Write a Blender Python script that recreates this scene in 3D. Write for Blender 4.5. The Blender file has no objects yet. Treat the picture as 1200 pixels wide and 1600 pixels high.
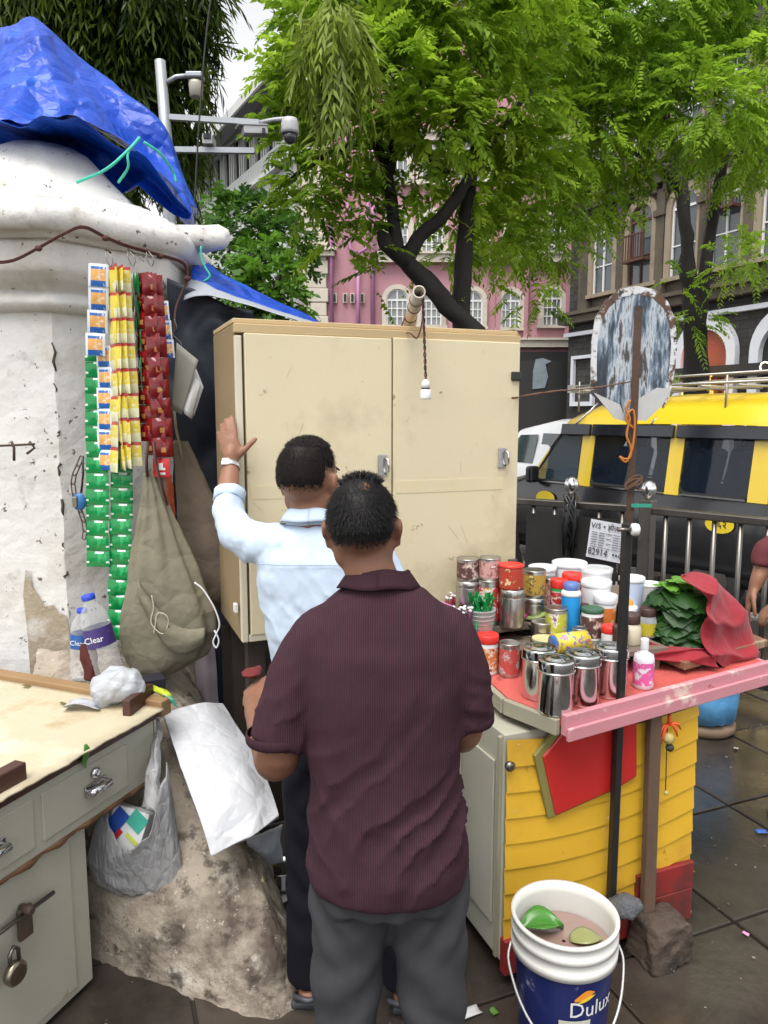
import bpy, math, random
import numpy as np
from mathutils import Vector, Matrix, noise as mnoise
R = math.radians
random.seed(7)
rng = np.random.default_rng(7)
scene = bpy.context.scene
COL = scene.collection

# ------------------------------------------------------------------ camera
CAM_H, PITCH, FPX = 1.75, R(7.4), 1164.0          # eye height, tilt down, focal length in px of a 1200x1600 frame
cam_data = bpy.data.cameras.new('camera')
cam = bpy.data.objects.new('camera', cam_data)
COL.objects.link(cam)
cam.location = (0, 0, CAM_H)
cam.rotation_euler = (R(90) - PITCH, 0, 0)
cam_data.sensor_fit = 'VERTICAL'
cam_data.sensor_height = 24.0
cam_data.lens = 24.0 * FPX / 1600.0
cam_data.clip_start = 0.05
cam_data.clip_end = 3000
scene.camera = cam

# ------------------------------------------------------------------ sky and sun (overcast noon)
SUN_EL, SUN_AZ = R(66), R(205)
world = bpy.data.worlds.new('World')
scene.world = world
world.use_nodes = True
wn, wl = world.node_tree.nodes, world.node_tree.links
wn.clear()
w_out = wn.new('ShaderNodeOutputWorld')
w_bg = wn.new('ShaderNodeBackground')
w_sky = wn.new('ShaderNodeTexSky')
w_sky.sky_type = 'NISHITA'
w_sky.sun_disc = False
w_sky.sun_elevation = SUN_EL
w_sky.sun_rotation = SUN_AZ
w_sky.air_density = 1.0
w_sky.dust_density = 1.0
w_sky.ozone_density = 1.0
w_hsv = wn.new('ShaderNodeHueSaturation')
w_hsv.inputs['Saturation'].default_value = 0.07
wl.new(w_sky.outputs[0], w_hsv.inputs['Color'])
wl.new(w_hsv.outputs[0], w_bg.inputs['Color'])
w_bg.inputs['Strength'].default_value = 0.115
wl.new(w_bg.outputs[0], w_out.inputs['Surface'])
sun_data = bpy.data.lights.new('sun', 'SUN')
sun_data.energy = 1.5
sun_data.angle = R(40)
sun_data.color = (1.0, 0.97, 0.92)
sun = bpy.data.objects.new('sun', sun_data)
COL.objects.link(sun)
sd = Vector((math.sin(SUN_AZ) * math.cos(SUN_EL), math.cos(SUN_AZ) * math.cos(SUN_EL), math.sin(SUN_EL)))
sun.rotation_euler = sd.to_track_quat('Z', 'Y').to_euler()
sun.location = (0, 0, 30)
scene.view_settings.view_transform = 'Standard'
scene.view_settings.look = 'None'
scene.view_settings.exposure = 1.3
scene.view_settings.gamma = 1.0
scene.view_settings.use_curve_mapping = False
scene.cycles.max_bounces = 5
scene.cycles.diffuse_bounces = 2
scene.cycles.glossy_bounces = 3
scene.cycles.transparent_max_bounces = 8
scene.cycles.adaptive_threshold = .03
scene.cycles.caustics_reflective = False
scene.cycles.caustics_refractive = False

# ------------------------------------------------------------------ measuring helpers: a sight line of the survey to a point of the place
def _ray(x, y):
    a, b = (x - 600) / FPX, (800 - y) / FPX
    return Vector((a, math.cos(PITCH) + b * math.sin(PITCH), -math.sin(PITCH) + b * math.cos(PITCH)))
def PY(x, y, Y):
    d = _ray(x, y); return Vector((0, 0, CAM_H)) + d * (Y / d.y)
def PZ(x, y, z):
    d = _ray(x, y); return Vector((0, 0, CAM_H)) + d * ((z - CAM_H) / d.z)
def MPP(p):                                           # metres per survey pixel at a point
    return (p.y * math.cos(PITCH) - (p.z - CAM_H) * math.sin(PITCH)) / FPX

# ------------------------------------------------------------------ materials
MATS = {}
def _c(c): return (c[0], c[1], c[2], 1.0)
def _sc(c, k): return tuple(min(1.0, max(0.0, v * k)) for v in c)
def M(name, col=(.5, .5, .5), rough=.6, metal=0., var=.12, vs=6., bump=0., bs=80., stains=(), coat=0., spec=.5,
      rvar=0., stretch=None, trans=0., sheen=0., tint=None, back=0., emit=None, island=0., crinkle=None):
    """procedural principled material: noise variation, stains, fine bump"""
    if name in MATS: return MATS[name]
    m = bpy.data.materials.new(name); m.use_nodes = True
    nt = m.node_tree; N, L = nt.nodes, nt.links
    b = N['Principled BSDF']
    tc = N.new('ShaderNodeTexCoord')
    src = tc.outputs['Object']
    if stretch:
        mp = N.new('ShaderNodeMapping'); mp.inputs['Scale'].default_value = stretch
        L.new(src, mp.inputs['Vector']); src = mp.outputs[0]
    def nz(scale, detail=5., rough_=.6):
        n = N.new('ShaderNodeTexNoise'); n.inputs['Scale'].default_value = scale
        n.inputs['Detail'].default_value = detail; n.inputs['Roughness'].default_value = rough_
        L.new(src, n.inputs['Vector']); return n
    def mix(fac, a, bcol):
        x = N.new('ShaderNodeMix'); x.data_type = 'RGBA'
        if isinstance(fac, float): x.inputs[0].default_value = fac
        else: L.new(fac, x.inputs[0])
        for s, v in ((x.inputs[6], a), (x.inputs[7], bcol)):
            if isinstance(v, tuple): s.default_value = _c(v)
            else: L.new(v, s)
        return x.outputs[2]
    n1 = nz(vs)
    cr = mix(n1.outputs['Fac'], _sc(col, 1 - var), _sc(col, 1 + var))
    if tint is not None:                               # per-leaf hue, stored with the leaf
        at = N.new('ShaderNodeAttribute'); at.attribute_name = 'tint'
        cr = mix(at.outputs['Fac'], cr, tint)
    if island:
        ge = N.new('ShaderNodeNewGeometry')
        cr = mix(ge.outputs['Random Per Island'], cr, _sc(col, 1 - island))
    if stains and isinstance(stains[0][0], (int, float)): stains = (stains,)
    for s in stains:
        scol, ss, lo, hi = s[:4]; k = s[4] if len(s) > 4 else 1.0
        n = nz(ss, 8., .65)
        rp = N.new('ShaderNodeMapRange'); rp.inputs[1].default_value = lo; rp.inputs[2].default_value = hi
        rp.inputs[4].default_value = k
        L.new(n.outputs['Fac'], rp.inputs[0])
        cr = mix(rp.outputs[0], cr, scol)
    L.new(cr, b.inputs['Base Color'])
    b.inputs['Roughness'].default_value = rough
    if rvar:
        n = nz(vs * 1.7)
        rp = N.new('ShaderNodeMapRange'); rp.inputs[1].default_value = .3; rp.inputs[2].default_value = .7
        rp.inputs[3].default_value = max(.02, rough - rvar); rp.inputs[4].default_value = min(1, rough + rvar)
        L.new(n.outputs['Fac'], rp.inputs[0]); L.new(rp.outputs[0], b.inputs['Roughness'])
    b.inputs['Metallic'].default_value = metal
    b.inputs['Specular IOR Level'].default_value = spec
    if coat: b.inputs['Coat Weight'].default_value = coat; b.inputs['Coat Roughness'].default_value = .08
    if sheen: b.inputs['Sheen Weight'].default_value = sheen
    if trans: b.inputs['Transmission Weight'].default_value = trans
    if emit:
        b.inputs['Emission Color'].default_value = _c(emit[0]); b.inputs['Emission Strength'].default_value = emit[1]
    if bump:
        n = nz(bs, 6., .6)
        bp = N.new('ShaderNodeBump'); bp.inputs['Strength'].default_value = min(1., bump); bp.inputs['Distance'].default_value = .01
        L.new(n.outputs['Fac'], bp.inputs['Height']); L.new(bp.outputs[0], b.inputs['Normal'])
    if crinkle:                                        # fine random creases: scale, strength
        prev = b.inputs['Normal'].links[0].from_socket if b.inputs['Normal'].links else None
        for k_, f_ in ((1., 1.), (2.7, .6)):
            nd = N.new('ShaderNodeTexNoise'); nd.inputs['Scale'].default_value = crinkle[0]*.5*k_; nd.inputs['Detail'].default_value = 2
            ad = N.new('ShaderNodeVectorMath'); ad.operation = 'MULTIPLY_ADD'; ad.inputs[1].default_value = (.5/crinkle[0]/k_,)*3
            L.new(src, nd.inputs['Vector']); L.new(nd.outputs['Color'], ad.inputs[0]); L.new(src, ad.inputs[2])
            vo = N.new('ShaderNodeTexVoronoi'); vo.feature = 'DISTANCE_TO_EDGE'; vo.inputs['Scale'].default_value = crinkle[0]*k_
            L.new(ad.outputs[0], vo.inputs['Vector'])
            bp = N.new('ShaderNodeBump'); bp.inputs['Strength'].default_value = crinkle[1]*f_; bp.inputs['Distance'].default_value = .25/crinkle[0]/k_
            L.new(vo.outputs['Distance'], bp.inputs['Height'])
            if prev is not None: L.new(prev, bp.inputs['Normal'])
            prev = bp.outputs[0]
        L.new(prev, b.inputs['Normal'])
    if back:                                           # thin leaf: light comes through
        tl = N.new('ShaderNodeBsdfTranslucent'); L.new(cr, tl.inputs['Color'])
        ms = N.new('ShaderNodeMixShader'); ms.inputs[0].default_value = back
        L.new(b.outputs[0], ms.inputs[1]); L.new(tl.outputs[0], ms.inputs[2])
        L.new(ms.outputs[0], N['Material Output'].inputs['Surface'])
    MATS[name] = m
    return m
def clear_mat(name, col, fac=.75, rough=.12):
    """thin clear plastic: mostly see-through with a glossy film"""
    if name in MATS: return MATS[name]
    m = bpy.data.materials.new(name); m.use_nodes = True
    N, L = m.node_tree.nodes, m.node_tree.links
    b = N['Principled BSDF']; b.inputs['Base Color'].default_value = _c(col); b.inputs['Roughness'].default_value = rough
    t = N.new('ShaderNodeBsdfTransparent'); x = N.new('ShaderNodeMixShader')
    fr = N.new('ShaderNodeLayerWeight'); fr.inputs[0].default_value = .35
    mr = N.new('ShaderNodeMapRange'); mr.inputs[3].default_value = 1 - fac; mr.inputs[4].default_value = min(1, 1.35 - fac)
    L.new(fr.outputs['Facing'], mr.inputs[0]); L.new(mr.outputs[0], x.inputs[0])
    L.new(t.outputs[0], x.inputs[1]); L.new(b.outputs[0], x.inputs[2]); L.new(x.outputs[0], N['Material Output'].inputs['Surface'])
    MATS[name] = m
    return m

# ------------------------------------------------------------------ mesh building
ROOTS = {}
class MB:
    def __init__(s): s.v = []; s.f = []; s.mi = []; s.sm = []; s.tint = None
    def add(s, vs, fs, mi=0, smooth=False):
        o = len(s.v); s.v.extend([tuple(v) for v in vs])
        for f in fs: s.f.append(tuple(i + o for i in f)); s.mi.append(mi); s.sm.append(smooth)
        return s
    def box(s, c, d, rz=0., mi=0, X=None):
        """box of size d at centre c, turned rz about z (or by matrix X)"""
        h = [Vector((sx * d[0] / 2, sy * d[1] / 2, sz * d[2] / 2)) for sx in (-1, 1) for sy in (-1, 1) for sz in (-1, 1)]
        m = X.to_3x3() if X is not None else Matrix.Rotation(rz, 3, 'Z')
        c = Vector(c)
        return s.add([m @ v + c for v in h], [(0, 1, 3, 2), (4, 6, 7, 5), (0, 4, 5, 1), (2, 3, 7, 6), (0, 2, 6, 4), (1, 5, 7, 3)], mi)
    def prism(s, poly, h, X=None, mi=0, smooth=False):
        """polygon in local xy raised from z=0 to h, placed by matrix X"""
        X = X or Matrix(); n = len(poly)
        vs = [X @ Vector((p[0], p[1], 0)) for p in poly] + [X @ Vector((p[0], p[1], h)) for p in poly]
        s.add(vs, [tuple(range(n - 1, -1, -1)), tuple(range(n, 2 * n))], mi)
        o = len(s.v) - 2 * n
        for i in range(n):
            j = (i + 1) % n; s.f.append((o + i, o + j, o + n + j, o + n + i)); s.mi.append(mi); s.sm.append(smooth)
        return s
    def ring(s, outer, inner, h, X=None, mi=0):
        """band between two polygons with the same count, raised to h (closed or open strip: first and last points close it)"""
        X = X or Matrix(); n = len(outer)
        vs = [X @ Vector((p[0], p[1], z)) for z in (0, h) for P_ in (outer, inner) for p in P_]
        fs = []
        for i in range(n - 1):
            j = i + 1
            fs += [(2*n+i, 2*n+j, 3*n+j, 3*n+i), (i, n+i, n+j, j), (i, j, 2*n+j, 2*n+i), (n+i, 3*n+i, 3*n+j, n+j)]
        fs += [(0, 2*n, 3*n, n), (n-1, 2*n-1, 4*n-1, 3*n-1)]
        return s.add(vs, fs, mi)
    def lathe(s, prof, c=(0, 0, 0), seg=24, X=None, mi=0, smooth=True, caps=True, rfn=None, mis=None):
        """profile [(r, z)] turned about local z"""
        X = X or Matrix.Translation(Vector(c)); o = len(s.v)
        for r, z in prof:
            for i in range(seg):
                a = 2 * math.pi * i / seg; k = rfn(a, z) if rfn else 1.0
                s.v.append(tuple(X @ Vector((r * k * math.cos(a), r * k * math.sin(a), z))))
        for k in range(len(prof) - 1):
            for i in range(seg):
                j = (i + 1) % seg
                s.f.append((o + k*seg + i, o + k*seg + j, o + (k+1)*seg + j, o + (k+1)*seg + i)); s.mi.append(mis[k] if mis else mi); s.sm.append(smooth)
        if caps:
            s.f.append(tuple(o + i for i in range(seg - 1, -1, -1))); s.mi.append(mis[0] if mis else mi); s.sm.append(False)
            s.f.append(tuple(o + (len(prof)-1)*seg + i for i in range(seg))); s.mi.append(mis[-1] if mis else mi); s.sm.append(False)
        return s
    def loft(s, secs, mi=0, smooth=True, caps=True):
        """list of closed rings with equal count"""
        n = len(secs[0]); o = len(s.v)
        for q in secs: s.v.extend([tuple(p) for p in q])
        for k in range(len(secs) - 1):
            for i in range(n):
                j = (i + 1) % n
                s.f.append((o + k*n + i, o + k*n + j, o + (k+1)*n + j, o + (k+1)*n + i)); s.mi.append(mi); s.sm.append(smooth)
        if caps:
            s.f.append(tuple(o + i for i in range(n - 1, -1, -1))); s.mi.append(mi); s.sm.append(False)
            s.f.append(tuple(o + (len(secs)-1)*n + i for i in range(n))); s.mi.append(mi); s.sm.append(False)
        return s
    def tube(s, path, r, seg=8, mi=0, smooth=True, flat=1.0, up=None, dome=False):
        """round (or flattened) tube along a path; r a number or one per point"""
        P_ = [Vector(p) for p in path]; n = len(P_)
        rr = list(r) if hasattr(r, '__len__') else [r] * n
        if dome:                                       # rounded ends
            d0 = (P_[0] - P_[1]).normalized(); d1 = (P_[-1] - P_[-2]).normalized()
            a0, a1, r0, r1 = P_[0], P_[-1], rr[0], rr[-1]
            P_ = [a0 + d0*r0*.95, a0 + d0*r0*.7] + P_ + [a1 + d1*r1*.7, a1 + d1*r1*.95]
            rr = [r0*.3, r0*.72] + rr + [r1*.72, r1*.3]; n += 4
        t0 = (P_[1] - P_[0]).normalized()
        ref = Vector(up) if up else (Vector((0, 0, 1)) if abs(t0.z) < .9 else Vector((1, 0, 0)))
        secs = []
        for i in range(n):
            t = (P_[min(i+1, n-1)] - P_[max(i-1, 0)]).normalized()
            a = t.cross(ref)
            if a.length < 1e-5: a = t.cross(Vector((.3, .7, .2)))
            a.normalize(); b = a.cross(t).normalized()
            if not up: ref = b
            secs.append([P_[i] + a * (rr[i] * math.cos(2*math.pi*k/seg)) + b * (rr[i] * flat * math.sin(2*math.pi*k/seg)) for k in range(seg)])
        return s.loft(secs, mi, smooth)
    def grid(s, fn, nu, nv, mi=0, smooth=True, mfn=None):
        """sheet of points fn(u, v), u and v in 0..1"""
        o = len(s.v)
        for j in range(nv + 1):
            for i in range(nu + 1): s.v.append(tuple(fn(i / nu, j / nv)))
        for j in range(nv):
            for i in range(nu):
                a = o + j*(nu+1) + i
                s.f.append((a, a+1, a+nu+2, a+nu+1)); s.mi.append(mfn((i+.5)/nu, (j+.5)/nv) if mfn else mi); s.sm.append(smooth)
        return s
    def ell(s, c, r, X=None, seg=16, rings=10, mi=0):
        """ellipsoid"""
        Rm = X.to_3x3() if X is not None else Matrix.Identity(3); c = Vector(c)
        secs = []
        for k in range(1, rings):
            t = math.pi * k / rings
            secs.append([Rm @ Vector((r[0]*math.sin(t)*math.cos(2*math.pi*i/seg), r[1]*math.sin(t)*math.sin(2*math.pi*i/seg), -r[2]*math.cos(t))) + c for i in range(seg)])
        return s.loft(secs, mi)
    def noise(s, amp, scale, seed=0.):
        out = []
        for v in s.v:
            q = Vector(v) * scale + Vector((seed, seed * 1.7, -seed))
            d = mnoise.noise_vector(q) * amp
            out.append((v[0] + d.x, v[1] + d.y, v[2] + d.z))
        s.v = out; return s
    def mesh(s, mats, name='m'):
        me = bpy.data.meshes.new(name)
        me.from_pydata(s.v, [], s.f)
        for m in (mats if isinstance(mats, (list, tuple)) else [mats]): me.materials.append(m)
        me.polygons.foreach_set('material_index', s.mi)
        me.polygons.foreach_set('use_smooth', s.sm)
        if s.tint is not None:
            a = me.attributes.new('tint', 'FLOAT', 'POINT'); a.data.foreach_set('value', s.tint)
        me.update(); return me
    def build(s, name, mats, parent=None, bevel=0., solid=0., sub=0, world=True, off=0.):
        """link as ONE mesh object; points are in place coordinates unless world=False"""
        if world:
            inv = root_inv(parent)
            if inv is not None: s.v = [tuple(inv @ Vector(v)) for v in s.v]
        ob = bpy.data.objects.new(name, s.mesh(mats, name)); COL.objects.link(ob)
        if parent is not None: ob.parent = parent
        if solid:
            md = ob.modifiers.new('thickness', 'SOLIDIFY'); md.thickness = solid; md.offset = off
        if bevel:
            md = ob.modifiers.new('bevel', 'BEVEL'); md.width = bevel; md.segments = 2; md.limit_method = 'ANGLE'; md.angle_limit = R(40)
        if sub:
            md = ob.modifiers.new('sub', 'SUBSURF'); md.levels = sub; md.render_levels = sub
        return ob
def root_of(o):
    while o.parent is not None: o = o.parent
    return o
def root_inv(parent):
    if parent is None: return None
    r = root_of(parent)
    return ROOTS.get(r.name)
def tag(o, label, cat, group=None, kind=None):
    o['label'] = label; o['category'] = cat
    if group: o['group'] = group
    if kind: o['kind'] = kind
    return o
def thing(name, label, cat, loc=(0, 0, 0), rz=0., group=None):
    o = bpy.data.objects.new(name, None); COL.objects.link(o)
    o.location = loc; o.rotation_euler = (0, 0, rz); o.empty_display_size = .1
    ROOTS[o.name] = (Matrix.Translation(Vector(loc)) @ Matrix.Rotation(rz, 4, 'Z')).inverted()
    return tag(o, label, cat, group)
def solo(mb, name, mats, label, cat, group=None, loc=None, **kw):
    """a thing that is one mesh; its origin goes to loc (or its lowest middle)"""
    a = np.array(mb.v)
    if loc is None: loc = ((a[:, 0].min() + a[:, 0].max()) / 2, (a[:, 1].min() + a[:, 1].max()) / 2, a[:, 2].min())
    mb.v = [tuple(x) for x in (a - np.array(loc))]
    o = mb.build(name, mats, None, world=False, **kw); o.location = loc
    return tag(o, label, cat, group)
def structure(mb, name, mats, parent=None, **kw):
    o = mb.build(name, mats, parent, **kw)
    if parent is None: o['kind'] = 'structure'; ROOTS[o.name] = Matrix()
    return o
def dup_mesh(me, name, parent, X):
    """a further piece that shares mesh data"""
    o = bpy.data.objects.new(name, me); COL.objects.link(o); o.parent = parent; o.matrix_local = X
    return o
def frame(o, xdir, zdir=(0, 0, 1)):
    """matrix with origin o, x along xdir, y = z cross x"""
    x = Vector(xdir).normalized(); z = Vector(zdir).normalized(); y = z.cross(x).normalized(); z = x.cross(y)
    X = Matrix((x, y, z)).transposed().to_4x4(); X.translation = Vector(o); return X
def text_mesh(body, size, X, mat, name, parent, align='CENTER', ext=0.0006, world=True):
    """flat lettering as a thin mesh part"""
    cu = bpy.data.curves.new('txt', 'FONT'); cu.body = body; cu.size = size; cu.align_x = align; cu.align_y = 'CENTER'; cu.extrude = ext; cu.resolution_u = 2
    to = bpy.data.objects.new('txt', cu); COL.objects.link(to)
    dg = bpy.context.evaluated_depsgraph_get()
    me = bpy.data.meshes.new_from_object(to.evaluated_get(dg))
    bpy.data.objects.remove(to)
    if world:
        inv = root_inv(parent)
        if inv is not None: X = inv @ X
    me.transform(X); me.materials.clear(); me.materials.append(mat)
    o = bpy.data.objects.new(name, me); COL.objects.link(o); o.parent = parent
    return o
def smoothpath(pts, n=8):
    """Catmull-Rom through points"""
    P_ = [Vector(p) for p in pts]; P_ = [P_[0]*2 - P_[1]] + P_ + [P_[-1]*2 - P_[-2]]; out = []
    for i in range(1, len(P_) - 2):
        for k in range(n):
            t = k / n; a, b, c, d = P_[i-1], P_[i], P_[i+1], P_[i+2]
            out.append(.5 * ((2*b) + (c - a)*t + (2*a - 5*b + 4*c - d)*t*t + (3*b - a - 3*c + d)*t**3))
    out.append(P_[-2]); return out
def interp(tab, t):
    """piecewise-linear table [(t, value...)]"""
    if t <= tab[0][0]: return tab[0][1:]
    for a, b in zip(tab, tab[1:]):
        if t <= b[0]:
            k = (t - a[0]) / (b[0] - a[0]); return tuple(x + (y - x) * k for x, y in zip(a[1:], b[1:]))
    return tab[-1][1:]
def fbm(x, y, z=0., o=4):
    return mnoise.fractal(Vector((x, y, z)), 1.0, 2.0, o)
# ================================================================== the setting: ground, road, kerb, buildings
E1 = Vector((.93, .368, 0)).normalized(); E2 = Vector((-E1.y, E1.x, 0)); STALL_RZ = math.atan2(E1.y, E1.x)
def wet_ground(name, col, dark, scale, rough_lo, rough_hi):
    m = M(name, col, rough=.4, var=.3, vs=scale, bump=.22, bs=30, stains=((dark, scale * .8, .42, .62, .85), (_sc(col, 1.7), scale * 5, .66, .74, .5)))
    N, L = m.node_tree.nodes, m.node_tree.links; b = N['Principled BSDF']
    tc = N.new('ShaderNodeTexCoord'); n = N.new('ShaderNodeTexNoise'); n.inputs['Scale'].default_value = 1.7; n.inputs['Detail'].default_value = 5
    mr = N.new('ShaderNodeMapRange'); mr.inputs[1].default_value = .38; mr.inputs[2].default_value = .62; mr.inputs[3].default_value = rough_lo; mr.inputs[4].default_value = rough_hi
    L.new(tc.outputs['Object'], n.inputs['Vector']); L.new(n.outputs['Fac'], mr.inputs[0]); L.new(mr.outputs[0], b.inputs['Roughness'])
    return m
m_road = wet_ground('wet_asphalt', (.06, .058, .056), (.03, .03, .03), 1.2, .25, .6)
m_dirt = wet_ground('muddy_joint_dirt', (.026, .02, .015), (.012, .009, .007), 2.5, .3, .7)
m_slab = wet_ground('wet_pavement_stone', (.062, .05, .041), (.022, .017, .014), 2.2, .04, .26)
m_kerb = M('kerb_stone', (.22, .21, .2), .7, var=.25, bump=.4, stains=(((.06, .05, .045), 2., .5, .7),))

g = MB(); g.grid(lambda u, v: (-700 + 1400*u, -300 + 1400*v, -.16), 8, 8, smooth=False)
structure(g, 'ground', m_road)
kd = Vector((.557, -.83, 0)).normalized(); kn = Vector((.83, .557, 0)).normalized(); K0 = Vector((1.45, 8.9, 0))
ka, kb = K0 - kd*34, K0 + kd*22
pave = MB(); pave.prism([(ka.x, ka.y), (-34, -12), (14, -12), (kb.x, kb.y)][::-1], .144, Matrix.Translation((0, 0, -.158)))
pavement = structure(pave, 'pavement', m_dirt)
for i in range(28):                                    # kerb stones along the road
    c = K0 + kd * (-14 + i * 1.0)
    b = MB().box((c + kn * .082 + Vector((0, 0, -.07))), (.99, .15, .168), math.atan2(kd.y, kd.x))
    b.build('kerb_stone', m_kerb, pavement, bevel=.012)
slab_meshes = []
for k in range(4):                                     # four worn paving stones, laid again and again
    s = MB(); r = random.Random(k)
    s.box((0, 0, -.03), (.592, .592, .06)); me = s.mesh(m_slab, 'paving_slab'); slab_meshes.append(me)
for i in range(-3, 6):
    for j in range(-1, 8):
        c = Vector((.42, 1.7, 0)) + E1 * (i * .602 + .1) + E2 * (j * .602 + .05)
        if c.y > 5.4 or c.x > 3.2 or c.y < .7: continue
        rr = random.Random(i * 31 + j)
        X = Matrix.Translation(c + Vector((0, 0, rr.uniform(-.005, .001)))) @ Matrix.Rotation(STALL_RZ + rr.choice((0, 1, 2, 3)) * R(90), 4, 'Z') @ Matrix.Rotation(rr.uniform(-.004, .004), 4, 'X')
        o = dup_mesh(slab_meshes[rr.randrange(4)], 'paving_slab', pavement, X)
        if j <= 4:
            md = o.modifiers.new('bevel', 'BEVEL'); md.width = .006; md.segments = 2

# ---------------------------------------------------------------- building helpers
def arch_pts(w, h, n=10, base=0.):
    """outline of a round-headed opening, from bottom right over the arch to bottom left"""
    r = w / 2
    return [(r, base)] + [(r * math.cos(math.pi*i/n), h - r + r * math.sin(math.pi*i/n)) for i in range(n + 1)] + [(-r, base)]
def arched_window(parent, X, w, h, band, msur, mfr, mgl, lights=4, transom=True):
    """X: local x along the wall, y up, z out of the wall, origin at the sill's middle"""
    o = arch_pts(w + 2*band, h + band); i = arch_pts(w, h)
    win = MB().ring(o, i, .16, X).build('window', msur, parent)
    inner = arch_pts(w, h)
    gl = MB().prism(inner, .03, X @ Matrix.Translation((0, 0, .004))).build('pane', mgl, win)
    fr = MB(); t = .06
    fr.ring(arch_pts(w - .002, h - .001), arch_pts(w - 2*t, h - t), .05, X @ Matrix.Translation((0, 0, .035)))
    def bar(x0, y0, x1, y1, d=.05): fr.box(X @ Vector(((x0+x1)/2, (y0+y1)/2, .062)), (abs(x1-x0), abs(y1-y0), d), X=X)
    bar(-.03, .02, .03, h - .03); ys = h - w/2
    if transom: bar(-w/2 + t, ys - .04, w/2 - t, ys + .04, .054)
    for q in ((.33, .66) if lights == 4 else (.45,)): bar(-w/2 + t, ys*q - .02, w/2 - t, ys*q + .02, .046)
    for s in ((-1, 1) if lights == 4 else ()): bar(s*w*.26 - .018, .02, s*w*.26 + .018, ys, .044)
    fr.build('frame', mfr, win)
    MB().box(X @ Vector((0, -.07, .1)), (w + 2*band + .1, .13, .2), X=X).build('sill', msur, win)
    return win
def wallframe(p, d, n):
    """matrix: x along wall d, y up, z = outward normal n"""
    d = Vector(d).normalized(); n = Vector(n).normalized()
    X = Matrix((d, Vector((0, 0, 1)), n)).transposed().to_4x4(); X.translation = Vector(p); return X

m_pink = M('pink_painted_plaster', (.47, .24, .275), .8, var=.16, vs=.5, bump=.15, bs=8, stains=((.36, .12, .13), .35, .52, .7, .8), stretch=(1, 1, .5))
m_cream = M('cream_limestone', (.58, .52, .44), .8, var=.15, vs=1.5, bump=.2, bs=10, stains=((.25, .2, .16), .9, .55, .75, .8))
m_lilac = M('lilac_painted_iron', (.45, .2, .36), .5, var=.1)
m_wht = M('white_window_paint', (.74, .74, .72), .5, var=.06)
m_gla = M('dim_window_glass', (.05, .06, .065), .08, var=.3, vs=1., spec=.8)
m_gla2 = M('pale_window_glass', (.2, .21, .21), .12, var=.4, vs=1.2, spec=.8)
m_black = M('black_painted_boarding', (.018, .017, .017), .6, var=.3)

# ---------------------------------------------------------------- pink building
PB = Vector((-3.54, 34, -.16)); pb = thing('pink_building', 'pink plastered building with cream corner stones behind the leaning tree', 'building', PB)
MB().box((2.72, 39, 4.99 + 4.6), (12.5, 9.9, 9.2 + 10)).build('wall', m_pink, pb)
MB().box((2.72, 34.2, 2.2), (12.6, .9, 4.7)).build('ground_floor', m_black, pb)
def pbx(x): return (x - 600) / FPX * 34
def pbz(y): return PY(600, y, 34).z
zq = 4.9
def quoin_mesh(w, d, h): return MB().box((0, 0, 0), (w, d, h)).mesh(m_cream, 'quoin')
qa = quoin_mesh(1.16, .34, .585); qb = quoin_mesh(1.0, .3, .585)
for k in range(24):
    X = Matrix.Translation(Vector((PB.x + .5, 33.98, zq + .3 + k * .6)) - PB)
    o = dup_mesh(qa if k % 2 else qb, 'quoin', pb, X)
    md = o.modifiers.new('bevel', 'BEVEL'); md.width = .03; md.segments = 1
for z in (pbz(398) , 15.6):
    MB().box((pbx(500), 33.9, z), (1.5, .6, .22)).box((pbx(500), 33.86, z + .17), (1.7, .75, .12)).build('quoin_cap', m_cream, pb)
for z, t in ((4.9, .3), (pbz(405), .34), (13.6, .3)):
    MB().box((4.3, 33.86, z), (9.2, .34, t)).box((4.3, 33.82, z + t*.5 + .05), (9.2, .46, .1)).build('string_course', m_cream, pb)
for x, z0, z1, r_ in ((521, 4.9, 14.5, .085), (561, 4.9, pbz(398), .085), (583, 4.9, 14.2, .1)):
    MB().tube([(pbx(x), 33.82, z0), (pbx(x), 33.82, z1)], r_, 8).build('drain_pipe', m_lilac, pb)
for s in (-1, 1):
    MB().tube([(pbx(561), 33.82, pbz(398)), (pbx(561) + s*.36, 33.82, pbz(390)), (pbx(561) + s*.42, 33.82, pbz(372)), (pbx(561) + s*.5, 33.85, 14.)], .07, 8).build('drain_pipe', m_lilac, pb)
for x in (525, 541, 552, 567):
    MB().box((pbx(x), 33.96, pbz(466)), (.2, .1, .42)).build('vent_slit', m_cream, pb)
    MB().box((pbx(x), 33.9, pbz(466)), (.11, .06, .32)).build('vent_hole', m_black, pb)
for x, y0, y1, w in ((620, 508, 452, .95), (792, 512, 456, .82), (855, 508, 452, .82), (672, 508, 454, .9), (735, 510, 455, .85)):
    arched_window(pb, wallframe((pbx(x), 34.0, pbz(y0)), (1, 0, 0), (0, -1, 0)), w, pbz(y1) - pbz(y0), .2, m_cream, m_wht, m_gla2)
for x in (620, 672, 735, 800, 856):
    for y0, y1 in ((398, 335), (285, 215)):
        arched_window(pb, wallframe((pbx(x), 34.0, pbz(y0)), (1, 0, 0), (0, -1, 0)), .95, pbz(y1) - pbz(y0), .24, m_cream, m_wht, m_gla2)
for x in (773, 815, 878):                              # thin pilasters on the right bay
    MB().box((pbx(x), 33.9, 7.2), (.18, .22, 4.2)).build('pilaster', m_pink, pb)
MB().box((2.72, 33.7, 18.9), (12.9, 1.0, .5)).build('cornice', m_cream, pb)
m_slate = M('slate_roof', (.09, .09, .1), .7, var=.3)
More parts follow.
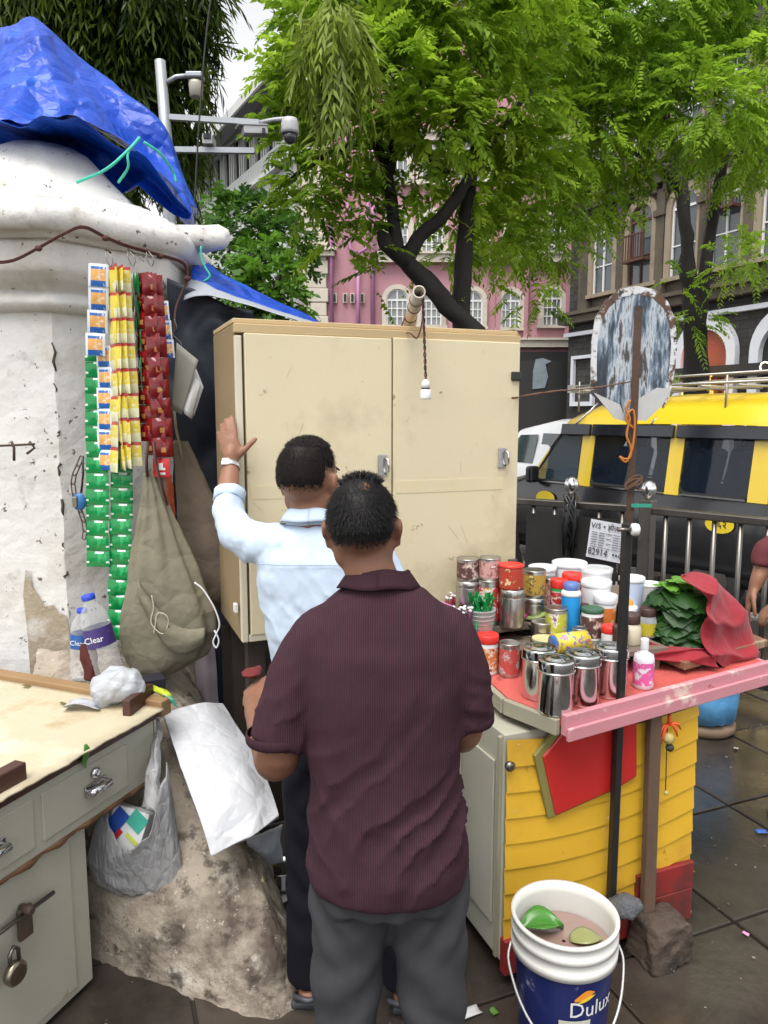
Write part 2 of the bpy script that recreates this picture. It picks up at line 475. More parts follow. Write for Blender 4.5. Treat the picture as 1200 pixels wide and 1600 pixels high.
MB().prism([(-5, 0), (5, 0), (1.5, 3), (-1.5, 3)], 11.2, Matrix.Translation((7.6, 39, 19.2)) @ Matrix.Rotation(R(-90), 4, 'Y') @ Matrix.Rotation(R(-90), 4, 'Z')).build('roof', m_slate, pb)
# things at its foot: dark shopfront boards with a torn poster
mt = M('torn_paper', (.2, .24, .27), .8, var=.4, vs=4.)
hb = thing('street_hoarding', 'low black hoarding below the pink building, beside the dark stone corner', 'hoarding', (6.3, 31, -.16))
MB().box((6.3, 31, 1.9), (3.6, .12, 4.1)).build('board', m_black, hb)
for x in (4.55, 8.0): MB().box((x, 30.93, 1.9), (.12, .12, 4.1)).build('post', m_black, hb)
pp = [(0, 0), (.5, .05), (.62, .5), (.5, 1.0), (.75, 1.12), (.4, 1.25), (.1, 1.2), (.0, .7)]
MB().prism(pp, .01, wallframe(PY(832, 608, 30.9), (1, 0, 0), (0, -1, 0))).build('poster', mt, hb)

# ---------------------------------------------------------------- timber-fronted side block (upper left)
sd_ = Vector((-.49, .87, 0)).normalized(); sn = Vector((-.87, -.49, 0)).normalized()
m_gwood = M('grey_green_timber', (.5, .52, .5), .75, var=.15, vs=1., bump=.2, bs=6)
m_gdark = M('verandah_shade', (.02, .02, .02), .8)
tb = thing('timber_verandah_building', 'grey timber building with top floor verandah under a sloping eave', 'building', PB + sd_ * .5)
def tbp(s, z, o=0.): return PB + Vector((0, 0, .16)) + sd_ * s + sn * o + Vector((0, 0, z))
rz_t = math.atan2(sd_.y, sd_.x)
MB().box(tbp(12, 6.6, -3.5), (22, 7, 13.1), rz_t).build('wall', m_gwood, tb)
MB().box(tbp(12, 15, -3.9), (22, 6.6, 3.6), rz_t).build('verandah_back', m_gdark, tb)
MB().box(tbp(12, 13.75, -.2), (22, .2, 1.1), rz_t).build('balustrade', m_gwood, tb)
MB().box(tbp(12, 13.1, .0), (22.2, .7, .22), rz_t).build('floor_band', m_gwood, tb)
MB().box(tbp(12, 16.5, -.15), (22.2, .3, .3), rz_t).build('eave_beam', m_gwood, tb)
m_gpost = M('grey_white_post_paint', (.42, .43, .41), .7, var=.15)
pm = MB().box((0, 0, 0), (.13, .16, 2.1)).mesh(m_gpost, 'verandah_post')
for k in range(66):
    if k % 5 in (3, 4): continue
    dup_mesh(pm, 'verandah_post', tb, ROOTS[tb.name] @ Matrix.Translation(tbp(1.4 + k*.33, 15.3, -.2)) @ Matrix.Rotation(rz_t, 4, 'Z'))
pan = MB().box((0, 0, 0), (.34, .05, .85)).mesh(m_gpost, 'balustrade_panel')
for k in range(60): dup_mesh(pan, 'balustrade_panel', tb, ROOTS[tb.name] @ Matrix.Translation(tbp(1.5 + k*.36, 13.78, -.08)) @ Matrix.Rotation(rz_t, 4, 'Z'))
rX = Matrix((sn, Vector((0, 0, 1)), sd_)).transposed().to_4x4(); rX.translation = tbp(.2, 16.75, 0)
MB().prism([(1.1, -.35), (1.1, -.2), (-4.5, 3.6), (-8, 3.4), (-8, 3.2), (-4.6, 3.3)], 23, rX).build('roof', m_slate, tb)
rX2 = rX.copy(); rX2.translation = tbp(.2, 16.75, .05)
MB().prism([(1.12, -.5), (1.18, -.15), (1.05, -.15), (1.0, -.5)], 23, rX2).build('fascia_board', m_wht, tb)

# ---------------------------------------------------------------- dark stone building (right)
def stone_mat(name, c1, c2, joint, scale):
    m = M(name, c1, .85, var=.2, vs=2.)
    N, L = m.node_tree.nodes, m.node_tree.links; b = N['Principled BSDF']
    tc = N.new('ShaderNodeTexCoord'); mp = N.new('ShaderNodeMapping'); mp.inputs['Rotation'].default_value = (R(90), 0, 0)
    bt = N.new('ShaderNodeTexBrick'); bt.inputs['Scale'].default_value = scale
    bt.inputs['Color1'].default_value = _c(c1); bt.inputs['Color2'].default_value = _c(c2); bt.inputs['Mortar'].default_value = _c(joint)
    bt.inputs['Mortar Size'].default_value = .012; bt.inputs['Brick Width'].default_value = .55; bt.inputs['Row Height'].default_value = .26
    L.new(tc.outputs['Object'], mp.inputs['Vector']); L.new(mp.outputs[0], bt.inputs['Vector']); L.new(bt.outputs['Color'], b.inputs['Base Color'])
    n = N.new('ShaderNodeTexNoise'); n.inputs['Scale'].default_value = 7; L.new(tc.outputs['Object'], n.inputs['Vector'])
    bp = N.new('ShaderNodeBump'); bp.inputs['Strength'].default_value = .8; bp.inputs['Distance'].default_value = .05
    L.new(n.outputs['Fac'], bp.inputs['Height']); L.new(bp.outputs[0], b.inputs['Normal'])
    return m
m_basalt = stone_mat('dark_basalt_blocks', (.05, .046, .042), (.03, .028, .027), (.016, .015, .014), 1.0)
m_sand = M('weathered_sandstone', (.105, .085, .062), .85, var=.3, vs=1.2, bump=.3, bs=9, stains=((.045, .038, .03), .8, .46, .64, .95))
m_sandl = M('pale_sandstone_surround', (.29, .235, .165), .85, var=.2, vs=2., stains=((.1, .08, .06), 1.5, .55, .72, .8))
m_limew = M('white_arch_paint', (.62, .64, .68), .7, var=.08)
m_bwood = M('dark_red_brown_wood', (.09, .035, .025), .6, var=.3, vs=4.)
m_redw = M('red_shop_interior', (.3, .07, .03), .5, var=.4, vs=1.)
dd = Vector((.41, -.91, 0)).normalized(); dn = Vector((-.91, -.41, 0)).normalized(); D0 = Vector((7.2, 29.7, 0))
db = thing('dark_stone_building', 'dark basalt building with arched windows and white painted ground floor arches', 'building', D0 + Vector((0, 0, -.16)), math.atan2(dd.y, dd.x))
def dbp(s, z, o=0.): return D0 + dd*s + dn*o + Vector((0, 0, z))
rz_d = math.atan2(dd.y, dd.x)
MB().box(dbp(9, 7, -4), (18, 8, 14.3), rz_d).build('wall', m_basalt, db)
MB().box(dbp(9.3, 7.35, .03), (17.4, .12, 4.0), rz_d).build('upper_facing', m_sand, db)
MB().box(dbp(9, 4.82, .1), (18.1, .22, .14), rz_d).build('string_course', m_limew, db)
for z, h in ((5.35, .28), (9.35, .35), (13.3, .4)):
    MB().box(dbp(9, z, .16), (18.3, .5, h), rz_d).box(dbp(9, z + h*.5 + .06, .22), (18.4, .66, .12), rz_d).build('cornice', m_sand, db)
bk = MB().box((0, 0, 0), (.16, .34, .3)).mesh(m_sand, 'bracket')
for k in range(40): dup_mesh(bk, 'bracket', db, ROOTS[db.name] @ Matrix.Translation(dbp(.4 + k*.42, 9.06, .14)) @ Matrix.Rotation(rz_d, 4, 'Z'))
for s in (1.15, 3.02, 4.85, 6.65, 8.25, 10.1, 12, 14):
    for z0, z1 in ((5.55, 9.0), (9.9, 13.1)):
        b = MB().box(dbp(s, (z0+z1)/2, .16), (.36, .22, z1 - z0), rz_d)
        b.box(dbp(s, z0 + .2, .18), (.5, .32, .38), rz_d).box(dbp(s, z1 - .75, .18), (.5, .34, .2), rz_d)
        b.build('pilaster', m_sand, db)
for i, s in enumerate((2.1, 3.95, 5.84, 7.45, 9.2, 11.1, 13)):
    Xw = wallframe(dbp(s, 6.15, .1), dd, dn)
    arched_window(db, Xw, 1.05, 2.6, .24, m_sandl, m_wht if i != 1 else m_bwood, m_gla, lights=2)
    arched_window(db, wallframe(dbp(s, 10.3, .1), dd, dn), 1.05, 2.4, .24, m_sandl, m_wht, m_gla, lights=2)
    if i in (1, 3):                                    # wooden balcony screens
        MB().box(dbp(s, 7.75 if i == 3 else 6.9, .4), (1.0, .34, .08), rz_d).build('balcony_floor', m_bwood, db)
        zz = 7.75 if i == 3 else 6.9
        b = MB()
        for q in range(9): b.box(dbp(s - .46 + q*.115, zz + .42, .54), (.03, .03, .8), rz_d)
        b.box(dbp(s, zz + .84, .54), (1.0, .05, .05), rz_d).build('balcony_rail', m_bwood, db)
for i, s in enumerate((4.0, 6.85, 9.7, 12.5)):         # ground floor arches
    Xa = wallframe(dbp(s, -.1, .02), dd, dn)
    MB().ring(arch_pts(2.36, 4.85, 16), arch_pts(1.75, 4.45, 16), .2, Xa).build('arch_ring', m_limew, db)
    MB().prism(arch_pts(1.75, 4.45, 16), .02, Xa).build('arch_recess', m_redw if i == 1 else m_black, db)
    b = MB()
    for q in (-.55, 0, .55): b.box(Xa @ Vector((q, 1.6, .06)), (.08, 3.2, .06), X=Xa)
    b.box(Xa @ Vector((0, 3.2, .07)), (1.7, .12, .07), X=Xa).build('shop_frame', m_bwood, db)
Xw = wallframe(dbp(1.05, 2.1, .02), dd, dn)
MB().ring([(.66, 0), (.66, 1.9), (-.66, 1.9), (-.66, 0), (.66, 0)], [(.52, .16), (.52, 1.78), (-.52, 1.78), (-.52, .16), (.52, .16)], .14, Xw).build('window_surround', m_limew, db)
MB().box(dbp(9, 3.05, .2), (6.5, .3, .35), rz_d).build('shop_fascia', m_black, db)
m_lit = M('lit_shop_letters', (.9, .85, .6), .5, emit=((1, .85, .55), 1.6))
text_mesh('CA', .42, wallframe(dbp(9.0, 3.08, .37), dd, dn), m_lit, 'shop_letters', db, align='LEFT')
m_neon = M('red_neon', (.9, .05, .05), .4, emit=((1, .05, .04), 1.5))
MB().tube([dbp(6.35, 4.0, .2), dbp(6.45, 3.7, .22), dbp(6.42, 3.45, .22)], .07, 8).build('neon_lamp', m_neon, db)
m_gold = M('lit_gold_sign', (.9, .55, .15), .4, var=.3, vs=3., emit=((1, .6, .15), .5))
gs = MB()
for k, (w, z, h) in enumerate(((1.2, 0, .3), (.95, .3, .28), (1.05, .58, .12), (.7, .7, .28), (.8, .98, .1), (.45, 1.08, .24))):
    gs.box(dbp(7.2, 1.9 + z + h/2, .75), (w, .3, h - .02), rz_d)
for q in (-.5, -.2, .1, .4): gs.box(dbp(7.2 + q, 2.05, .92), (.1, .08, .34), rz_d)
gs.build('gold_sign', m_gold, db)
MB().box(dbp(7.2, .9, .6), (.9, .3, 2.1), rz_d).build('sign_stand', m_black, db)
fp = MB().box(dbp(6, -.09, 1.3), (30, 3.4, .13), rz_d); structure(fp, 'far_pavement', m_kerb)
# ================================================================== trees
def frond_mesh(base, dirs, L, npairs, ll, lw, droop, tint, splay=.9, mats=None, fold=.25):
    """many compound leaves: base (N,3), dirs (N,3) unit, L (N) lengths; returns an MB-like mesh quickly"""
    N = len(base)
    up = np.tile(np.array([0, 0, 1.0]), (N, 1)) + rng.normal(0, .35, (N, 3))
    side = np.cross(dirs, up); side /= np.linalg.norm(side, axis=1, keepdims=True) + 1e-9
    nor = np.cross(side, dirs)
    V = []; T = []
    ts = np.linspace(.12, 1., npairs)
    for t in ts:
        pos = base + dirs * (L * t)[:, None]; pos[:, 2] -= droop * L * t * t
        sz = (.55 + .45 * math.sin(math.pi * min(1, t * .9 + .05))) * (1 if t < .98 else .9)
        for s in (-1, 1):
            jit = rng.normal(0, .18, (N, 3))
            ld = dirs * math.cos(splay) + side * (s * math.sin(splay)) - nor * fold + jit
            ld[:, 2] -= droop * t * .6
            ld /= np.linalg.norm(ld, axis=1, keepdims=True)
            pw = np.cross(ld, nor); pw /= np.linalg.norm(pw, axis=1, keepdims=True) + 1e-9
            l_ = (ll * sz * rng.uniform(.75, 1.2, N))[:, None]; w_ = (lw * sz * rng.uniform(.8, 1.2, N))[:, None]
            V.append(np.stack([pos, pos + ld*l_*.45 + pw*w_*.5, pos + ld*l_ - nor*l_*.12, pos + ld*l_*.45 - pw*w_*.5], axis=1))
            T.append(np.repeat(np.clip(tint + rng.normal(0, .08, N), 0, 1)[:, None], 4, 1))
    V = np.concatenate(V).reshape(-1, 3); T = np.concatenate(T).reshape(-1)
    return V, T
def leaf_object(name, parts, mat, parent):
    V = np.concatenate([p[0] for p in parts]); T = np.concatenate([p[1] for p in parts])
    r = root_of(parent); V = V - np.array(r.location)
    n = len(V) // 4
    me = bpy.data.meshes.new(name)
    me.vertices.add(len(V)); me.vertices.foreach_set('co', V.astype(np.float32).ravel())
    me.loops.add(n*4); me.loops.foreach_set('vertex_index', np.arange(n*4, dtype=np.int32))
    me.polygons.add(n); me.polygons.foreach_set('loop_start', np.arange(0, n*4, 4, dtype=np.int32))
    me.materials.append(mat)
    a = me.attributes.new('tint', 'FLOAT', 'POINT'); a.data.foreach_set('value', T.astype(np.float32))
    me.update(calc_edges=True); me.validate()
    o = bpy.data.objects.new(name, me); COL.objects.link(o); o.parent = parent
    return o
def blob_points(c, r, n, flat=.8):
    """points in an uneven ball, denser towards the skin"""
    d = rng.normal(0, 1, (n, 3)); d /= np.linalg.norm(d, axis=1, keepdims=True)
    rad = r * rng.uniform(.25, 1., n) ** .5
    p = d * rad[:, None]; p[:, 2] *= flat
    return np.array(c) + p, d
def crown(blobs, per, L, npairs, ll, lw, droop, lift=.25, hang=0., splay=.9, tb=.45, sizes=None):
    out = []
    for (x, y, Y, rp, *k) in blobs:
        c = PY(x, y, Y); r = rp * MPP(c); n = max(6, int(per * (rp / 80.) ** 2 * (k[0] if k else 1)))
        p, d = blob_points(c, r, n)
        d = d * np.array([1, 1, .6]) + rng.normal(0, .45, (n, 3)) + np.array([0, 0, lift - hang])
        d /= np.linalg.norm(d, axis=1, keepdims=True)
        clump = rng.normal(0, .13)
        tint = np.clip(tb + clump + rng.normal(0, .16, n), 0, 1)
        out.append(frond_mesh(p, d, L * rng.uniform(.6, 1.25, n), npairs, ll, lw, droop, tint, splay))
    return out
m_bark = M('wet_dark_bark', (.014, .011, .009), .8, var=.4, vs=9., bump=1., bs=30, stretch=(1, 1, .35))
m_leaf1 = M('rain_tree_leaf', (.07, .175, .016), .5, var=.3, vs=3., tint=(.43, .62, .05), back=.52, spec=.2)
m_leaf2 = M('flame_tree_leaf', (.068, .175, .018), .5, var=.3, vs=3., tint=(.43, .64, .055), back=.52, spec=.2)
m_leaf3 = M('drooping_leaf', (.022, .055, .012), .45, var=.3, vs=3., tint=(.24, .32, .035), back=.38, spec=.25)
m_leaf4 = M('bush_leaf', (.035, .1, .014), .5, var=.3, vs=3., tint=(.17, .36, .035), back=.45)
def limb(parent, pts, radii, name='limb', seg=10):
    P_ = smoothpath(pts, 5); n = len(P_)
    rr = [interp([(i/(len(radii)-1), r) for i, r in enumerate(radii)], k/(n-1))[0] for k in range(n)]
    mb = MB().tube(P_, rr, seg)
    mb.noise(rr[0]*.22, 3.5/ max(.25, rr[0]*4), seed=len(name) + pts[0][0])
    return mb.build(name, m_bark, parent)

# leaning tree behind the cupboard
T1 = thing('leaning_tree', 'dark leaning forked tree with bright green feathery crown behind the beige cupboard', 'tree', (.98, 8.3, -.02))
tp = lambda x, y, Y=8.3: PY(x, y, Y)
limb(T1, [(1.42, 8.3, -.1), (1.3, 8.3, .9), tp(752, 545), tp(698, 478), tp(655, 428), tp(634, 404)], (.17, .13, .11, .105, .1, .095), 'trunk')
limb(T1, [(1.15, 8.55, -.1), (1.12, 8.55, 1.), tp(722, 520, 8.55), tp(722, 440, 8.55), tp(728, 350, 8.55), tp(740, 250, 8.6), tp(760, 120, 8.7)], (.13, .12, .11, .1, .085, .06, .03), 'trunk')
limb(T1, [tp(640, 412), tp(612, 390), tp(600, 372), tp(594, 360)], (.1, .09, .075, .04), 'broken_stub')
limb(T1, [tp(622, 395), tp(614, 340), tp(607, 280), tp(590, 225), tp(560, 150), tp(520, 60)], (.08, .07, .06, .05, .035, .015))
limb(T1, [tp(606, 270), tp(620, 215), tp(640, 150), tp(690, 60)], (.07, .06, .045, .02))
limb(T1, [tp(636, 405), tp(655, 370), tp(690, 340), tp(725, 290), tp(770, 220), tp(830, 140)], (.085, .075, .07, .06, .045, .02))
limb(T1, [tp(628, 195), tp(665, 240), tp(700, 270)], (.05, .04, .03))
limb(T1, [tp(590, 225), tp(540, 230), tp(480, 260), tp(430, 300)], (.05, .04, .03, .01))
B1 = [(478, 110, 8., 50), (515, 30, 8.2, 70), (470, 205, 8., 42, .9), (490, 290, 8., 48, .8), (548, 215, 8.4, 66), (600, 110, 7.7, 76), (690, 40, 8., 90),
      (690, 180, 7.8, 66, .9), (645, 275, 8.8, 44, .6), (745, 290, 8.8, 58, .9), (780, 160, 8.5, 78), (830, 50, 9., 75), (560, 320, 8.3, 40, .6),
      (525, 370, 8.3, 34, .3), (585, 385, 8.3, 30, .16), (700, 385, 8.9, 40, .7), (600, -30, 8., 100, .6), (760, -40, 8.2, 110, .6), (452, 40, 8.2, 36, .5), (830, 250, 9., 56), (790, 350, 9., 40, .8), (660, 335, 8.9, 28, .4),
      (455, 290, 8.1, 22, .4), (575, 440, 8.3, 24, .1), (740, 430, 8.9, 26, .3)]
leaf_object('crown', crown(B1, 185, .36, 9, .115, .05, .35, lift=.12, tb=.6), m_leaf1, T1)
# flame tree beyond the taxi
T2 = thing('flame_tree', 'tall tree with layered feathery bright foliage in front of the dark stone building', 'tree', (PY(1085, 560, 13).x, 13, -.1))
t2 = lambda x, y, Y=13.: PY(x, y, Y)
b0 = t2(1090, 600)
limb(T2, [(b0.x, 13, -.2), (b0.x, 13, 1.4), t2(1086, 520), t2(1076, 430), t2(1068, 330), t2(1050, 230), t2(1010, 120, 12)], (.24, .22, .19, .13, .11, .09, .04), 'trunk')
limb(T2, [t2(1088, 540), t2(1100, 440), t2(1110, 360), t2(1130, 260, 12.5), t2(1160, 120, 12)], (.13, .1, .09, .07, .03))
limb(T2, [t2(1060, 290), t2(1000, 240, 12), t2(920, 230, 11), t2(850, 280, 10.3)], (.08, .06, .04, .015))
limb(T2, [t2(1050, 220), t2(980, 140, 12), t2(900, 80, 11)], (.07, .05, .02))
B2 = [(835, 300, 10., 58), (800, 385, 10., 38, .8), (855, 385, 10.4, 40), (900, 205, 10., 78), (985, 110, 10.2, 86), (1095, 165, 9.6, 72), (1190, 110, 10., 85, .7),
      (970, 235, 10.6, 52), (1160, 240, 11., 52), (890, 80, 10., 82), (1070, 20, 10.6, 90), (1195, 215, 10., 55, .7), (870, -20, 10., 90, .7), (1190, 0, 10.6, 100, .6),
      (1140, 410, 12.4, 36, .5), (1060, 440, 12.4, 24, .3), (1062, 585, 12.8, 26, .5), (1085, 500, 12.6, 34, .6), (935, 305, 11., 34, .8), (895, 330, 10.8, 44), (1185, 400, 12., 40, .6),
      (775, 365, 9.8, 36, .6), (812, 460, 10., 28, .2), (845, 470, 10., 25, .16), (1000, -40, 10., 120, .6), (975, 330, 11.6, 22, .3)]
leaf_object('crown', crown(B2, 200, .44, 11, .115, .038, .45, lift=.02, tb=.6), m_leaf2, T2)
# drooping tree top left
T3 = thing('drooping_tree', 'dark drooping tree with narrow hanging leaves behind the blue tarpaulin', 'tree', (-3.6, 7.4, -.02))
limb(T3, [(-3.6, 7.4, -.1), (-3.55, 7.4, 2.), (-3.4, 7.4, 4.), (-3.2, 7.4, 6.5), (-2.9, 7.3, 8.2)], (.26, .24, .2, .16, .1), 'trunk')
limb(T3, [(-3.3, 7.4, 5.6), (-2.2, 7., 6.3), (-1.0, 6.6, 6.55), (-.3, 6.4, 6.4)], (.1, .07, .05, .02))
limb(T3, [(-3.4, 7.4, 4.4), (-2.8, 7., 5.2), (-2.2, 6.6, 5.4)], (.08, .05, .02))
limb(T3, [(-3.4, 7.4, 4.2), (-3.9, 6.9, 5.2), (-4.3, 6.6, 5.4)], (.08, .05, .02))
B3 = [(40, 20, 6.8, 80), (140, 20, 6.8, 85), (230, 20, 6.8, 75), (290, 90, 6.9, 38, .8), (180, 120, 6.9, 80), (230, 190, 7., 60), (285, 170, 7., 32, .6), (272, 260, 7.1, 28, .5), (60, 100, 7.2, 80),
      (150, 220, 7.4, 75), (100, -50, 6.6, 110), (240, -50, 6.6, 90), (305, 20, 6.8, 28, .4), (285, 320, 7.2, 24, .4), (0, 60, 7, 90), (325, 90, 6.9, 16, .4)]
leaf_object('crown', crown(B3, 260, .3, 5, .2, .03, .7, lift=0., hang=.9, splay=.5, tb=.35), m_leaf3, T3)
B3b = [(520, 25, 6.3, 42, .9), (510, 90, 6.3, 36, .8), (535, 130, 6.3, 24, .6), (545, 60, 6.3, 30, .6), (530, 165, 6.3, 15, .6)]
leaf_object('hanging_spray', crown(B3b, 230, .3, 6, .17, .03, .9, lift=0., hang=1.3, splay=.45, tb=.85), m_leaf3, T3)
# two shrubs and low trees beyond the pillar
for i, (nm, lab, bl, tb_) in enumerate((
    ('dark_shrub_tree', 'dark green round low tree under the timber verandah', [(380, 350, 17, 50), (440, 370, 17, 42), (350, 400, 17, 45), (420, 330, 17.5, 36), (460, 420, 17, 26), (345, 320, 17.4, 25)], .25),
    ('bright_shrub', 'fresh bright green shrub in front of the darker round low tree', [(420, 440, 15, 45), (380, 470, 15, 45), (445, 480, 15, 34), (350, 440, 15.2, 30), (410, 400, 15.2, 25)], .7))):
    Y = bl[0][2]; p0 = PY(400, 600, Y)
    t = thing(nm, lab, 'tree', (p0.x, Y, -.1))
    limb(t, [(p0.x, Y, -.1), (p0.x, Y, 1.5), PY(400, 450, Y), PY(395, 390, Y)], (.14, .12, .1, .05), 'trunk')
    limb(t, [PY(400, 500, Y), PY(430, 450, Y), PY(445, 400, Y)], (.07, .05, .02))
    leaf_object('crown', crown(bl, 300, .4, 5, .2, .1, .3, tb=tb_), m_leaf4, t)
# ================================================================== railing, sign, traffic
m_steel = M('dull_stainless_tube', (.2, .185, .17), .38, metal=1., var=.25, vs=5., stains=((.12, .09, .07), 6., .55, .75, .7))
m_ball = M('polished_steel_ball', (.7, .7, .7), .18, metal=1., var=.1)
FL = [Vector((-1.2, 6.87, 0)), Vector((1.70, 5.03, 0))]; FR = [Vector((1.74, 4.98, 0)), Vector((3.3, 3.27, 0))]
def rail_section(lab, a, b, post_at, n0):
    d = (b - a).normalized(); rz = math.atan2(d.y, d.x); L = (b - a).length; mid = (a + b) / 2
    t = thing('steel_railing', lab, 'railing', mid)
    MB().box(mid + Vector((0, 0, 1.12)), (L, .06, .05), rz).build('top_rail', m_steel, t, bevel=.008)
    MB().box(mid + Vector((0, 0, .12)), (L, .05, .05), rz).build('bottom_rail', m_steel, t, bevel=.008)
    me = MB().lathe([(.0155, 0), (.0155, .95)], seg=10).mesh(m_steel, 'baluster')
    k = 0; s = n0
    while s < L - .05:
        if all(abs(s - q) > .07 for q in post_at): dup_mesh(me, 'baluster', t, Matrix.Translation(a + d*s + Vector((0, 0, .145)) - mid))
        s += .16
    for q in post_at:
        c = a + d * q
        MB().box(c + Vector((0, 0, .59)), (.085, .085, 1.2), rz).build('post', m_steel, t, bevel=.006)
        MB().lathe([(.012, 0), (.02, .015), (.042, .04), (.05, .065), (.05, .085), (.04, .115), (.02, .13), (.005, .134)], c + Vector((0, 0, 1.185)), 16).build('ball_finial', m_ball, t)
    return t
LL = (FL[1] - FL[0]).length
q1 = (Vector((1.33, 5.265, 0)) - FL[0]).length
rail_section('steel railing section with ball topped post, left of the round sign', FL[0], FL[1], [.1, q1 - 1.6, q1], .16)
rail_section('steel railing section in front of the taxi, right of the round sign', FR[0], FR[1], [.04, 1.9], .17)
m_blk_pl = M('black_plastic', (.012, .012, .013), .28, var=.3, vs=20.)
cb = MB(); c0 = Vector((1.30, 5.19, 0))
for k in range(5):
    cb.tube([c0 + Vector((.018*(k-2), -.02*(k % 2), 1.2)), c0 + Vector((.03*math.sin(k*2.), -.03, 1.1)), c0 + Vector((.045*math.sin(k*3.1+1), -.035, .98)), c0 + Vector((.04*math.sin(k*1.7), -.03, .86 - .03*k))], (.012, .03, .034, .012), 8, flat=.5)
cb.noise(.022, 30.)
solo(cb, 'plastic_bag', m_blk_pl, 'crumpled black plastic bag tied to the left ball topped post', 'plastic bag')
# dark sheet on the railing with the notice
fd = (FL[1] - FL[0]).normalized(); fn = Vector((fd.y, -fd.x, 0)); Xp = wallframe(FL[1] - fd*.44 + fn*.05 + Vector((0, 0, .1)), fd, fn)
m_dk = M('black_sheet_metal', (.02, .019, .018), .5, var=.4, vs=8., stains=((.06, .05, .045), 4., .6, .75, .5))
solo(MB().box(Xp @ Vector((.02, .47, 0)), (.66, .95, .006), X=Xp), 'sheet_panel', m_dk, 'dark metal sheet wired to the railing behind the paper notice', 'panel')
m_paper = M('printed_notice_paper', (.72, .73, .78), .8, var=.05, vs=30.)
m_ink = M('black_print_ink', (.02, .02, .03), .7)
nt = thing('paper_notice', 'white paper notice with large phone number on the railing', 'notice', Xp @ Vector((0, .5, .004)))
pc = PY(951, 846, 5.05)
Xn = wallframe(pc, fd, fn) @ Matrix.Rotation(R(-6), 4, 'Z')
MB().grid(lambda u, v: Xn @ Vector(((u - .5)*.28, (v - .5)*.27, .003 + .006*math.sin(u*5)*v)), 8, 6).build('sheet', m_paper, nt)
Xt = Xn @ Matrix.Translation((0, 0, .012))
text_mesh('V/S • होलसेल', .052, Xt @ Matrix.Translation((0, .095, 0)), m_ink, 'printed_heading', nt)
text_mesh('82914  ••45', .055, Xt @ Matrix.Translation((0, -.088, 0)) @ Matrix.Scale(1.25, 4, (0, 1, 0)), m_ink, 'printed_number', nt)
ln = MB()
for k in range(7):
    for q in range(5):
        if (k*3 + q) % 6 == 5: continue
        ln.box(Xt @ Vector((-.1 + q*.05, .05 - k*.017, 0)), (.042, .005, .001), X=Xt)
o = ln.build('printed_lines', M('grey_print_ink', (.2, .2, .24), .7), nt); o['kind'] = 'stuff'

# round sign seen from behind, on an angle iron post
m_rust = M('rusty_angle_iron', (.085, .045, .03), .75, var=.4, vs=12., bump=.5, bs=60, stains=((.03, .022, .02), 5., .5, .7))
def sign_mat():
    m = M('flaking_painted_sign_back', (.4, .43, .45), .5, var=.2, vs=4., bump=.3, bs=25)
    N, L = m.node_tree.nodes, m.node_tree.links; b = N['Principled BSDF']
    tc = N.new('ShaderNodeTexCoord')
    def nz(sc, st, det=6):
        mp = N.new('ShaderNodeMapping'); mp.inputs['Scale'].default_value = st; n = N.new('ShaderNodeTexNoise'); n.inputs['Scale'].default_value = sc; n.inputs['Detail'].default_value = det
        n.inputs['Roughness'].default_value = .65
        L.new(tc.outputs['Object'], mp.inputs['Vector']); L.new(mp.outputs[0], n.inputs['Vector']); return n.outputs['Fac']
    def ramp(f, st):
        r = N.new('ShaderNodeValToRGB'); r.color_ramp.elements.remove(r.color_ramp.elements[0])
        for k, (p, c) in enumerate(st):
            e = r.color_ramp.elements[0] if k == 0 else r.color_ramp.elements.new(p)
            e.position = p; e.color = _c(c)
        L.new(f, r.inputs[0]); return r.outputs[0]
    a = ramp(nz(5, (3., 1, .55)), [(.3, (.012, .012, .014)), (.44, (.04, .055, .08)), (.5, (.16, .21, .27)), (.57, (.5, .54, .58)), (.63, (.06, .055, .05))])
    bcol = ramp(nz(6, (.6, 1, 3.)), [(.35, (.012, .011, .011)), (.5, (.09, .1, .12)), (.58, (.4, .43, .45)), (.66, (.03, .022, .018))])
    mx = N.new('ShaderNodeMix'); mx.data_type = 'RGBA'
    mr = N.new('ShaderNodeMapRange'); mr.inputs[1].default_value = .42; mr.inputs[2].default_value = .5
    sp = N.new('ShaderNodeSeparateXYZ'); L.new(tc.outputs['Object'], sp.inputs[0]); L.new(sp.outputs['Z'], mr.inputs[0])
    L.new(mr.outputs[0], mx.inputs[0]); L.new(bcol, mx.inputs[6]); L.new(a, mx.inputs[7])
    fin = N.new('ShaderNodeMix'); fin.data_type = 'RGBA'
    f2 = N.new('ShaderNodeMapRange'); f2.inputs[1].default_value = .6; f2.inputs[2].default_value = .66; L.new(nz(3.2, (1, 1, 1), 8), f2.inputs[0])
    L.new(f2.outputs[0], fin.inputs[0]); L.new(mx.outputs[2], fin.inputs[6]); fin.inputs[7].default_value = (.09, .04, .025, 1)
    L.new(fin.outputs[2], b.inputs['Base Color'])
    return m
m_sign = sign_mat()
SY = 4.83; s0 = PY(990, 555, SY); k = MPP(s0)
ol = [(-62, -60), (-64, -20), (-64, 20), (-60, 55), (-46, 82), (-25, 100), (0, 105), (28, 100), (48, 82), (60, 55), (65, 20), (64, -20), (58, -60), (52, -75)]
ol = [(x*1.08, y) for x, y in ol]
body = [(x*k, y*k) for x, y in ol] + [(28*k, -92*k), (0, -104*k), (-30*k, -92*k)]
sp = PZ(994, 1020, .3)
sg = thing('round_sign', 'round topped sign seen from behind with flaking white paint on rusty post', 'sign', (s0.x, SY + .1, 0))
Xs = Matrix.Translation((s0.x, SY, s0.z)) @ Matrix.Rotation(R(90), 4, 'X') @ Matrix.Rotation(R(6), 4, 'Y')
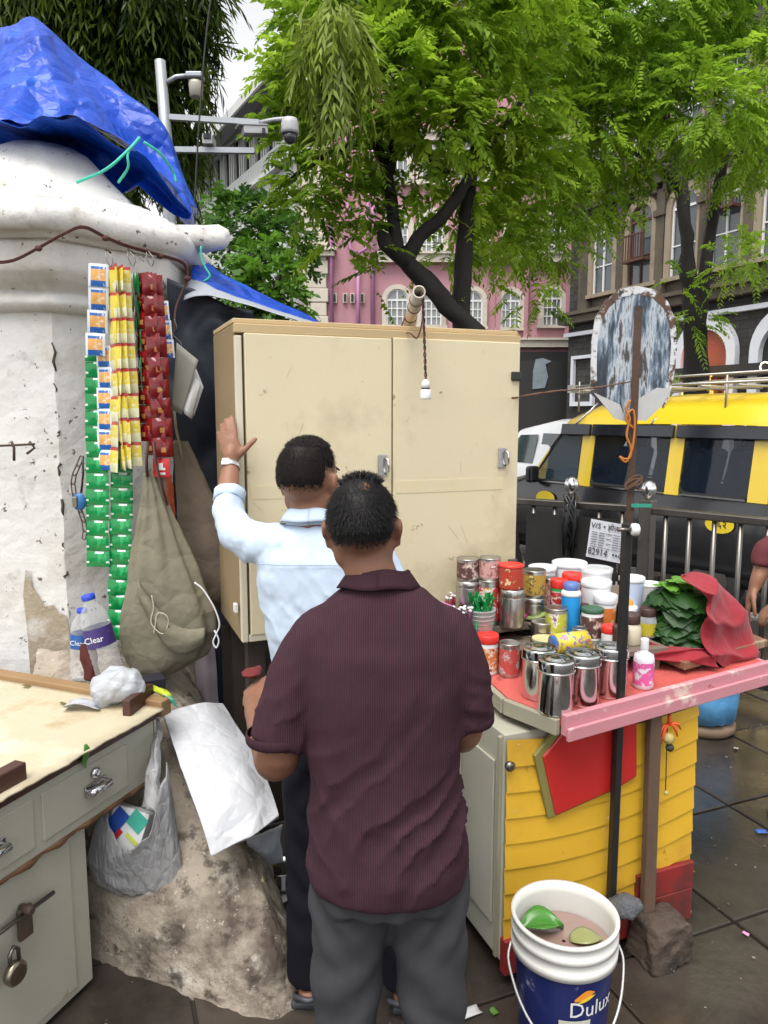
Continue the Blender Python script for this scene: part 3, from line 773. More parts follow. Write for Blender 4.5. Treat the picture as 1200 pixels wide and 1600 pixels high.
MB().prism(body, .004, Xs @ Matrix.Translation((0, 0, -.002))).build('sign_plate', m_sign, sg)
rim_o = [(x*k*1.0, y*k*1.0) for x, y in ol]; rim_i = [(x*k*.86, y*k*.88) for x, y in ol]
m_flake = M('white_flaking_rim_paint', (.62, .63, .64), .6, var=.1, vs=10., stains=(((.1, .05, .03), 7., .49, .55), ((.03, .025, .025), 12., .58, .62)))
MB().ring(rim_o, rim_i, .007, Xs @ Matrix.Translation((0, 0, -.0035))).build('painted_rim', m_flake, sg)
for poly in ([(-63, -58), (-28, -98), (-8, -103), (-20, -76)], [(64, -52), (50, -78), (24, -102), (4, -100), (6, -70), (40, -50)]):
    MB().prism([(x*k, y*k) for x, y in poly][::-1] if poly[0][0] > 0 else [(x*k, y*k) for x, y in poly], .003, Xs @ Matrix.Translation((0, 0, .004))).build('folded_sheet', M('grey_white_folded_tin', (.5, .5, .49), .5, var=.15, vs=6.), sg)
pt = Vector((s0.x + .005, SY - .02, s0.z + 75*k)); pbm = Vector((s0.x + .02, SY - .01, 0))
MB().box((pt + pbm)/2, (.045, .006, (pt - pbm).z)).box((pt + pbm)/2 + Vector((.0225, .02, 0)), (.006, .04, (pt - pbm).z - .004)).build('post', m_rust, sg)
m_orope = M('orange_rope', (.5, .17, .03), .8, var=.3, vs=30.)
rp = [PY(x, y, SY - .04) for x, y in ((985, 625), (978, 640), (984, 655), (979, 680), (986, 700), (984, 715), (975, 717), (968, 713), (978, 722), (988, 700), (992, 660), (988, 640), (978, 655), (990, 670))]
solo(MB().tube(smoothpath(rp, 4), .0075, 6), 'orange_rope', m_orope, 'frayed orange rope knotted round the rusty sign post', 'rope')
m_twine = M('brown_twine', (.16, .08, .04), .9, var=.3, vs=30.)
w_ = [PY(x, y, Y_) for x, y, Y_ in ((800, 622, 2.75), (860, 612, 3.4), (930, 606, 4.2), (986, 596, 4.78))]
solo(MB().tube(smoothpath(w_, 8), .0045, 6).noise(.003, 60.), 'twine', m_twine, 'brown twine stretched from the cupboard to the round sign', 'twine')
tw = [s0 + Vector((.02 + .06*math.sin(a*1.3), -.035 + .06*math.cos(a*1.1), -.72 + .008*a)) for a in np.linspace(0, 14, 40)]
solo(MB().tube([PY(990 + 14*math.sin(a*1.9), 750 + 9*math.cos(a*2.3) + a, SY - .045) for a in np.linspace(0, 8, 40)], .004, 5), 'twine', m_twine, 'tangled brown twine tied on the post beside the ball finial', 'twine')
m_gtape = M('green_tape', (.03, .3, .2), .5, var=.2)
solo(MB().box(PY(1002, 790, SY - .03), (.13, .016, .022)), 'green_tie', m_gtape, 'green plastic tie binding sign post to the railing', 'tie')

# ---------------------------------------------------------------- vehicles
def car_sec(prof, s):
    """half section: list of (y, z) from the sill up and over to the roof's middle"""
    return prof
def car_body(frame_, stations, width, nm, parent, mats, belt):
    """stations: [(s, z_sill, z_belt, z_glass_top, z_roof, inset_top)]; near side at y=0, far at y=width"""
    secs = []
    for s, z0, zb, zg, zr, it, bow in stations:
        h = [(.06 + bow, z0), (.0 + bow, z0 + .12), (-.02 + bow, (z0 + zb)/2), (.0 + bow, zb - .03), (.015 + bow, zb), (it*.9 + bow, zg), (it + .07 + bow, zg + (zr - zg)*.5), (it + .22 + bow, zg + (zr - zg)*.86), (width/2, zr)]
        ring = h + [(width - y, z) for y, z in h[-2::-1]]
        secs.append([frame_ @ Vector((s, y, z)) for y, z in ring])
    mb = MB(); n = len(secs[0]); o = 0
    mb.loft(secs, 0, True)
    return mb
m_yel = M('yellow_taxi_paint', (.72, .5, .02), .3, var=.05, vs=1., coat=.6, stains=((.6, .43, .04), 2., .5, .7, .6))
m_bpaint = M('black_taxi_paint', (.012, .012, .014), .25, var=.2, coat=.6)
m_cglass = clear_mat('tinted_car_glass', (.012, .02, .035), .42, .03); m_visor = M('smoked_visor_plastic', (.014, .016, .022), .12, var=.2, spec=.6)
m_blglass = clear_mat('clear_car_glass', (.05, .09, .13), .62, .03)
m_chrome = M('car_chrome', (.6, .6, .6), .2, metal=1., var=.1)
m_rub = M('tyre_rubber', (.02, .02, .02), .8)
A = Vector((1.82, 9.2, -.16)); td = Vector((.557, -.83, 0)).normalized(); tn = Vector((td.y, -td.x, 0))     # tn points to the pavement
TX = Matrix((td, -tn, Vector((0, 0, 1)))).transposed().to_4x4(); TX.translation = A
tx = thing('taxi_van', 'yellow and black taxi van with roof rack beyond the steel railing', 'taxi', A, math.atan2(td.y, td.x))
zb, W = 1.115, 1.55
st = [(-1.18, .42, .62, .66, .70, .12, .18), (-1.1, .3, .78, .84, .9, .08, .08), (-.8, .28, .92, .97, 1.05, .05, .03), (-.28, .27, 1.05, 1.1, 1.18, .06, 0), (-.02, .27, zb, 1.2, 1.24, .06, 0), (.22, .27, zb, 1.52, 1.58, .1, 0),
      (.42, .27, zb, 1.76, 1.93, .12, 0), (.8, .27, zb, 1.8, 2.07, .12, 0), (1.6, .27, zb, 1.82, 2.14, .12, 0), (2.5, .27, zb, 1.82, 2.14, .12, 0), (2.95, .27, zb, 1.81, 2.12, .12, 0), (3.12, .28, zb, 1.77, 2.05, .14, .02), (3.2, .36, zb, 1.6, 1.72, .16, .06)]
mb = car_body(TX, st, W, 'body', tx, None, zb)
for i, f in enumerate(mb.f):                           # black below the belt line, yellow above
    c = sum(((TX.inverted() @ Vector(mb.v[j])) for j in f), Vector()) / len(f)
    mb.mi[i] = 1 if (c.z < zb - .005 or c.x < -.0) else 0
_n = 17
_keep = [i for i in range(len(mb.f)) if not (i < _n*12 and 5 <= i//_n <= 9 and i % _n in (4, 11))]     # window openings on both sides
mb.f = [mb.f[i] for i in _keep]; mb.mi = [mb.mi[i] for i in _keep]; mb.sm = [mb.sm[i] for i in _keep]
mb.build('body', [m_yel, m_bpaint], tx)
for a, b, c, d in ((.74, .92, .74, .92), (1.9, 2.06, 1.9, 2.06), (2.79, 2.98, 2.79, 2.98)):
    for near in (1, 0):
        ys = (.012, .105) if near else (W - .012, W - .105)
        vv = [TX @ Vector((a, ys[0], zb - .01)), TX @ Vector((b, ys[0], zb - .01)), TX @ Vector((b, ys[1], 1.81)), TX @ Vector((a, ys[1], 1.81))]
        MB().add(vv, [(0, 1, 2, 3)]).build('pillar', m_yel, tx, solid=.03)
m_seat = M('black_seat_vinyl', (.012, .012, .013), .5, var=.2)
for s, y in ((1.05, .4), (1.05, 1.1), (1.95, .4), (1.95, 1.1), (2.7, .4), (2.7, 1.1)):
    st_ = MB().box(TX @ Vector((s + .12, y, 1.2)), (.14, .5, .75), X=TX @ Matrix.Rotation(R(12), 4, 'Y')).build('seat_back', m_seat, tx, bevel=.05)
    MB().box(TX @ Vector((s + .2, y, 1.64)), (.1, .28, .17), X=TX @ Matrix.Rotation(R(12), 4, 'Y')).build('headrest', m_seat, st_, bevel=.035)
    MB().box(TX @ Vector((s - .12, y, .82)), (.48, .5, .16), X=TX).build('seat_cushion', m_seat, st_, bevel=.04)
MB().box(TX @ Vector((.2, W/2, 1.05)), (.4, 1.3, .2), X=TX).build('dashboard', m_seat, tx, bevel=.05)
def panel(pts, off, mat, name, parent, th=.012, rnd=0.):
    """flat panel lying on the van's side: pts (s, z)"""
    vs = []
    for s, z in pts:
        t = (z - zb) / (1.8 - zb); y = .015 + t * (.108 - .015)
        vs.append((s, y, z))
    n = len(vs); f = [TX @ Vector((s, y - off, z)) for s, y, z in vs]; b = [TX @ Vector((s, y - off + th, z)) for s, y, z in vs]
    m_ = MB().add(f + b, [tuple(range(n)), tuple(range(2*n - 1, n - 1, -1))] + [(i, i + n, (i+1) % n + n, (i+1) % n) for i in range(n)])
    return m_.build(name, mat, parent)
def rr_(s0_, s1_, z0, z1, r=.06):
    out = []
    for cx, cz, a0 in ((s1_ - r, z1 - r, 0), (s0_ + r, z1 - r, 90), (s0_ + r, z0 + r, 180), (s1_ - r, z0 + r, 270)):
        for q in range(4): a = R(a0 + q*30); out.append((cx + r*math.cos(a), cz + r*math.sin(a)))
    return out
for (pts, gm) in (([(.02, zb + .03), (.72, zb + .03), (.72, 1.7), (.42, 1.7)], m_blglass), (rr_(.93, 1.9, zb + .04, 1.72), m_cglass), (rr_(2.06, 2.8, zb + .03, 1.73, .09), m_cglass)):
    cx = sum(p[0] for p in pts)/len(pts); cz = sum(p[1] for p in pts)/len(pts)
    big = [(cx + (s - cx)*1.06, cz + (z - cz)*1.08) for s, z in pts]
    for near in (1, 0):
        def pt_(s, z, off):
            y = .015 + (z - zb)/(1.8 - zb)*.093 - off
            return TX @ Vector((s, y if near else W - y, z))
        n_ = len(pts); o2 = [pt_(s, z, .012) for s, z in big]; i2 = [pt_(s, z, .012) for s, z in pts]; o3 = [pt_(s, z, -.012) for s, z in big]; i3 = [pt_(s, z, -.012) for s, z in pts]
        fs_ = []
        for q_ in range(n_):
            w_ = (q_ + 1) % n_; fs_ += [(q_, w_, n_ + w_, n_ + q_), (2*n_ + q_, 2*n_ + w_, w_, q_), (n_ + q_, n_ + w_, 3*n_ + w_, 3*n_ + q_)]
        trim = MB().add(o2 + i2 + o3 + i3, fs_).build('window', m_rub, tx)
        MB().add([pt_(s, z, .0) for s, z in pts], [tuple(range(n_))]).build('pane', gm, trim)
for a, b in ((.0, .78), (.95, 1.9), (2.08, 2.78)):
    MB().box(TX @ Vector(((a+b)/2, -.008, zb + .005)), (b - a, .014, .018), X=TX).build('chrome_strip', m_chrome, tx)
for a, b in ((.44, .87), (.9, 1.95), (1.98, 2.96)):
    MB().box(TX @ Vector(((a+b)/2, .05, 1.745)), (b - a, .04, .13), X=TX @ Matrix.Rotation(R(-10), 4, 'X')).build('rain_visor', m_visor, tx, bevel=.01)
for s in (.78, .84, 1.98): MB().box(TX @ Vector((s + .03, .052, 1.42)), (.006, .01, .6), X=TX @ Matrix.Rotation(R(-8), 4, 'X')).build('door_gap', m_rub, tx)
# parked seats behind glass are hidden; roof rack
m_rack = M('worn_roof_rack', (.4, .38, .35), .4, metal=.7, var=.2, vs=6.)
for y in (.2, W - .2):
    MB().tube([TX @ Vector((.55, y, 2.16)), TX @ Vector((1.5, y, 2.22)), TX @ Vector((3.0, y, 2.23))], .014, 8).build('rack_rail', m_rack, tx)
    MB().tube([TX @ Vector((.5, y, 2.24)), TX @ Vector((1.5, y, 2.3)), TX @ Vector((3.05, y, 2.32))], .012, 8).build('rack_rail', m_rack, tx)
    for s in (.55, 1.1, 1.7, 2.4, 3.0): MB().tube([TX @ Vector((s, y, 1.95)), TX @ Vector((s, y, 2.3))], .012, 6).build('rack_stay', m_rack, tx)
for s in (.5, .9, 1.3, 1.7, 2.1, 2.5, 2.9): MB().tube([TX @ Vector((s, .2, 2.2)), TX @ Vector((s, W - .2, 2.2))], .014, 6).build('rack_bar', m_rack, tx)
MB().box(TX @ Vector((.42, W/2 - .1, 2.22)), (.06, 1.0, .09), X=TX).build('rack_front', m_rack, tx)
for s in (.6, 1.62): MB().tube([TX @ Vector((s, .1, 1.8)), TX @ Vector((s + .03, .13, 1.86)), TX @ Vector((s + .1, .24, 1.97)), TX @ Vector((s + .14, .3, 2.05))], .014, 6).build('rack_clamp', m_chrome, tx)
for s in (-.62, 2.45):
    for y in (.1, W - .1):
        w = MB().lathe([(.1, -.09), (.27, -.09), (.3, -.05), (.3, .05), (.27, .09), (.1, .09)], X=TX @ Matrix.Translation((s, y, .3)) @ Matrix.Rotation(R(90), 4, 'X'), seg=24).build('wheel', m_rub, tx)
        MB().lathe([(.02, 0), (.17, 0), (.19, .03)], X=TX @ Matrix.Translation((s, y - .07 if y < 1 else y + .1, .3)) @ Matrix.Rotation(R(90), 4, 'X'), seg=20).build('rim', m_steel, w)
MB().box(TX @ Vector((.12, -.1, 1.2)), (.1, .16, .2), X=TX).build('side_mirror', m_bpaint, tx, bevel=.03)
MB().box(TX @ Vector((-1.16, .35, .72)), (.12, .3, .18), X=TX).build('headlight', m_wht, tx, bevel=.03)
m_ysign = M('yellow_plate', (.75, .55, .03), .4, var=.1)
for x, y in ((.0, .98), (2.55, .93)):
    e = MB(); e.lathe([(.1, 0), (.1, .006)], X=TX @ Matrix.Translation((x if x else .28, -.03, y - .06)) @ Matrix.Rotation(R(90), 4, 'X') @ Matrix.Diagonal((1.5, .85, 1, 1)), seg=20); e.build('yellow_badge', m_ysign, tx)
text_mesh('६६२', .1, TX @ Matrix.Translation((2.55, -.04, .87)) @ Matrix.Rotation(R(90), 4, 'X'), m_bpaint, 'badge_number', tx)
# white car ahead of it
C0 = PY(835, 760, 12.2); C0.z = -.16; cd_ = Vector((.45, -.89, 0)).normalized(); cn = Vector((cd_.y, -cd_.x, 0))
CX = Matrix((cd_, -cn, Vector((0, 0, 1)))).transposed().to_4x4(); CX.translation = C0
m_wcar = M('white_car_paint', (.75, .76, .78), .25, var=.04, coat=.5)
cw = thing('white_car', 'white car partly hidden between the cupboard and the taxi', 'car', C0, math.atan2(cd_.y, cd_.x))
st2 = [(-2.6, .4, .6, .7, .75, .1, .15), (-2.5, .28, .85, .9, .95, .06, .05), (-1.5, .25, 1.0, 1.05, 1.1, .05, 0), (-1.2, .25, 1.02, 1.15, 1.2, .06, 0), (-.6, .25, 1.05, 1.65, 1.72, .16, 0), (.2, .25, 1.05, 1.78, 1.86, .18, 0), (.75, .25, 1.05, 1.74, 1.82, .2, 0), (1.0, .28, 1.03, 1.4, 1.5, .2, .03), (1.08, .4, 1.0, 1.1, 1.15, .2, .08)]
car_body(CX, st2, 1.6, 'body', cw, None, 1.05).build('body', m_wcar, cw)
m_cgl2 = M('grey_green_car_glass', (.05, .07, .07), .05, var=.5, vs=2., spec=.9)
TXs, TX = TX, CX; zb0, zb = zb, 1.05
panel([(-.95, 1.12), (-.1, 1.12), (-.05, 1.6), (-.5, 1.58)], .0, m_cgl2, 'window', cw)
panel([(.0, 1.12), (.68, 1.12), (.62, 1.62), (.05, 1.62)], -.03, m_cgl2, 'window', cw)
TX = TXs; zb = zb0
for s in (-1.8, .4):
    for y in (.08, 1.52):
        MB().lathe([(.1, -.09), (.27, -.09), (.29, -.05), (.29, .05), (.27, .09), (.1, .09)], X=CX @ Matrix.Translation((s, y, .29)) @ Matrix.Rotation(R(90), 4, 'X'), seg=20).build('wheel', m_rub, cw)
MB().box(CX @ Vector((.0, -.02, .8)), (1.9, .02, .1), X=CX).build('side_moulding', M('orange_brown_trim', (.4, .16, .03), .5), cw)

# ---------------------------------------------------------------- camera pole top left
m_gpole = M('grey_galvanised_pole', (.36, .38, .4), .45, metal=.5, var=.15, vs=5.)
CP = PY(253, 210, 5.4)
cp = thing('camera_pole', 'grey galvanised pole with cross arms carrying street cameras and a lamp', 'pole', (CP.x, CP.y, 0))
q = lambda x, y, Y=5.4: PY(x, y, Y)
MB().tube([(CP.x + .02, 5.4, -.02), q(262, 240), q(250, 95)], (.055, .04, .036), 14).build('mast', m_gpole, cp)
for pts in ([(258, 183), (330, 185), (405, 192)], [(262, 234), (330, 236), (398, 236)]):
    a, b = q(*pts[0]), q(*pts[2]); MB().box((a + b)/2, ((b - a).length, .035, .035), X=frame(a, b - a)).build('cross_arm', m_gpole, cp)
MB().tube([q(258, 130), q(275, 120), q(300, 118)], .016, 8).build('lamp_arm', m_gpole, cp)
m_lampc = M('yellowed_lamp_glass', (.45, .42, .34), .4, var=.2)
lm = MB().box(q(305, 120), (.11, .1, .035)).build('lamp_housing', m_gpole, cp, bevel=.008)
MB().lathe([(.03, -.1), (.045, -.09), (.05, -.02), (.048, 0)], q(306, 128), 12).build('lamp_glass', m_lampc, lm)
m_cctv = M('grey_white_camera_plastic', (.42, .42, .42), .4, var=.08)
dm = MB().lathe([(.022, .09), (.05, .08), (.06, .05), (.062, 0), (.058, -.02)][::-1], q(453, 205), 18).build('dome_camera', m_cctv, cp)
MB().lathe([(.004, -.085), (.03, -.075), (.045, -.055), (.052, -.022)], q(453, 205), 18).build('dome_glass', M('smoked_dome', (.05, .05, .055), .1), dm)
MB().tube([q(402, 192), q(428, 187), q(448, 185), q(453, 190)], .014, 8).build('dome_bracket', m_cctv, cp)
bc = MB().box(q(398, 205), (.17, .07, .055), X=Matrix.Rotation(R(-8), 4, 'Y') @ Matrix.Rotation(R(25), 4, 'Z')).build('box_camera', m_cctv, cp, bevel=.006)
MB().box(q(396, 198) + Vector((-.01, -.005, .0)), (.21, .085, .008), X=Matrix.Rotation(R(-8), 4, 'Y') @ Matrix.Rotation(R(25), 4, 'Z')).build('sun_shield', m_cctv, bc)
MB().box(q(410, 208) + Vector((.015, -.03, 0)), (.02, .03, .035)).build('lens', m_blk_pl, bc)
b2 = MB().box(q(327, 222), (.07, .12, .06)).build('box_camera', m_cctv, cp, bevel=.006)
MB().box(q(327, 218) + Vector((0, -.065, 0)), (.05, .012, .03)).build('lens', m_blk_pl, b2)
m_cable = M('black_cable', (.015, .015, .016), .5)
cbp = [PY(x, y, 5.2) for x, y in ((333, -20), (325, 30), (318, 100), (312, 180), (307, 260), (303, 345))]
solo(MB().tube(smoothpath(cbp, 6), .006, 6), 'hanging_cable', m_cable, 'black cable hanging down beside the camera pole', 'cable')
# ================================================================== white pillar, tarpaulin, cupboard, desk
def RP(x, y, p0, n):
    """where a sight line meets a plane"""
    d = _ray(x, y); o = Vector((0, 0, CAM_H)); n = Vector(n); return o + d * ((Vector(p0) - o).dot(n) / d.dot(n))
m_white = M('lime_washed_plaster', (.66, .65, .63), .85, var=.07, vs=3., bump=.55, bs=22,
            stains=(((.5, .47, .42), 2.2, .5, .75, .8), ((.33, .30, .26), 7., .6, .72, .7), ((.10, .08, .065), 26., .635, .66, .95), ((.07, .055, .045), 11., .675, .69, .95), ((.4, .33, .25), 1.1, .56, .74, .8)))
PC = Vector((-1.477, 3.395, 0)); PA = math.atan2(-3.395, 1.477)
pil = thing('white_pillar', 'thick whitewashed octagonal masonry pillar with moulded top on the left', 'pillar', PC, PA)
m_patch = M('bare_brown_render', (.36, .3, .22), .9, var=.25, vs=8., bump=.7, bs=30, stains=((.55, .52, .48), 6., .52, .62, .9))
def octr(soft):
    def f(a, z):
        t = (a + math.pi/8) % (math.pi/4) - math.pi/8      # corners at 0, 45, 90 ...
        k = math.cos(math.pi/8) / math.cos(math.pi/8 - abs(t))
        return k + (1 - k) * soft
    return f
def plaster(mb, amp=.006, sc=9.):
    out = []
    for v in mb.v:
        d = mnoise.noise_vector(Vector(v) * sc) * amp + mnoise.noise_vector(Vector(v) * sc * 3.3) * amp * .4
        out.append((v[0] + d.x, v[1] + d.y, v[2] + d.z))
    mb.v = out; return mb
def dense(prof, step=.035):
    out = [prof[0]]
    for a, b in zip(prof, prof[1:]):
        n = max(1, int(math.hypot(b[0]-a[0], b[1]-a[1]) / step))
        out += [(a[0] + (b[0]-a[0])*k/n, a[1] + (b[1]-a[1])*k/n) for k in range(1, n+1)]
    return out
sh = MB().lathe(dense([(.585, 0), (.575, .75), (.545, 1.6), (.525, 2.13), (.53, 2.2)]), (0, 0, 0), 64, rfn=octr(.0), smooth=False); plaster(sh, .006, 6).build('shaft', m_white, pil, world=False)
nk = MB().lathe(dense([(.50, 2.13), (.555, 2.145), (.575, 2.17), (.56, 2.2), (.545, 2.21), (.565, 2.225), (.60, 2.25), (.625, 2.28), (.63, 2.3), (.632, 2.39), (.60, 2.395)], .012), (0, 0, 0), 64, rfn=octr(.06)); plaster(nk, .005, 8).build('neck_moulding', m_white, pil, world=False)
co = MB().lathe(dense([(.58, 2.385), (.658, 2.387), (.662, 2.403), (.69, 2.408), (.708, 2.425), (.716, 2.45), (.712, 2.478), (.695, 2.5), (.672, 2.508), (.67, 2.524), (.6, 2.54)], .012), (0, 0, 0), 64, rfn=octr(.04)); plaster(co, .005, 7).build('cornice', m_white, pil, world=False)
cpz = MB().lathe(dense([(.655, 2.52), (.64, 2.54), (.56, 2.58), (.5, 2.605), (.455, 2.615), (.44, 2.64), (.34, 2.73), (.24, 2.83), (.15, 2.88), (.05, 2.9), (.01, 2.905)], .03), (0, 0, 0), 64, rfn=octr(.02)); plaster(cpz, .006, 5).build('cap', m_white, pil, world=False)
nb = PY(322, 372, 3.35)
plaster(MB().tube([nb + Vector((-.14, .05, .02)), nb, nb + Vector((.06, -.03, -.005))], (.05, .055, .05), 12, dome=True), .01, 12).build('spout', m_white, pil)
m_crack = M('dark_crack_dirt', (.07, .055, .045), .95, var=.3)
_r2 = random.Random(11)
for ang, zs in ((0., (.95, 2.1)), (.79, (1.2, 2.05))):      # flaked corner lines
    z = zs[0]
    while z < zs[1]:
        L_ = _r2.uniform(.02, .11); r0 = interp([(0, .585), (.75, .575), (1.6, .545), (2.13, .525)], z)[0] + .001
        pts = [PC + Matrix.Rotation(PA + ang, 3, 'Z') @ Vector((r0 - .004 - .016*(q_/3)*L_, _r2.uniform(-.008, .008), 0)) + Vector((0, 0, z + L_*q_/3)) for q_ in range(4)]
        MB().tube(pts, [_r2.uniform(.002, .006) for _ in pts], 6).build('crack', m_crack, pil)
        z += L_ + _r2.uniform(.02, .12)
nA = Matrix.Rotation(PA - math.pi/8, 3, 'Z') @ Vector((1, 0, 0))
pp_ = [RP(x, y, PC + nA*.533, nA) for x, y in ((112, 1060), (110, 1010), (108, 985), (104, 962), (92, 958), (84, 945), (70, 948), (60, 930), (50, 918), (46, 893), (40, 890), (36, 930), (42, 980), (48, 1060))]
MB().add(pp_ + [p - nA*.012 for p in pp_], [tuple(range(len(pp_)))]).build('bare_patch', m_patch, pil)
# raised vertical strips on the left face
for x0 in ():
    a = RP(x0, 560, (-1.23, 2.86, 0), (-.0, -1, 0)); b = RP(x0 + 22, 1030, (-1.25, 2.84, 0), (0, -1, 0))
    MB().tube([a, (a + b)/2 + Vector((.004, 0, 0)), b], .006, 6).noise(.004, 20).build('plaster_ridge', m_white, pil)
m_iron = M('rusted_iron', (.09, .06, .045), .7, metal=.4, var=.3, vs=30.)
la = thing('slide_bolt', 'small rusted slide bolt on the white pillar at the left edge', 'bolt', RP(25, 700, (-1.25, 2.82, 0), (0, -1, 0)))
f_ = lambda x, y: RP(x, y, (-1.25, 2.80, 0), (0, -1, 0))
MB().tube([f_(-10, 697), f_(54, 694)], .005, 6).build('rod', m_iron, la)
MB().tube([f_(18, 690), f_(22, 700), f_(22, 720)], .005, 6).build('bracket', m_iron, la)
MB().tube([f_(46, 690), f_(54, 700), f_(42, 709)], .005, 6).build('bracket', m_iron, la)
# cord with knots slung round the cornice
m_cord = M('brown_red_cord', (.085, .03, .025), .8, var=.3, vs=40.)
cd2 = [PY(x, y, Y_) for x, y, Y_ in ((-20, 412, 2.70), (20, 408, 2.68), (60, 388, 2.67), (100, 366, 2.66), (130, 356, 2.655), (165, 372, 2.68), (200, 386, 2.71), (250, 400, 2.80), (285, 412, 2.93), (293, 435, 2.96), (285, 455, 2.97), (275, 480, 2.96), (272, 505, 2.95), (272, 520, 2.95))]
cw2 = MB().tube(smoothpath(cd2, 5), .0038, 6).tube([p + Vector((.004, -.003, .005)) for p in smoothpath(cd2, 5)], .003, 6)
for i in (2, 5, 7, 9): cw2.ell(cd2[i], (.014, .011, .011), seg=8, rings=6)
solo(cw2, 'knotted_cord', m_cord, 'brown knotted cord slung round the top of the white pillar', 'cord')

# battered plinth at the pillar's foot
m_conc = M('stained_rough_concrete', (.34, .29, .23), .9, var=.3, vs=5., bump=1., bs=38,
           stains=(((.07, .052, .04), 2.6, .5, .63, .95), ((.45, .41, .35), 6., .56, .66, .9), ((.05, .04, .03), 13., .56, .64, .8), ((.5, .46, .4), 48., .62, .68, .8), ((.07, .05, .04), 60., .62, .66, .8)))
rows = [
    (-.02, [(-1.35, 2.50), (-.95, 2.22), (-.62, 2.07), (-.34, 1.96), (-.235, 2.08), (-.36, 2.5), (-.6, 2.95), (-.75, 3.4)]),
    (.14, [(-1.35, 2.52), (-.96, 2.26), (-.65, 2.12), (-.39, 2.03), (-.30, 2.14), (-.40, 2.5), (-.62, 2.95), (-.77, 3.4)]),
    (.24, [(-1.35, 2.54), (-.98, 2.31), (-.71, 2.19), (-.45, 2.13), (-.375, 2.22), (-.45, 2.52), (-.64, 2.95), (-.79, 3.4)]),
    (.33, [(-1.35, 2.56), (-1.0, 2.37), (-.76, 2.27), (-.52, 2.24), (-.455, 2.32), (-.51, 2.55), (-.67, 2.95), (-.81, 3.4)]),
    (.48, [(-1.35, 2.6), (-1.04, 2.46), (-.84, 2.40), (-.63, 2.42), (-.58, 2.5), (-.61, 2.65), (-.72, 2.98), (-.84, 3.4)]),
    (.62, [(-1.35, 2.68), (-1.07, 2.58), (-.91, 2.56), (-.75, 2.62), (-.71, 2.69), (-.72, 2.78), (-.78, 3.0), (-.87, 3.4)]),
    (.76, [(-1.35, 2.76), (-1.1, 2.71), (-.98, 2.72), (-.88, 2.82), (-.86, 2.88), (-.86, 2.94), (-.88, 3.08), (-.93, 3.4)]),
    (.84, [(-1.35, 2.84), (-1.15, 2.83), (-1.06, 2.86), (-1.0, 2.95), (-.98, 3.0), (-.97, 3.06), (-.98, 3.15), (-1.0, 3.4)])]
def plin(u, v):
    x = v * (len(rows) - 1); i = min(int(x), len(rows) - 2); t = x - i
    def row(r):
        pts = r[1]; y = u * (len(pts) - 1); j = min(int(y), len(pts) - 2); s = y - j
        a, b = pts[j], pts[j+1]
        pm, pn = pts[max(j-1, 0)], pts[min(j+2, len(pts)-1)]
        q = [.5*((2*a[k]) + (b[k]-pm[k])*s + (2*pm[k]-5*a[k]+4*b[k]-pn[k])*s*s + (3*a[k]-pm[k]-3*b[k]+pn[k])*s**3) for k in (0, 1)]
        return Vector((q[0], q[1], r[0]))
    p = row(rows[i]).lerp(row(rows[i+1]), t)
    n = mnoise.noise_vector(p * 4.) * .014 + mnoise.noise_vector(p * 15.) * .009 + mnoise.noise_vector(p * 42.) * .005
    return p + n
solo(MB().grid(plin, 160, 110), 'pillar_footing', m_conc, 'stained sloping concrete footing below the white pillar', 'footing', loc=(-.8, 2.5, 0))

# blue tarpaulin
def tarp_mat(name, c1, c2, rough=.4):
    return M(name, c1, rough, var=.25, vs=3., spec=.4, stains=((c2, 3., .55, .75, .7),), crinkle=(6., .95))
m_tarp = tarp_mat('blue_polythene_tarpaulin', (.003, .055, .43), (.008, .13, .6))
m_tgrey = M('silver_grey_tarpaulin_back', (.3, .32, .36), .45, var=.2, vs=3., bump=.4, bs=12)
m_navy = M('navy_shade_sheet', (.012, .016, .03), .5, var=.4, vs=3., bump=.4, bs=10)
_r = random.Random(3)
CR = []
for k in range(9):
    a_ = _r.uniform(0, math.pi); CR.append((math.cos(a_), _r.uniform(-.4, .4), math.sin(a_), (.35, .45, .6, .8, 1., 1.3, 1.7, 2.2, 2.9)[k], (1., .9, .8, .6, .5, .4, .3, .22, .16)[k], _r.uniform(0, 5)))
def net(rows_, nu, nv, amp, sc, seed=0., crease=0., fold=None):
    """crumpled sheet through rows of (x, y, Y) survey points"""
    W_ = [[PY(*p) for p in r] for r in rows_]
    def cr(pts, s):
        y = s * (len(pts) - 1); j = min(int(y), len(pts) - 2); t = y - j
        a, b, c, d = pts[max(j-1, 0)], pts[j], pts[j+1], pts[min(j+2, len(pts)-1)]
        return .5*((2*b) + (c-a)*t + (2*a-5*b+4*c-d)*t*t + (3*b-a-3*c+d)*t**3)
    def fn(u, v):
        p = cr([cr(r, u) for r in W_], v)
        q = p * sc + Vector((seed, 0, seed))
        d = mnoise.noise_vector(q) * amp
        if fold:
            fa, fu, fv = fold; ph = 6.283*(fu*u + fv*v) + 2.4*mnoise.noise(q*.7) + 1.2*mnoise.noise(q*1.9)
            d += Vector((0, -1, .15)) * fa * (1 - abs(math.sin(ph*.5))**.7*1.6)
        if crease:
            h_ = 0.
            for (nx, ny, nz_, fr, am, ph) in CR:            # straight sharp folds crossing in many directions
                t = (q.x*nx + q.y*ny + q.z*nz_)*fr + ph + .55*mnoise.noise(q*.8 + Vector((ph, 0, 0))); t -= math.floor(t)
                h_ += am*(abs(2*t - 1) - .5)*max(0., min(1., .6 + 1.3*mnoise.noise(q*.6 + Vector((0, ph*3, 1)))))
            d += Vector((0, -1, .4)) * crease * h_
        return p + d
    return MB().grid(fn, nu, nv)
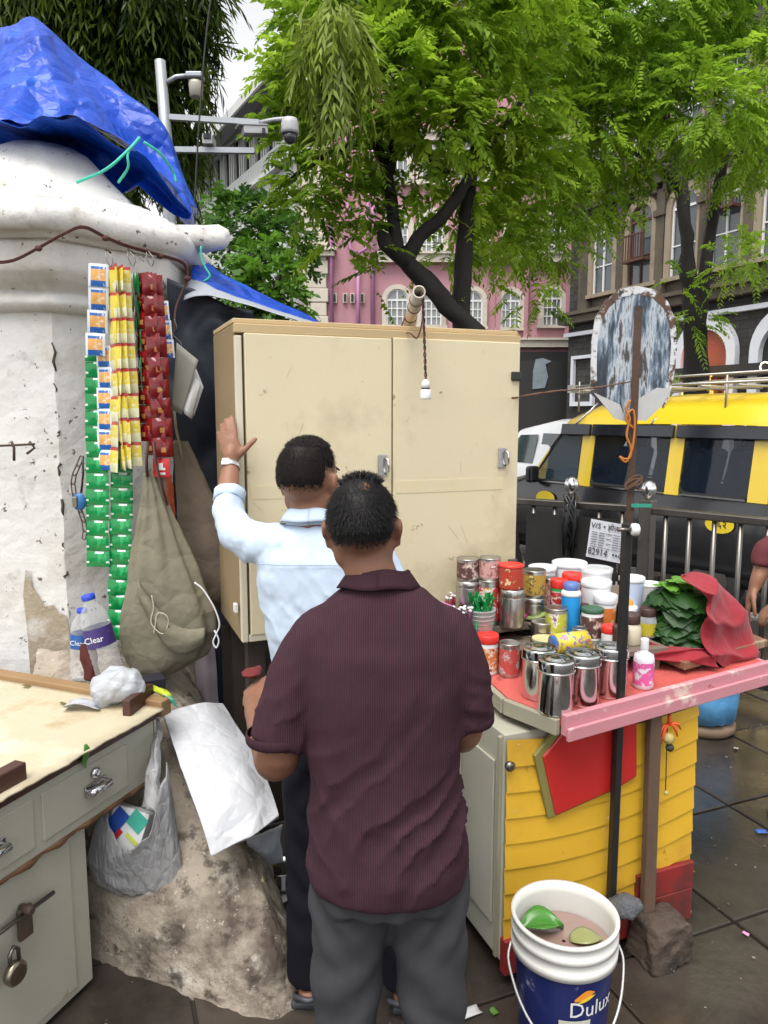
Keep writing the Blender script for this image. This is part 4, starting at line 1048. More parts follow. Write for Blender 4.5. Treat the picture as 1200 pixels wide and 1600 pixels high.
tarp = thing('blue_tarpaulin', 'crumpled bright blue tarpaulin heaped over the pillar top', 'tarpaulin', (-1.5, 3.9, 2.5))
top = net([
    [(-80, 110, 4.6), (0, 120, 4.6), (60, 110, 4.6), (130, 170, 4.6), (200, 230, 4.5), (260, 300, 4.4), (300, 360, 4.2)],
    [(-80, 50, 4.1), (0, 48, 4.1), (62, 38, 4.0), (120, 84, 4.0), (198, 150, 3.95), (262, 215, 3.9), (306, 325, 3.8)],
    [(-80, 100, 3.7), (0, 95, 3.7), (60, 70, 3.65), (115, 120, 3.6), (180, 180, 3.6), (245, 245, 3.6), (304, 335, 3.55)],
    [(-80, 150, 3.45), (0, 150, 3.4), (55, 150, 3.4), (115, 165, 3.35), (170, 195, 3.35), (235, 255, 3.4), (303, 338, 3.45)],
    [(-80, 196, 3.15), (-10, 198, 3.08), (50, 196, 3.02), (110, 176, 3.05), (165, 203, 3.08), (225, 250, 3.25), (302, 340, 3.42)]], 130, 80, .03, 2.6, 1., .085)
top.build('heap', m_tarp, tarp, solid=.002)
net([
    [(-60, 198, 3.16), (0, 199, 3.09), (50, 198, 3.03), (110, 178, 3.06), (165, 205, 3.09), (225, 252, 3.26), (302, 338, 3.43)],
    [(-60, 215, 3.6), (0, 215, 3.6), (50, 230, 3.5), (110, 230, 3.5), (165, 250, 3.45), (225, 280, 3.45), (300, 335, 3.5)],
    [(-60, 250, 3.5), (0, 250, 3.5), (50, 270, 3.5), (110, 285, 3.45), (165, 300, 3.4), (225, 310, 3.4), (300, 345, 3.45)]], 70, 24, .02, 3., 4., .09).build('tucked_fold', m_tarp, tarp, solid=.002)
m_grope = M('turquoise_rope', (.05, .5, .36), .6, var=.2, vs=40.)
for pts in (((120, 285, 3.05), (165, 265, 3.0), (200, 235, 3.05), (218, 215, 3.12)), ((185, 285, 3.1), (200, 262, 3.05), (200, 238, 3.05), (218, 216, 3.12)), ((225, 222, 3.15), (250, 240, 3.2), (270, 268, 3.3), (275, 285, 3.3))):
    MB().tube(smoothpath([PY(*p) for p in pts], 5), .0055, 6).build('tie_rope', m_grope, tarp)
aw = thing('tarpaulin_awning', 'blue and grey tarpaulin stretched from the pillar over the cupboard', 'tarpaulin', (-.8, 3.3, 2.2))
net([[(300, 388, 3.6), (318, 404, 3.6), (345, 425, 3.6), (400, 455, 3.6), (500, 501, 3.6)], [(300, 408, 3.45), (320, 420, 3.45), (345, 440, 3.4), (400, 465, 3.4), (500, 506, 3.4)],
     [(300, 436, 3.3), (322, 446, 3.25), (345, 458, 3.2), (400, 478, 3.2), (500, 510, 3.2)]], 30, 10, .012, 6., 2., .02).build('sheet', m_tarp, aw, solid=.002)
net([[(292, 434, 3.29), (322, 444, 3.23), (345, 456, 3.18), (400, 474, 3.18), (500, 508, 3.18)], [(286, 470, 3.12), (322, 462, 3.08), (345, 466, 3.04), (400, 482, 3.04), (500, 512, 3.04)]], 24, 6, .012, 6., 3., .01).build('grey_underside', m_tgrey, aw, solid=.002)
MB().tube(smoothpath([PY(x, y, 3.3) for x, y in ((314, 385), (315, 405), (322, 420), (328, 432), (318, 440))], 5), .005, 6).build('tie_rope', m_grope, aw)
net([[(262, 440, 3.15), (300, 455, 3.15), (345, 470, 3.15), (400, 480, 3.2)], [(262, 620, 3.2), (300, 620, 3.2), (345, 620, 3.2), (400, 640, 3.25)], [(270, 800, 3.3), (300, 800, 3.3), (345, 800, 3.3), (420, 800, 3.3)],
     [(280, 1190, 3.3), (310, 1195, 3.3), (350, 1200, 3.3), (440, 1210, 3.3)]], 24, 40, .03, 4., 5., .03).build('shade_curtain', m_navy, aw, solid=.002)  # dark sheet added in place of the shade under the tarpaulin

# ---------------------------------------------------------------- beige cupboard
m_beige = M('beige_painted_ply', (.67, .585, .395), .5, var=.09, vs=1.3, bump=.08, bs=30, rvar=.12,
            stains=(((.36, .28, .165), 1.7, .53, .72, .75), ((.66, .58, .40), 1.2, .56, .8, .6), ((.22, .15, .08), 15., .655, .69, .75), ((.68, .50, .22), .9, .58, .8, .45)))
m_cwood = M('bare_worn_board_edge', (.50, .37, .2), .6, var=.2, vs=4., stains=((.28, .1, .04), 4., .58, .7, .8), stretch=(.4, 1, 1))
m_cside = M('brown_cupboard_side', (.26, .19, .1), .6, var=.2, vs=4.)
CO = Vector((-.483, 2.45, 0)); CZ0, CZ1, CW, CD = .985, 2.045, 1.066, .4
cu = thing('beige_cupboard', 'beige two door plywood cupboard behind the two men', 'cupboard', CO + Vector((0, 0, CZ0)), STALL_RZ)
def cupt(t, y, z): return CO + E1*t + E2*y + Vector((0, 0, z))
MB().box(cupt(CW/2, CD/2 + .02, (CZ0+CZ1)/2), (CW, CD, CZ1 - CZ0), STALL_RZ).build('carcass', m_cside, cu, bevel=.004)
MB().box(cupt(CW/2, .215, CZ1 + .009), (CW, CD - .0, .016), STALL_RZ).build('top_board', m_cwood, cu, bevel=.003)
MB().box(cupt(CW/2, .006, CZ1 - .016), (CW, .022, .03), STALL_RZ).build('top_rail', m_cwood, cu, bevel=.003)
m_cwht = M('cream_white_edge', (.62, .56, .43), .5, var=.1)
MB().box(cupt(.012, .006, (CZ0+CZ1)/2 - .02), (.022, .024, CZ1 - CZ0 - .04), STALL_RZ).build('left_stile', m_cwht, cu, bevel=.003)
MB().box(cupt(CW/2, .006, CZ0 + .012), (CW - .05, .024, .024), STALL_RZ).build('bottom_rail', m_cwht, cu, bevel=.003)
for t0, t1, dz in ((.031, .545, 0.), (.551, CW - .004, .004)):
    d_ = MB().box(cupt((t0+t1)/2, .002, (CZ0+CZ1)/2 - .004 + dz), (t1 - t0, .024, CZ1 - CZ0 - .055), STALL_RZ).build('door', m_beige, cu, bevel=.003)
    th = .508 if t0 < .3 else .992; zc = RP(590 if t0 < .3 else 787, 727 if t0 < .3 else 715, cupt(0, 0, 0), E2).z
    h = MB().box(cupt(th, -.014, zc), (.034, .006, .075), STALL_RZ).build('handle_plate', m_chrome, d_, bevel=.002)
    MB().tube([cupt(th + .01, -.018, zc + .028), cupt(th + .014, -.034, zc + .02), cupt(th + .014, -.034, zc - .02), cupt(th + .01, -.018, zc - .028)], .005, 8).build('handle', m_chrome, d_)
zt_ = RP(700, 758, cupt(0, 0, 0), E2).z
m_tape = M('old_tape_stain', (.66, .565, .35), .55, var=.08, vs=9., stains=((.66, .58, .39), 5., .45, .6, .9))
for t0, t1 in ((.04, .538), (.56, 1.0)): MB().box(cupt((t0+t1)/2, -.0106, zt_ + .0), (t1 - t0, .0012, .045), STALL_RZ).build('tape_mark', m_tape, cu)
for t0, t1, z_a, z_b in ((.70, .98, 1.56, 1.72), (.60, .74, 1.25, 1.5), (.12, .2, 1.88, 1.9), (.8, .95, 1.4, 1.38)):
    pass
_r4 = random.Random(21); m_scr = M('grey_scuff', (.45, .37, .24), .6, var=.3, vs=20.)
for k in range(11):
    t0 = _r4.uniform(.06, 1.0); z0 = _r4.uniform(1.15, 1.95); L_ = _r4.uniform(.01, .07); a_ = _r4.gauss(1.57, .5)
    if abs(t0 - .548) < .05: continue
    Xk = Matrix((E1*math.cos(a_) + Vector((0, 0, math.sin(a_))), -E2, (E1*math.cos(a_) + Vector((0, 0, math.sin(a_)))).cross(-E2))).transposed().to_4x4()
    MB().box(cupt(t0, -.0103, z0), (L_, .0008, _r4.uniform(.0006, .0016)), X=Xk).build('scuff', m_scr, cu)
zc = RP(799, 588, cupt(0, 0, 0), E2).z; MB().box(cupt(CW - .022, -.016, zc), (.04, .014, .032), STALL_RZ).build('latch', m_blk_pl, cu, bevel=.003)
zc = RP(800, 880, cupt(0, 0, 0), E2).z; MB().box(cupt(CW - .02, -.016, zc), (.035, .014, .04), STALL_RZ).build('hasp', m_steel, cu, bevel=.003)
zc = 1.1; MB().box(cupt(-.012, .03, zc), (.012, .03, .03), STALL_RZ).build('side_hook', m_wht, cu, bevel=.002)
sdw = thing('cupboard_stand', 'dark timber stand holding up the beige cupboard', 'stand', cupt(.5, .25, 0))
m_dwood = M('dark_timber_and_shade', (.03, .02, .015), .7, var=.3)
for t, y in ((.06, .08), (.06, .38), (1.0, .08), (1.0, .38)): MB().box(cupt(t, y, .48), (.06, .06, .99), STALL_RZ).build('leg', m_dwood, sdw)
for y in (.08, .38): MB().box(cupt(CW/2, y, .955), (CW - .14, .05, .05), STALL_RZ).build('cross_rail', m_dwood, sdw)
MB().box(cupt(.5, .42, .5), (1.0, .012, .86), STALL_RZ).build('shade_back_panel', m_dwood, sdw)  # dark panel added to stand in for the shadows below the cupboard
# PVC pipe with bulb holder
m_pvc = M('dirty_white_pvc', (.55, .50, .42), .45, var=.15, vs=8., stains=((.25, .17, .1), 5., .55, .7))
m_hole = M('dark_bore', (.01, .01, .01), .9)
pv = thing('plastic_pipe', 'dirty white plastic pipe tied over the cupboard top', 'pipe', PY(640, 510, 2.66))
pa, pe = PY(636, 512, 2.95), PY(655, 456, 2.45)
pv_d = (pe - pa).normalized(); XX = frame(pa, pv_d.cross(Vector((0, 0, 1))), pv_d); Lp = (pe - pa).length
MB().lathe([(.017, .005), (.021, .0), (.021, Lp), (.0165, Lp), (.0165, Lp - .12)], X=XX, seg=18, caps=False).build('tube', m_pvc, pv)
MB().lathe([(.0005, Lp - .1), (.0165, Lp - .1)], X=XX, seg=18, caps=False).build('bore', m_hole, pv)
wr = MB()
for t in (.35, .62, .8): wr.lathe([(.0215, -.004), (.0245, 0), (.0215, .004)], X=XX @ Matrix.Translation((0, 0, Lp*t)), seg=14, caps=False)
m_wire = M('red_brown_wire', (.16, .05, .035), .6, var=.3)
wr.tube(smoothpath([pa.lerp(pe, .3) + Vector((-.02, -.02, .0)), pa.lerp(pe, .1) + Vector((-.03, -.06, -.03)), PY(640, 520, 2.63), PY(652, 528, 2.62), PY(660, 500, 2.6), pa.lerp(pe, .8) + Vector((.02, -.01, 0))], 6), .003, 5)
o = wr.build('binding_wire', m_wire, pv); 
bh = thing('bulb_holder', 'white ceramic bulb holder hanging on a twisted wire before the cupboard', 'bulb holder', PY(665, 625, 2.5))
m_cer = M('white_ceramic', (.72, .72, .7), .25, var=.05)
hz0 = PY(665, 624, 2.5)
MB().lathe([(.0175, 0), (.0185, .004), (.017, .03), (.013, .034), (.013, .037), (.0155, .038), (.014, .055), (.008, .062), (.004, .066)], hz0, 18).build('shell', m_cer, bh)
MB().lathe([(.0145, .033), (.0145, .0372)], hz0, 18).build('black_ring', m_blk_pl, bh)
wa, wb = pe + Vector((.012, .02, 0)), hz0 + Vector((0, 0, .064))
for ph in (0, math.pi):
    MB().tube([wa.lerp(wb, t) + Vector((.0028*math.cos(ph + t*40), .0028*math.sin(ph + t*40), 0)) for t in np.linspace(0, 1, 60)], .0026, 5).build('wire', m_wire if ph else m_cable, bh)

# ---------------------------------------------------------------- grey steel desk
m_gsteel = M('pale_grey_green_painted_steel', (.42, .41, .335), .42, var=.06, vs=3., bump=.06, bs=40, stains=(((.3, .16, .08), 9., .66, .72, .8), ((.34, .32, .25), 2., .5, .8, .6)))
m_lamin = M('worn_cream_desk_board', (.52, .455, .32), .45, var=.12, vs=3., bump=.15, bs=40, rvar=.15, stains=(((.36, .25, .12), 3., .56, .68, .85), ((.72, .68, .55), 2.3, .55, .7, .8), ((.12, .1, .08), 10., .7, .75, .7)))
m_redwood = M('dark_red_wood', (.06, .022, .014), .5, var=.4, vs=6., stretch=(1, 1, 3))
DC = Vector((-.765, 2.36, 0)); du = Vector((-.37, -.93, 0)).normalized(); dw = Vector((-.93, .37, 0)).normalized(); dnn = -dw
DZ = .78; rz_k = math.atan2(du.y, du.x)
dk = thing('steel_desk', 'pale grey steel desk with drawers and worn cream top at bottom left', 'desk', DC + du*.7, rz_k)
def dkp(t, w, z): return DC + du*t + dw*w + Vector((0, 0, z))
def dkbox(t0, t1, w0, w1, z0, z1): return MB().box(dkp((t0+t1)/2, (w0+w1)/2, (z0+z1)/2), (t1 - t0, w1 - w0, z1 - z0), rz_k)
TL, WD = 1.7, .8
dkbox(-.0, TL, .0, WD, .555, DZ - .022).build('drawer_case', m_gsteel, dk, bevel=.004)
edge = MB().grid(lambda u, v: dkp(-.02 + u*(TL + .04), -.03 + v*(WD + .03) + (.012*fbm(u*22, 3.) if v == 0 else 0), DZ), 90, 12); edge.build('top_board', m_lamin, dk, solid=.006, off=-1.)
dkbox(-.01, TL, -.006, .03, DZ - .03, DZ - .008).noise(.0, 1).build('front_edging', m_redwood, dk)
dkbox(-.07, -.02, -.02, WD, DZ - .03, DZ + .025).build('back_batten', M('brown_batten', (.28, .17, .08), .6, var=.2, vs=5.), dk, bevel=.004)
dkbox(-.015, -.004, 0., WD, .56, DZ - .03).build('end_panel', m_gsteel, dk)
dkbox(.29, TL, .03, WD, .02, .556).build('pedestal', m_gsteel, dk, bevel=.004)
def dk_t(x, y): p = RP(x, y, DC, dnn); return (p - DC).dot(du), p.z
t_a, z_a = dk_t(196, 1172); t_b, z_b = dk_t(68, 1320)
for k, (a, b) in enumerate(((t_a, t_b), (t_b + .03, t_b + .03 + (t_b - t_a)), (t_b*2 - t_a + .06, t_b*3 - 2*t_a + .06))):
    dr = dkbox(a, b, -.006, .01, .585, DZ - .055).build('drawer', m_gsteel, dk, bevel=.003)
    mid = a + (b - a)*.42
    hp = dkbox(mid - .045, mid + .045, -.012, -.005, .635, .672).build('handle_plate', m_chrome, dr, bevel=.002)
    MB().tube([dkp(mid - .04, -.012, .653), dkp(mid - .036, -.03, .653), dkp(mid + .036, -.03, .653), dkp(mid + .04, -.012, .653)], (.007, .012, .012, .007), 10).build('handle', m_chrome, dr)
    MB().lathe([(.016, 0), (.017, .008), (.012, .014), (.004, .015)], X=wallframe(dkp(mid, -.006, .695), du, dnn), seg=14).build('lock', m_chrome, dr)
    dkbox(mid - .004, mid + .004, -.013, -.004, .678, .69).build('lock_tab', m_chrome, dr)
wav = MB().grid(lambda u, v: dkp(.0 + u*1.1, .004 + .004*math.sin(u*60), .556 - v*(.018 + .012*fbm(u*18, 7.))), 70, 2); wav.build('torn_liner_edge', M('brown_torn_liner', (.2, .1, .05), .8, var=.3, vs=20.), dk, solid=.003)
door = dkbox(.36, 1.25, .022, .034, .05, .53).build('door', m_gsteel, dk, bevel=.003)
pb_, pe_ = RP(0, 1457, dkp(0, .0, 0), dnn), RP(84, 1394, dkp(0, .0, 0), dnn)
MB().tube([pb_ + (pb_ - pe_), pe_], .0065, 10).build('bar', m_steel, door)
hs_ = RP(38, 1425, dkp(0, .005, 0), dnn)
MB().box(hs_ + Vector((0, 0, -.03)), (.045, .012, .09), rz_k).build('hasp', m_iron, door, bevel=.004)
MB().lathe([(.012, 0), (.014, .03), (.01, .04)], X=wallframe(hs_ + Vector((0, 0, .01)) - dnn*.01, du, dnn), seg=12).build('staple', m_iron, door)
pl = RP(24, 1520, dkp(0, -.015, 0), dnn)
lk = thing('round_padlock', 'round steel padlock hanging on the desk door', 'padlock', pl)
m_brass = M('dull_steel_brass', (.32, .28, .22), .3, metal=1., var=.3, vs=20.)
MB().lathe([(.026, -.012), (.032, -.008), (.033, .006), (.028, .012), (.024, .013)], X=wallframe(pl, du, dnn), seg=24).build('body', m_brass, lk)
MB().tube([pl + du*.014 + Vector((0, 0, .03)), pl + du*.014 + Vector((0, 0, .06)), pl + Vector((0, 0, .075)), pl - du*.014 + Vector((0, 0, .06)), pl - du*.014 + Vector((0, 0, .03))], .0055, 10).build('shackle', m_steel, lk)
# loose wood blocks on the desk
def woodblock(p, d, rz, lab): return solo(MB().box(Vector(p) + Vector((0, 0, d[2]/2)), d, rz), 'wood_block', m_redwood, lab, 'wood block', bevel=.004)
wb0 = PZ(218, 1110, DZ + .004); woodblock(wb0 + dw*.02 - du*.02, (.16, .03, .055), rz_k + R(12), 'dark red wooden block with metal slot on the desk corner')
b_ = bpy.data.objects[-1] if False else None
wb1 = PZ(5, 1232, DZ + .004); woodblock(wb1, (.12, .04, .05), rz_k, 'dark red wooden block at the left edge of the desk')
# ================================================================== the stall: cart, counter and goods
ZT = .875
m_pinkp = M('salmon_red_counter_paint', (.56, .115, .10), .3, var=.1, vs=4., rvar=.12, stains=(((.62, .2, .2), 3., .55, .75, .7), ((.2, .06, .05), 11., .63, .68, .7)))
m_pinke = M('chalky_pink_board_edge', (.56, .235, .27), .55, var=.14, vs=5., stains=(((.70, .55, .48), 9., .58, .64, .85), ((.3, .09, .09), 16., .64, .68, .8)))
m_gedge = M('khaki_grey_board', (.32, .30, .22), .55, var=.1, vs=5., stains=((.2, .17, .11), 6., .6, .72, .6))
m_yfront = M('yellow_moulded_plastic', (.68, .40, .03), .4, var=.1, vs=3., stains=(((.46, .25, .03), 2.5, .5, .7, .8), ((.75, .62, .35), 20., .66, .69, .8), ((.2, .1, .03), 14., .66, .7, .7)))
m_redp = M('red_gloss_plastic', (.5, .02, .018), .28, var=.08, vs=4., coat=.3, stains=((.6, .2, .18), 14., .71, .75, .7))
m_dred = M('dark_red_plinth', (.24, .02, .018), .5, var=.3, vs=6., stains=((.05, .03, .025), 4., .52, .7))
m_olive = M('olive_green_edge', (.22, .2, .06), .5, var=.15, vs=6.)
BO = Vector((.366, 2.115, 0)); BW, BD = .735, .55
ct = thing('paan_cart', 'pink topped stall cart with ribbed yellow front and big red panel', 'cart', BO + E1*.35 + E2*.25, STALL_RZ)
def cart(t, y, z): return BO + E1*t + E2*y + Vector((0, 0, z))
def cbox(t0, t1, y0, y1, z0, z1): return MB().box(cart((t0+t1)/2, (y0+y1)/2, (z0+z1)/2), (t1-t0, y1-y0, z1-z0), STALL_RZ)
cbox(0, BW, .012, BD, .06, .80).build('cart_body', m_gsteel, ct, bevel=.004)
cbox(-.008, 0.0, .06, .26, .16, .70).build('side_door', m_gsteel, ct, bevel=.003)
cbox(-.008, 0.0, .28, .5, .16, .70).build('side_door', m_gsteel, ct, bevel=.003)
cbox(-.012, .0, .02, .035, .07, .79).build('corner_strip', m_gedge, ct)
# ribbed yellow front: overlapping curved ribs
NR = 8
def rib_z(k, u): return .13 + (k/NR)*.66 + .05*(u - .0)**1.6*(1 if k < NR else 0) - .03*math.sin(u*math.pi)
for k in range(NR):
    def rf(u, v, k=k):
        z0, z1 = rib_z(k, u), rib_z(k + 1, u)
        z = min(.8, z0 + (z1 - z0)*v); return cart(u*BW, -.001 - .007*(1 - v), z)
    mb = MB().grid(rf, 24, 5)
    o_ = len(mb.v); mb.grid(lambda u, v, k=k: cart(u*BW, -.008 + .008*v, rib_z(k, u)), 24, 1)
    mb.build('front_rib', m_yfront, ct)
cbox(-.002, BW + .002, -.02, .012, .03, .145).build('kick_board', m_dred, ct, bevel=.004)
cbox(.5, BW + .004, -.02, -.0, .145, .24).build('red_corner_board', m_dred, ct, bevel=.004)
fp_ = lambda x, y, o=-.06: RP(x, y, cart(0, o, 0), E2)
def front_xy(x, y, o=-.055): p = RP(x, y, cart(0, o, 0), E2) - BO; return (p.dot(E1), p.z)
Xf = Matrix((E1, Vector((0, 0, 1)), -E2)).transposed().to_4x4(); Xf.translation = BO - E2*.003
shield = [front_xy(*q) for q in ((846, 1190), (890, 1135), (1006, 1090), (1006, 1222), (978, 1240), (930, 1262), (868, 1290))]
MB().prism([(x, y) for x, y in shield][::-1], .016, Xf).build('red_panel_edge', m_olive, ct, bevel=.003)
cx = sum(p[0] for p in shield)/7; cy = sum(p[1] for p in shield)/7
MB().prism([(cx + (x-cx)*.93 + .012, cy + (y-cy)*.93) for x, y in shield][::-1], .022, Xf).build('red_panel', m_redp, ct, bevel=.005)
MB().lathe([(.014, 0), (.016, .012), (.008, .018)], X=Xf @ Matrix.Translation((front_xy(806, 1205)[0], front_xy(806, 1205)[1], .012)), seg=14).build('front_lock', m_steel, ct)
# counter
P_c = [(.17, 2.78)] + [tuple(PZ(x, y, ZT))[:2] for x, y in ((755, 1056), (793, 1090), (876, 1122), (1200, 1036))] + [(1.17, 3.08), (.60, 2.86)]
MB().prism([(x, y) for x, y in P_c], .022, Matrix.Translation((0, 0, ZT - .022))).build('counter_board', m_pinkp, ct)
def edgeboard(a, b, z0, z1, th, mat, nm, out):
    a, b = Vector((*a, 0)), Vector((*b, 0)); d = (b - a).normalized(); n = Vector((d.y, -d.x, 0)); c = (a + b)/2 + n*(th/2 + out)
    MB().box(c + Vector((0, 0, (z0+z1)/2)), ((b - a).length, th, z1 - z0), math.atan2(d.y, d.x)).build(nm, mat, ct, bevel=.003)
edgeboard(P_c[3], P_c[4], ZT - .05, ZT + .014, .022, m_pinke, 'front_edge_board', .001)
edgeboard(P_c[3], P_c[4], ZT - .062, ZT - .022, .012, m_pinke, 'front_edge_batten', .024)
edgeboard(P_c[2], P_c[3], ZT - .05, ZT - .001, .02, m_gedge, 'side_edge_board', .001)
edgeboard(P_c[1], P_c[2], ZT - .05, ZT - .001, .02, m_gedge, 'side_edge_board', .002)
edgeboard(P_c[4], P_c[5], ZT - .05, ZT - .002, .02, m_pinke, 'end_edge_board', .001)
MB().box((.62, 2.48, ZT - .045), (.5, .4, .04), STALL_RZ).build('bearer', m_gedge, ct)
bx2 = MB().box((.93, 2.62, ZT - .046), (.6, .06, .042), STALL_RZ).build('bearer', m_gedge, ct)
# posts in front
m_black2 = M('black_enamel_tube', (.014, .014, .015), .4, var=.3, vs=10., stains=((.2, .18, .16), 25., .74, .77, .7))
p1, p2 = RP(958, 820, cart(0, -.043, 0), E2), RP(969, 1398, cart(0, -.043, 0), E2); p2 = p1.lerp(p2, p1.z/(p1.z - p2.z))
pst = thing('black_post', 'slim black square post standing through the counter with white knob', 'post', (p2.x, p2.y, 0))
dpt = (p1 - p2).normalized(); Xp2 = frame((p1 + p2)/2, E1, dpt)
MB().box((p1 + p2)/2, (.024, .024, (p1 - p2).length), X=Xp2).build('tube', m_black2, pst, bevel=.003)
kb = p1 + Vector((.012, -.004, -.014))
MB().lathe([(.006, 0), (.006, .04)], X=frame(kb, (0, 1, 0), (1, 0, 0)), seg=10).build('bolt', m_steel, pst)
MB().lathe([(.012, 0), (.018, .003), (.02, .012), (.018, .022), (.01, .026)], X=frame(kb + Vector((.04, 0, 0)), (0, 1, 0), (1, 0, 0)), seg=10).build('knob', m_cer, pst)
m_greyw = M('weathered_brown_timber', (.115, .07, .045), .8, var=.3, vs=8., bump=.5, bs=40, stretch=(4, 4, .6))
w1, w2 = RP(1014, 1090, cart(0, -.036, 0), E2), RP(1020, 1422, cart(0, -.05, 0), E2)
solo(MB().box((w1 + w2)/2, (.045, .026, (w1 - w2).length), X=frame((w1+w2)/2, E1, w1 - w2)), 'timber_prop', m_greyw, 'weathered brown timber prop standing in the concrete block', 'prop', bevel=.004)
cbk = PZ(1015, 1440, .17)
m_block = M('dirty_brown_concrete', (.085, .06, .045), .85, var=.4, vs=8., bump=1., bs=40, stains=(((.03, .022, .017), 5., .46, .6), ((.2, .17, .14), 40., .64, .69, .7)))
cbk = Vector((w2.x + .01, w2.y - .045, 0)); bk_ = MB(); zt_ = w2.z + .01
def blk(u, v):
    a = u*2*math.pi; k = max(abs(math.cos(a)), abs(math.sin(a))); zz = min(zt_, v*zt_*1.35); ins = 1 - .12*v if v < .74 else max(.0, (1 - v)/.26)*.91
    q = E1*(math.cos(a)/k*.078*ins) + E2*(math.sin(a)/k*.066*ins)
    p = cbk + q + Vector((0, 0, zz)); return p + mnoise.noise_vector(p*14)*.016 + mnoise.noise_vector(p*45)*.006
bk_.grid(blk, 60, 30)
o = solo(bk_, 'concrete_block', m_block, 'dirty brown concrete block holding the timber prop beside the bucket', 'block')
rk = MB().ell(RP(977, 1415, cart(0, -.09, 0), E2), (.05, .045, .035), seg=18, rings=12).noise(.012, 40.)
solo(rk, 'asphalt_lump', M('grey_tarry_lump', (.11, .115, .125), .6, var=.5, vs=60., bump=1., bs=120), 'grey gravelly lump lying on the concrete block', 'lump')
# lemon and chillies charm
m_chil = M('red_orange_chilli', (.72, .09, .02), .3); m_lem = M('dried_lemon', (.45, .36, .13), .6, var=.3, vs=30.)
m_dgr = M('dark_charcoal_lump', (.03, .04, .025), .7)
cc_ = fp_(1043, 1135, -.035); chm = thing('lemon_chilli_charm', 'lemon and red chilli charm hanging on the yellow cart front', 'charm', cc_)
MB().tube([cc_ + Vector((0, 0, .09)), cc_, cc_ + Vector((.0, 0, -.03)), cc_ + Vector((.004, 0, -.22))], .002, 5).build('string', m_twine, chm)
for dx, dz, ex in ((-.03, -.02, -.012), (.025, -.012, .02), (.0, .05, -.004), (.03, .012, .034), (-.02, -.04, -.01)):
    MB().tube([cc_ + Vector((0, -.004, .01)), cc_ + Vector((dx*.6, -.012, dz*.3 + .012)), cc_ + Vector((dx, -.01, dz)), cc_ + Vector((dx + ex*.3, -.008, dz - .02))], (.005, .006, .005, .0015), 7).build('chilli', m_chil, chm)
MB().ell(cc_ + Vector((.0, -.014, -.035)), (.018, .016, .019), seg=12, rings=8).build('lemon', m_lem, chm)
MB().ell(cc_ + Vector((.006, -.012, -.066)), (.014, .012, .013), seg=10, rings=7).noise(.003, 60).build('charcoal', m_dgr, chm)
MB().ell(cc_ + Vector((.004, -.005, -.225)), (.008, .007, .008), seg=8, rings=6).build('knot', m_lem, chm)

# ---------------------------------------------------------------- goods on the counter
m_ss = M('polished_stainless_steel', (.62, .62, .62), .14, metal=1., var=.08, vs=5., rvar=.06)
m_ssd = M('brushed_steel_tin', (.5, .48, .45), .3, metal=1., var=.15, vs=8.)
def seat(x, y, z, wpx):
    """centre of a round thing whose front foot is seen at (x, y) on height z"""
    p = PZ(x, y, z); r = wpx/2*MPP(p); d = Vector((p.x, p.y, 0)).normalized(); return p + d*r*.95, r
GOODS = []
def canister(x, y, wpx, h, lab, z=ZT):
    p, r = seat(x, y, z, wpx); t = thing('steel_canister', lab, 'canister', p, random.random()*6, 'steel canisters on the counter')
    MB().lathe([(r*.9, 0), (r*.96, .003), (r*.97, .01), (r*.965, h*.74), (r*1.0, h*.75), (r*1.03, h*.757), (r*1.03, h*.768), (r*.99, h*.775)], p, 40).build('drum', m_ss, t)
    MB().lathe([(r*.99, h*.776), (r*1.0, h*.79), (r*1.0, h*.93), (r*.98, h*.955), (r*.93, h*.965), (r*.86, h*.955), (r*.8, h*.95), (r*.5, h*.955), (r*.46, h*.975), (r*.3, h*.985), (r*.05, h*.985)], p, 40).build('lid', m_ss, t)
    return t, p, r
canister(841, 1097, 56, .165, 'left rear steel canister beside the red striped mug')
canister(867, 1122, 58, .17, 'frontmost steel canister at the counter corner')
canister(908, 1107, 56, .165, 'third steel canister from the left, behind the frontmost')
canister(952, 1094, 54, .165, 'rightmost steel canister beside the pink labelled bottle')
PRN = {}
def prn(name, base, a, b, s=40., rough=.35):
    """printed label: base colour with blotches of two inks"""
    return M('print_' + name, base, rough, var=.1, vs=s*.4, stains=((a, s, .52, .56, 1.), (b, s*.8 + 7, .58, .61, 1.)))
pr_red = prn('red_white', (.5, .03, .03), (.75, .7, .68), (.6, .35, .05))
pr_redb = prn('red_brown', (.45, .05, .03), (.3, .06, .02), (.75, .5, .3))
pr_pink = prn('pink_brown', (.62, .33, .3), (.2, .05, .04), (.8, .7, .66))
pr_org = prn('orange_white', (.62, .2, .06), (.8, .72, .6), (.3, .06, .03))
pr_yel = prn('yellow_blue', (.75, .58, .05), (.1, .2, .5), (.7, .15, .1), 55.)
pr_gold = prn('gold_dark', (.45, .28, .05), (.06, .05, .03), (.65, .5, .2))
pr_ygr = prn('lime_white', (.5, .5, .05), (.75, .73, .68), (.25, .1, .25))
pr_dk = prn('dark_face', (.1, .05, .045), (.45, .3, .25), (.7, .62, .58), 34.)
m_lred = M('red_plastic_lid', (.68, .035, .025), .35, var=.05); m_lwht = M('milky_white_plastic', (.72, .73, .74), .4, var=.04)
m_lblu = M('sky_blue_plastic', (.015, .27, .65), .35, var=.06); m_lnav = M('slate_blue_cap', (.1, .17, .42), .45); m_lbrn = M('dark_brown_lid', (.06, .03, .025), .4)
m_lgrn = M('green_plastic', (.03, .35, .08), .4); m_lora = M('orange_plastic', (.75, .25, .04), .4); m_hon = M('amber_preserve', (.7, .3, .03), .25, var=.2, vs=20.)
